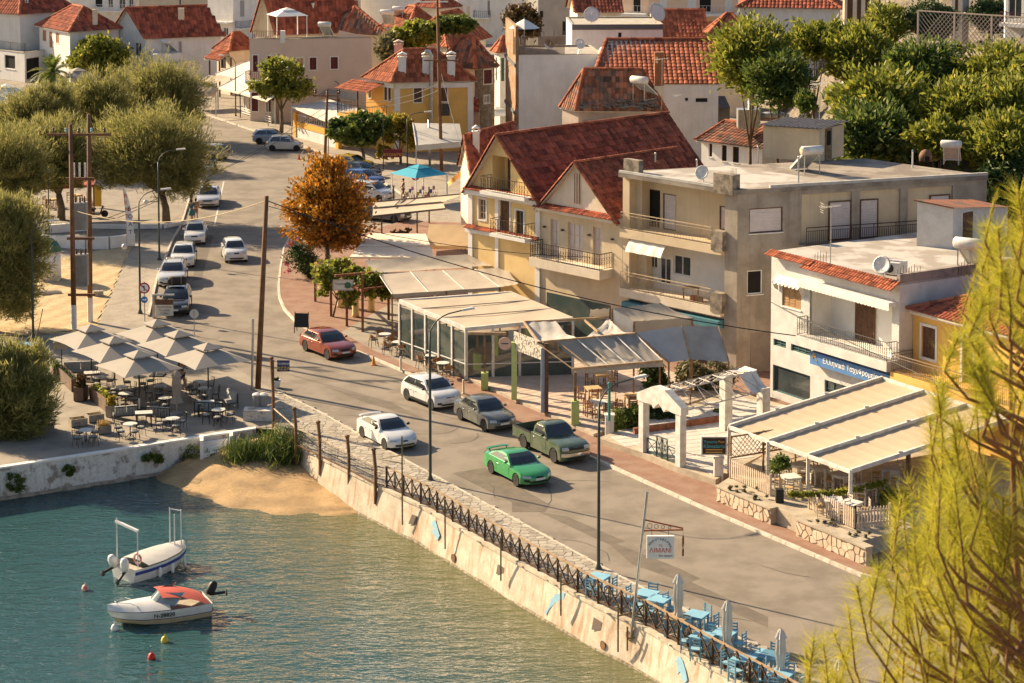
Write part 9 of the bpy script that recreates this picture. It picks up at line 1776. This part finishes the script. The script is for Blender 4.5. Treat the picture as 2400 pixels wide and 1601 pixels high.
# --- foreground pine: stems, shoots and long needles, a few metres below the viewpoint
pn=thing('pine_tree','out of focus yellow green pine with brown twigs and cones in the foreground','pine tree',(3.6,12.5,10),world=True);rg=random.Random(5);M_ndl=leafmat('pine_needle',(0.24,.25,.02),(0.50,.45,.04),(0.60,.48,.07),.5);M_twig=mat('pine_twig',(0.23,.11,.045),.9,(0.15,.07,.03),9,.8);SH=[]
def bnd(v):
    pts=[(440,2330),(560,2290),(700,2262),(850,2200),(930,2165),(1010,2150),(1200,2090),(1330,2030),(1400,1975),(1500,1915),(1600,1880),(1800,1850)]
    for (a,x),(c,x2) in zip(pts[:-1],pts[1:]):
        if a<=v<=c: return x+(x2-x)*(v-a)/(c-a)
    return 2330
tips=[(1890,1530),(1907,1502),(1930,1510),(1989,1425),(2038,1361),(2063,1338),(2140,1315),(2195,902),(2208,1010),(2234,1004),(2305,530),(2333,459),(2387,450),(2185,1150),(2120,1400)]
while len(tips)<200:
    v=rg.uniform(520,1640);x=bnd(v)+rg.random()*(2440-bnd(v))+10
    if v>1000 or rg.random()<.6: tips.append((x,v))
b=MB();NP,ND=[],[]
tr0=[at((2470,2000),12.6),at((2400,1600),12.4),at((2378,1250),12.3),at((2368,900),12.4),at((2372,620),12.5)];b.tube([Vec((4.2,13.2,14)),at((2560,2600),12.8)]+tr0,[.1,.08,.035,.022,.017,.013,.008],7)
for i,(x,v) in enumerate(tips):
    Y=rg.uniform(11.2,14.2);tip=at((x,v),Y);ln=rg.uniform(170,300) if v>900 else rg.uniform(130,200);lean=(2420-x)*.16*rg.uniform(.5,1.2);mid=at((x+lean*.25+rg.uniform(-45,60),v+ln*.55),Y);bs=at((x+lean+rg.uniform(-10,40),v+ln),Y);j=at((min(2450,x+lean*2.2+120),v+ln*1.45),Y*.5+6.2)
    b.tube([j,bs,mid,tip],[.013,.009,.0065,.004],5);axis=(tip-mid).normalized();br=rg.random()<.2
    for k in range(300 if not br else 170):
        f=rg.random()**.8;p=mid.lerp(tip,f) if rg.random()<.75 else bs.lerp(mid,.4+.6*f);a=rg.uniform(0,6.28);spr=rg.uniform(.25,1.35) if not br else rg.uniform(.08,.3);n1=axis.orthogonal().normalized();n2=axis.cross(n1);dr=(axis+(n1*math.cos(a)+n2*math.sin(a))*spr*1.5).normalized();NP.append(p);ND.append(dr*(rg.uniform(.10,.19) if not br else .07))
b.build('twig',M_twig,pn,smooth=True)
A_=np.array([tuple(p-pn.location) for p in NP]);D_=np.array([tuple(q) for q in ND]);N=len(A_);W_=np.cross(D_,NR.normal(size=(N,3)));W_=W_/np.linalg.norm(W_,axis=1)[:,None]*.0014;vv=np.stack([A_-W_,A_+W_,A_+D_+np.array([0,0,-.006])],1).reshape(-1,3)
me=bpy.data.meshes.new('needles');me.from_pydata(vv.tolist(),[],np.arange(3*N).reshape(-1,3).tolist());me.materials.append(M_ndl);o=bpy.data.objects.new('needles',me);COL.objects.link(o);o.parent=pn;o['kind']='stuff'
for (x,v) in((2375,1520),(2340,1530),(2395,1500)): p=at((x,v),12.2);b=MB();ax=Vec((rg.uniform(-.6,.3),-.2,-1));b.lathe([(.004,0),(.02,.015),(.026,.04),(.02,.07),(.004,.095)],p,10,ax=ax);b.build('pine_cone',mat('cone_brown',(0.12,.06,.04),.9,(0.2,.12,.08),60,.8,.2,90),pn,smooth=True)
# ---------------------------------------------------------------- boats, people, far stalls
M_gel=mat('gelcoat_white',(0.70,.68,.63),.3,(0.6,.57,.51),2,.7,spec=.5);M_cream2=mat('hull_cream',(0.55,.43,.26),.4,(0.48,.37,.22),2,.7)
def hull(t,L_,bm,sh,mats=None,low=None,ri=.32):
    X=[0,.2,.45,.7,.85,.94,1.0];Wd=[.86,.96,1,.86,.6,.34,.03];S=[(L_*x,bm*w,sh*(1+ri*x*x)) for x,w in zip(X,Wd)];rows=[]
    for (x,w,z),xx in zip(S,X): rows.append([Vec((x-.25*xx**3*(1-f)*1.6,w*a,zz_)) for f,a,zz_ in((0,0,-.22+.30*xx**4),(.3,.78,-.05+.30*xx**3),(.55,.9,z*.38+.1*xx**3),(.9,.99,z*.82),(1,1,z))])
    for i0,i1,m,nm in((0,2,low or mats,'hull_bottom'),(2,4,mats,'hull_side')):
        b=MB()
        for s in(-1,1):
            base=len(b.v)
            for r in rows:
                for p in r[i0:i1+1]: b.v.append((p.x,p.y*s,p.z))
            n=i1-i0+1
            for i in range(len(rows)-1):
                for j in range(n-1): a=base+i*n+j;b.f.append((a,a+1,a+n+1,a+n));b.m.append(0)
        r=rows[0];b.q(*[Vec((p.x,p.y,p.z)) for p in r[i0:i1+1]],*[Vec((p.x,-p.y,p.z)) for p in r[i0:i1+1][::-1]]);b.build(nm,m,t,smooth='auto')
    return rows
def deck(t,rows,i0,i1,dz,m,name='deck',cr=.05): b=MB();b.grid(lambda u,v:(lambda k:(lambda i,f:Vec((rows[i][4].x*(1-f)+rows[i+1][4].x*f,(2*v-1)*(rows[i][4].y*(1-f)+rows[i+1][4].y*f)*.97,rows[i][4].z*(1-f)+rows[i+1][4].z*f+dz+cr*(1-(2*v-1)**2))))(min(int(k),len(rows)-2),k-min(int(k),len(rows)-2)))(i0+(i1-i0)*u),12,8);return b.build(name,m,t,smooth=True)
def outboard(t,x,y,z,m,tilt=.5):
    b=MB();c=Vec((x,y,z));b.lathe([(0,-.3),(.14,-.27),(.19,-.1),(.19,.15),(.13,.3),(0,.33)],c+Vec((-.15,0,.25)),10,ax=(-tilt*.6,0,1));mo=b.build('outboard_motor',m,t,smooth=True);MB().tube([c+Vec((-.1,0,0)),c+Vec((-.45-tilt*.3,0,-.45+tilt*.5))],.07,6).build('motor_leg',M_trim,mo);MB().lathe([(.14,0),(.14,.03),(.03,.06)],c+Vec((-.5-tilt*.3,0,-.5+tilt*.5)),6,ax=(-1,0,0)).build('propeller',M_trim,mo)
a,c=G(z03(1900,905),ZW),G(z03(985,1040),ZW);L_=(c-a).length;t=thing('speedboat','white speedboat with red canopy and black outboard numbered N-28820','boat',(a.x,a.y,ZW),math.atan2((c-a).y,(c-a).x));rw=hull(t,L_,.98,.60,M_gel,M_cream2,.06);deck(t,rw,1.9,6,.02,M_gel,'foredeck',.24);deck(t,rw,0,2.2,-.2,M_conc,'cockpit_floor',0)
ws=MB().grid(lambda u,v:Vec((L_*.60-.75*abs(2*u-1)**2.2*1.3-.45*v,(2*u-1)*(.80-.12*v),(.72+.46*v))),12,3).build('windscreen',mat('boat_glass',(0.22,.27,.27),.1,(0.3,.34,.33),2,.6,spec=.9),t,smooth=True)
for u in(.0,.28,.5,.72,1): MB().tube([Vec((L_*.60-.75*abs(2*u-1)**2.2*1.3-.45*v+.01,(2*u-1)*(.80-.12*v),.72+.46*v)) for v in(0,.5,1)],.02,4).build('screen_frame',M_frw,ws)
MB().grid(lambda u,v:Vec((L_*.50-L_*.46*u,(2*v-1)*(.74+.20*u),1.20-.50*u**2.0-.10*abs(2*v-1)**2)),10,8).build('canopy',mat('canvas_red',(0.48,.09,.06),.8,(0.42,.075,.05),2,.7),t,smooth=True);outboard(t,-.05,0,.7,M_trim,.9);MB().tube([(L_*.7,-.5,.72),(L_*.8,-.42,.95),(L_*.92,-.1,.95),(L_*.92,.1,.95),(L_*.8,.42,.95),(L_*.7,.5,.72)],.014,4).build('bow_rail',M_chrome,t)
sd_=rw[2][3];text3(t,'N-28820',(L_*.60,.985,.36),(-1,0,-.02),UP,(0,1,0),.25,M_trim,ext=.01)
MB().tube([(0,.85,.4)]+[(p[2].x,p[2].y+.01,p[2].z) for p in rw],.018,4).build('rub_strake',mat('strake_navy',(0.05,.06,.11),.5),t)
a,c=G(z03(1130,625),ZW),G(z03(1690,440),ZW);L_=(c-a).length*1.02;t=thing('work_boat','white open work boat with blue stripe, grey cover and twin outboards','boat',(a.x,a.y,ZW),math.atan2((c-a).y,(c-a).x));rw=hull(t,L_,.95,.62,M_gel,M_gel);deck(t,rw,1.0,5.4,.04,mat('cover_grey',(0.40,.39,.37),.9,(0.34,.33,.31),2,.7),'boat_cover',.10);deck(t,rw,0,1.1,-.2,M_conc,'stern_floor',0)
for s in(-1,1): MB().grid(lambda u,v:(lambda k:(lambda i,f:(lambda q:Vec((q.x,s*(q.y+.015),q.z-.14*v)))(rw[i][3].lerp(rw[i+1][3],f)))(min(int(k),5),k-min(int(k),5)))(u*5.6),14,1).build('blue_stripe',mat('stripe_blue',(0.03,.05,.22),.5),t)
for y in(-.35,.45): outboard(t,-.05,y,.55,M_gel,.7 if y>0 else .2)
for x,y,h_ in((.25,.7,2.1),(.25,-.7,1.7),(L_*.82,.3,2.0),(L_*.86,-.3,2.0),(L_*.8,-.1,1.8)): MB().tube([(x,y,.5),(x,y,.5+h_)],.03,5).build('pole',M_gel,t)
MB().bar((.25,.75,2.45),(.25,-.75,2.3),.12,.1).build('gantry_beam',M_gel,t);MB().bar((L_*.82,.32,2.45),(L_*.86,-.32,2.45),.03).build('pole_tie',M_gel,t);MB().lathe([(.22,0),(.24,.06),(0,.1)],(L_*.88,0,.78),14).build('blue_tub',mat('tub_blue',(0.05,.14,.32),.5),t)
for x in(.35,.55,.8): p=rw[3][3];MB().lathe([(0,0),(.07,.04),(.08,.25),(.06,.42),(0,.46)],(L_*x,-.99*(1 if x<.7 else .78),.02),8).build('fender',M_gel,t)
MB().tube([(.45+.0*k,-.45+.22*math.cos(k*.7),.95+.22*math.sin(k*.7)) for k in range(10)],.05,6).build('life_ring',mat('ring_red',(0.5,.12,.06),.7,(0.6,.55,.5),6,.9),t)
for l,x,y,m in(('red oval mooring buoy by the work boat',780,715,MATS['ring_red']),('yellow round buoy in open water',1510,1190,mat('buoy_yellow',(0.55,.40,.05),.5)),('red round buoy below the yellow one',1390,1345,M_red),('white square float at the speedboat bow',1050,1080,M_gel)): t=thing('buoy',l,'buoy',G(z03(x,y),ZW));MB().lathe([(0,-.12),(.13,-.06),(.16,.06),(.11,.2),(.03,.25),(0,.25)],n=10).build('float',m,t,smooth=True);MB().tube([(0,0,.24),(0,0,.32)],.025,5).build('eye',m,t)
# --- people
def skinm(t,name,m,vs,es,rs):
    me=bpy.data.meshes.new(name);me.from_pydata(vs,es,[]);o=bpy.data.objects.new(name,me);COL.objects.link(o);o.parent=t;me.materials.append(m);o.modifiers.new('skin','SKIN');me.skin_vertices.new() if not me.skin_vertices else None
    for i,r in enumerate(rs): me.skin_vertices[0].data[i].radius=(r,r)
    me.skin_vertices[0].data[0].use_root=True;o.modifiers.new('sub','SUBSURF').levels=1;return o
def person(loc,rz,label,top,bot,hair,skirt=False,step=.1,arm=.35):
    t=thing('person',label,'person',loc,rz);sk=mat('skin',(0.42,.24,.15),.6);V_=[(0,0,.95),(0,0,1.2),(0,0,1.4),(0,0,1.5),(.02,0,1.6),(.02,0,1.7)];E_=[(0,1),(1,2),(2,3),(3,4),(4,5)];Rr=[.13,.12,.13,.055,.085,.07];
    for s in(-1,1):
        n=len(V_);V_+=[(0,s*.19,1.42),(-.02,s*.25,1.15),(arm*.6,s*.22,.98 if arm<.4 else 1.2),(arm*.75,s*.21,.92 if arm<.4 else 1.25)];E_+=[(2,n),(n,n+1),(n+1,n+2),(n+2,n+3)];Rr+=[.06,.045,.036,.042];n=len(V_);V_+=[(0,s*.09,.88),(s*step*.5+.03,s*.10,.48),(s*step,s*.10,.08),(s*step+.14,s*.11,.04)];E_+=[(0,n),(n,n+1),(n+1,n+2),(n+2,n+3)];Rr+=[.095,.062,.045,.04]
    skinm(t,'body',sk,V_,E_,Rr);skinm(t,'shirt',top,[(0,0,.97),(0,0,1.2),(0,0,1.41),(0,.19,1.43),(-.01,.23,1.25),(0,-.19,1.43),(-.01,-.23,1.25)],[(0,1),(1,2),(2,3),(3,4),(2,5),(5,6)],[.145,.135,.145,.075,.062,.075,.062])
    if skirt: MB().lathe([(.15,1.0),(.2,.85),(.27,.5),(.26,.5),(.14,.98)],n=12).build('skirt',bot,t,smooth=True)
    else: skinm(t,'trousers',bot,[(0,0,.97),(0,.09,.85),(.05*step+.03,.10,.5),(0,-.09,.85),(.03,-.10,.5)],[(0,1),(1,2),(0,3),(3,4)],[.145,.11,.085,.11,.085])
    MB().lathe([(0,1.80),(.075,1.775),(.105,1.70),(.10,1.62),(.06,1.57)],(-.015,0,0),10).build('hair',hair,t,smooth=True)
M_hb=mat('hair_dark',(0.04,.025,.015),.7);person(G(z01(1762,465)),R(70),'person in teal dress with dark shoulder bag beside the silver taxi',mat('cloth_teal',(0.05,.18,.20),.9),MATS['cloth_teal'],M_hb,True);person(G(z01(1800,455)),R(100),'person in sand coloured top standing close to the silver taxi',mat('cloth_sand',(0.40,.24,.14),.9),mat('cloth_sand2',(0.35,.24,.16),.9),M_hb);person(G(z11(1352,262)),R(200),'person in dark clothes walking past the kiosk wall',mat('cloth_dark',(0.04,.045,.06),.9),mat('cloth_grey',(0.12,.12,.13),.9),M_hb,step=.2);person(G(z02(1672,440)),R(-60),'waiter in grey standing among the quay tables',mat('cloth_grey',(0.12,.12,.13),.9),MATS['cloth_dark'],M_hb,arm=.45)
# --- far restaurants and stalls
def K(x,y): return (480+x/5.8075,130+y/5.8075)
def canopy(name,label,quads,m,posts=(),cat='awning',fr=M_postw,val=.18):
    p0=G(quads[0][0][0],quads[0][0][1]);t=thing(name,label,cat,X2(p0),world=True)
    for q in quads:
        p=[G(a,z_) for a,z_ in q];b=MB();cloth(b,*p,10,5,.08,.015);b.build('cloth_panel',m,t,smooth=True);b=MB();cloth(b,p[0]-UP*val,p[1]-UP*val,p[1],p[0],12,1,0,.01);b.build('valance',m,t)
        for a in(p[0],p[1]): MB().bar(X2(a)+UP*.1,a,.1).build('post',fr,t)
        MB().bar(p[0],p[3],.08,.1).build('rafter',fr,t)
    return t
M_wcl=mat('awning_offwhite',(0.62,.56,.47),.9,(0.54,.48,.39),.8,.7)
canopy('restaurant_awning','long white awning panels beside the slim street tree',[[(K(180,435),2.8),(K(480,510),2.8),(K(800,330),3.9),(K(540,240),3.9)],[(K(480,510),2.8),(K(860,615),2.8),(K(1150,430),3.9),(K(800,330),3.9)],[(K(140,250),3.2),(K(540,330),3.2),(K(680,120),4.2),(K(590,70),4.2)]],M_wcl);canopy('restaurant_awning','low cream awning flaps next to the lamp post',[[(K(-60,355),2.6),(K(150,375),2.6),(K(330,290),3.2),(K(70,270),3.2)],[(K(-120,550),2.5),(K(150,530),2.5),(K(180,440),3.2),(K(-60,430),3.2)]],M_awn)
canopy('restaurant_roof','flat white restaurant roof with ruffled edge in front of the yellow house',[[(K(1180,690),3.2),(K(1680,895),3.2),(K(2260,770),3.4),(K(1700,600),3.4)]],M_wcl);canopy('restaurant_roof','grey strip roof below the pink house wall',[[(K(1480,520),3.0),(K(2080,600),3.0),(K(2080,515),3.6),(K(1490,425),3.6)]],M_awnd);canopy('veranda_roof','pale translucent veranda roof of the restaurant with maroon sign',[[(z10(1470,1335),3.0),(z10(1900,1300),3.0),(z10(1870,1135),4.2),(z10(1440,1130),4.2)]],mat('roof_translucent',(0.50,.47,.41),.7,(0.42,.39,.34),1,.7),val=.5)
A=G(K(1215,1120));B=G(K(1830,1290));fo=Fac(A,B);t=thing('orange_restaurant','orange and whitewashed stone restaurant front with bicycles','restaurant',A,world=True);b=MB();fwall(b,fo,0,fo.w,0,1.5);b.build('wall',M_rough,t);b=MB();fo.box(b,0,fo.w,1.2,1.75,-.1,.06);b.build('orange_band',mat('orange_paint',(0.62,.30,.04),.8),t,fixn=True)
for s_ in(0,fo.w-.6): b=MB();fo.box(b,s_,s_+.6,0,2.6,-.3,.1);b.build('orange_pier',MATS['orange_paint'],t,fixn=True)
railing(t,[fo.pt(0,1.75,-.05),fo.pt(fo.w,1.75,-.05)],.7,M_frw,step=.5,r=.03)
for k in range(5): b=MB();fo.box(b,.8+k*1.6,1.6+k*1.6,1.8,2.5,-1.6,-1.5);b.build('wall_poster',mat('poster%d'%k,[(.5,.2,.05),(.1,.25,.12),(.5,.4,.2),(.3,.06,.04),(.15,.2,.3)][k],.8),t,fixn=True)
A=G(K(540,800));B=G(K(960,940));fo=Fac(A,B);t=thing('glass_shop','glazed shop front with orange and green panels behind the slim tree','shop',A,world=True)
for k,cc in enumerate(((.45,.40,.33),(.55,.16,.03),(.55,.16,.03),(.08,.30,.16),(.5,.36,.08),(.35,.32,.26))): b=MB();fo.box(b,fo.w*k/6+.05,fo.w*(k+1)/6-.05,.3,2.5,-.05,0);b.build('shop_panel',mat('panel%d'%k,cc,.5),t,fixn=True)
for k in range(7): b=MB();fo.box(b,fo.w*k/6-.06,fo.w*k/6+.06,0,2.9,-.06,.08);b.build('mullion',M_postw,t,fixn=True)
for z_ in(.3,.55,.8): b=MB();fo.box(b,0,fo.w,z_,z_+.07,.5,.56);b.build('rail',M_frw,t,fixn=True)
for k in range(4): b=MB();fo.box(b,fo.w*k/3-.04,fo.w*k/3+.04,0,.87,.46,.5);b.build('rail_post',M_frw,t,fixn=True)
for l,x,y,w_,c_,m in(('white market tent at the far beach end',60,850,4.5,0,M_canv),('second white market tent beside the first',170,930,4.0,0,M_canv),('third white tent partly behind the tamarisks',-60,930,4.0,0,M_canv),('pale square tent below the yellow green tree',715,690,4.2,0,M_canvg),('grey tent at the end of the tamarisk row',1800,810,4.0,0,M_canvg),('peach tent with orange stall goods',1690,610,3.6,0,M_peach),('white parasol tent beside the tiled lean-to',2100,1010,3.4,1,M_canv),('second white parasol tent near the clad tower',2210,1040,3.4,1,M_canv)):
    q=G(zz(c_,0,x,y),2.4);gazebo((q.x,q.y,.02),w_,2.3,m,'market_tent',l,rz=.5)
q=G(z11(1500,20),2.5);kt=gazebo((q.x,q.y,.12),3.6,2.3,mat('teal_canvas',(0.03,.27,.38),.8,(0.04,.33,.44),2,.7),'kiosk_umbrella','bright teal square umbrella over the goods kiosk',rz=R(40));t=thing('goods_kiosk','kiosk stand hung with colourful goods behind dark lattice','kiosk',(q.x,q.y,.12));
for k in range(12): MB().cbox((-1.2+.22*k,-.9+.2*(k%3),.3+.25*(k%4)),.2,.2,.3).build('goods',mat('goods%d'%(k%4),[(.5,.08,.15),(.6,.4,.05),(.1,.12,.35),(.5,.2,.3)][k%4],.6),t)
for s_ in(-1.5,0.2):
    b=MB()
    for k in range(7): b.bar((s_+.2*k,-1.3,.05),(s_+.2*k+.2,-1.3,1.0),.03);b.bar((s_+.2*k+.2,-1.3,.05),(s_+.2*k,-1.3,1.0),.03)
    b.build('lattice_panel',M_brown,t)
rw_=canopy('red_cafe_awning','faded red awning of the cafe under the tamarisks',[[(z01(-150,190),2.6),(z01(860,130),2.6),(z01(900,20),3.2),(z01(-150,60),3.2)]],mat('awning_red',(0.42,.085,.05),.85,(0.5,.2,.15),1,.7),fr=M_brown)
for i,(x,y) in enumerate(((250,230),(350,330),(470,260),(700,220),(150,270),(760,300))): c=G(z01(x,y),.74);PTW.put(Vec((c.x,c.y,.0)),.3*i,'pine table of the red awning cafe','pine tables of the red awning cafe');seat_ring(Vec((c.x,c.y,0)),(30,150,270),PR_,'red brown chair of the red awning cafe under the tamarisks','chairs of the red awning cafe',.0,.66)
t=thing('yellow_banner','upright yellow menu banner at the red awning cafe','banner',G(z01(900,340)));MB().box(-.3,-.02,.1,.3,.02,1.9).build('banner_cloth',mat('banner_yellow',(0.6,.40,.05),.8),t);MB().bar((-.32,0,0),(-.32,0,2),.04).build('pole',M_brown,t)
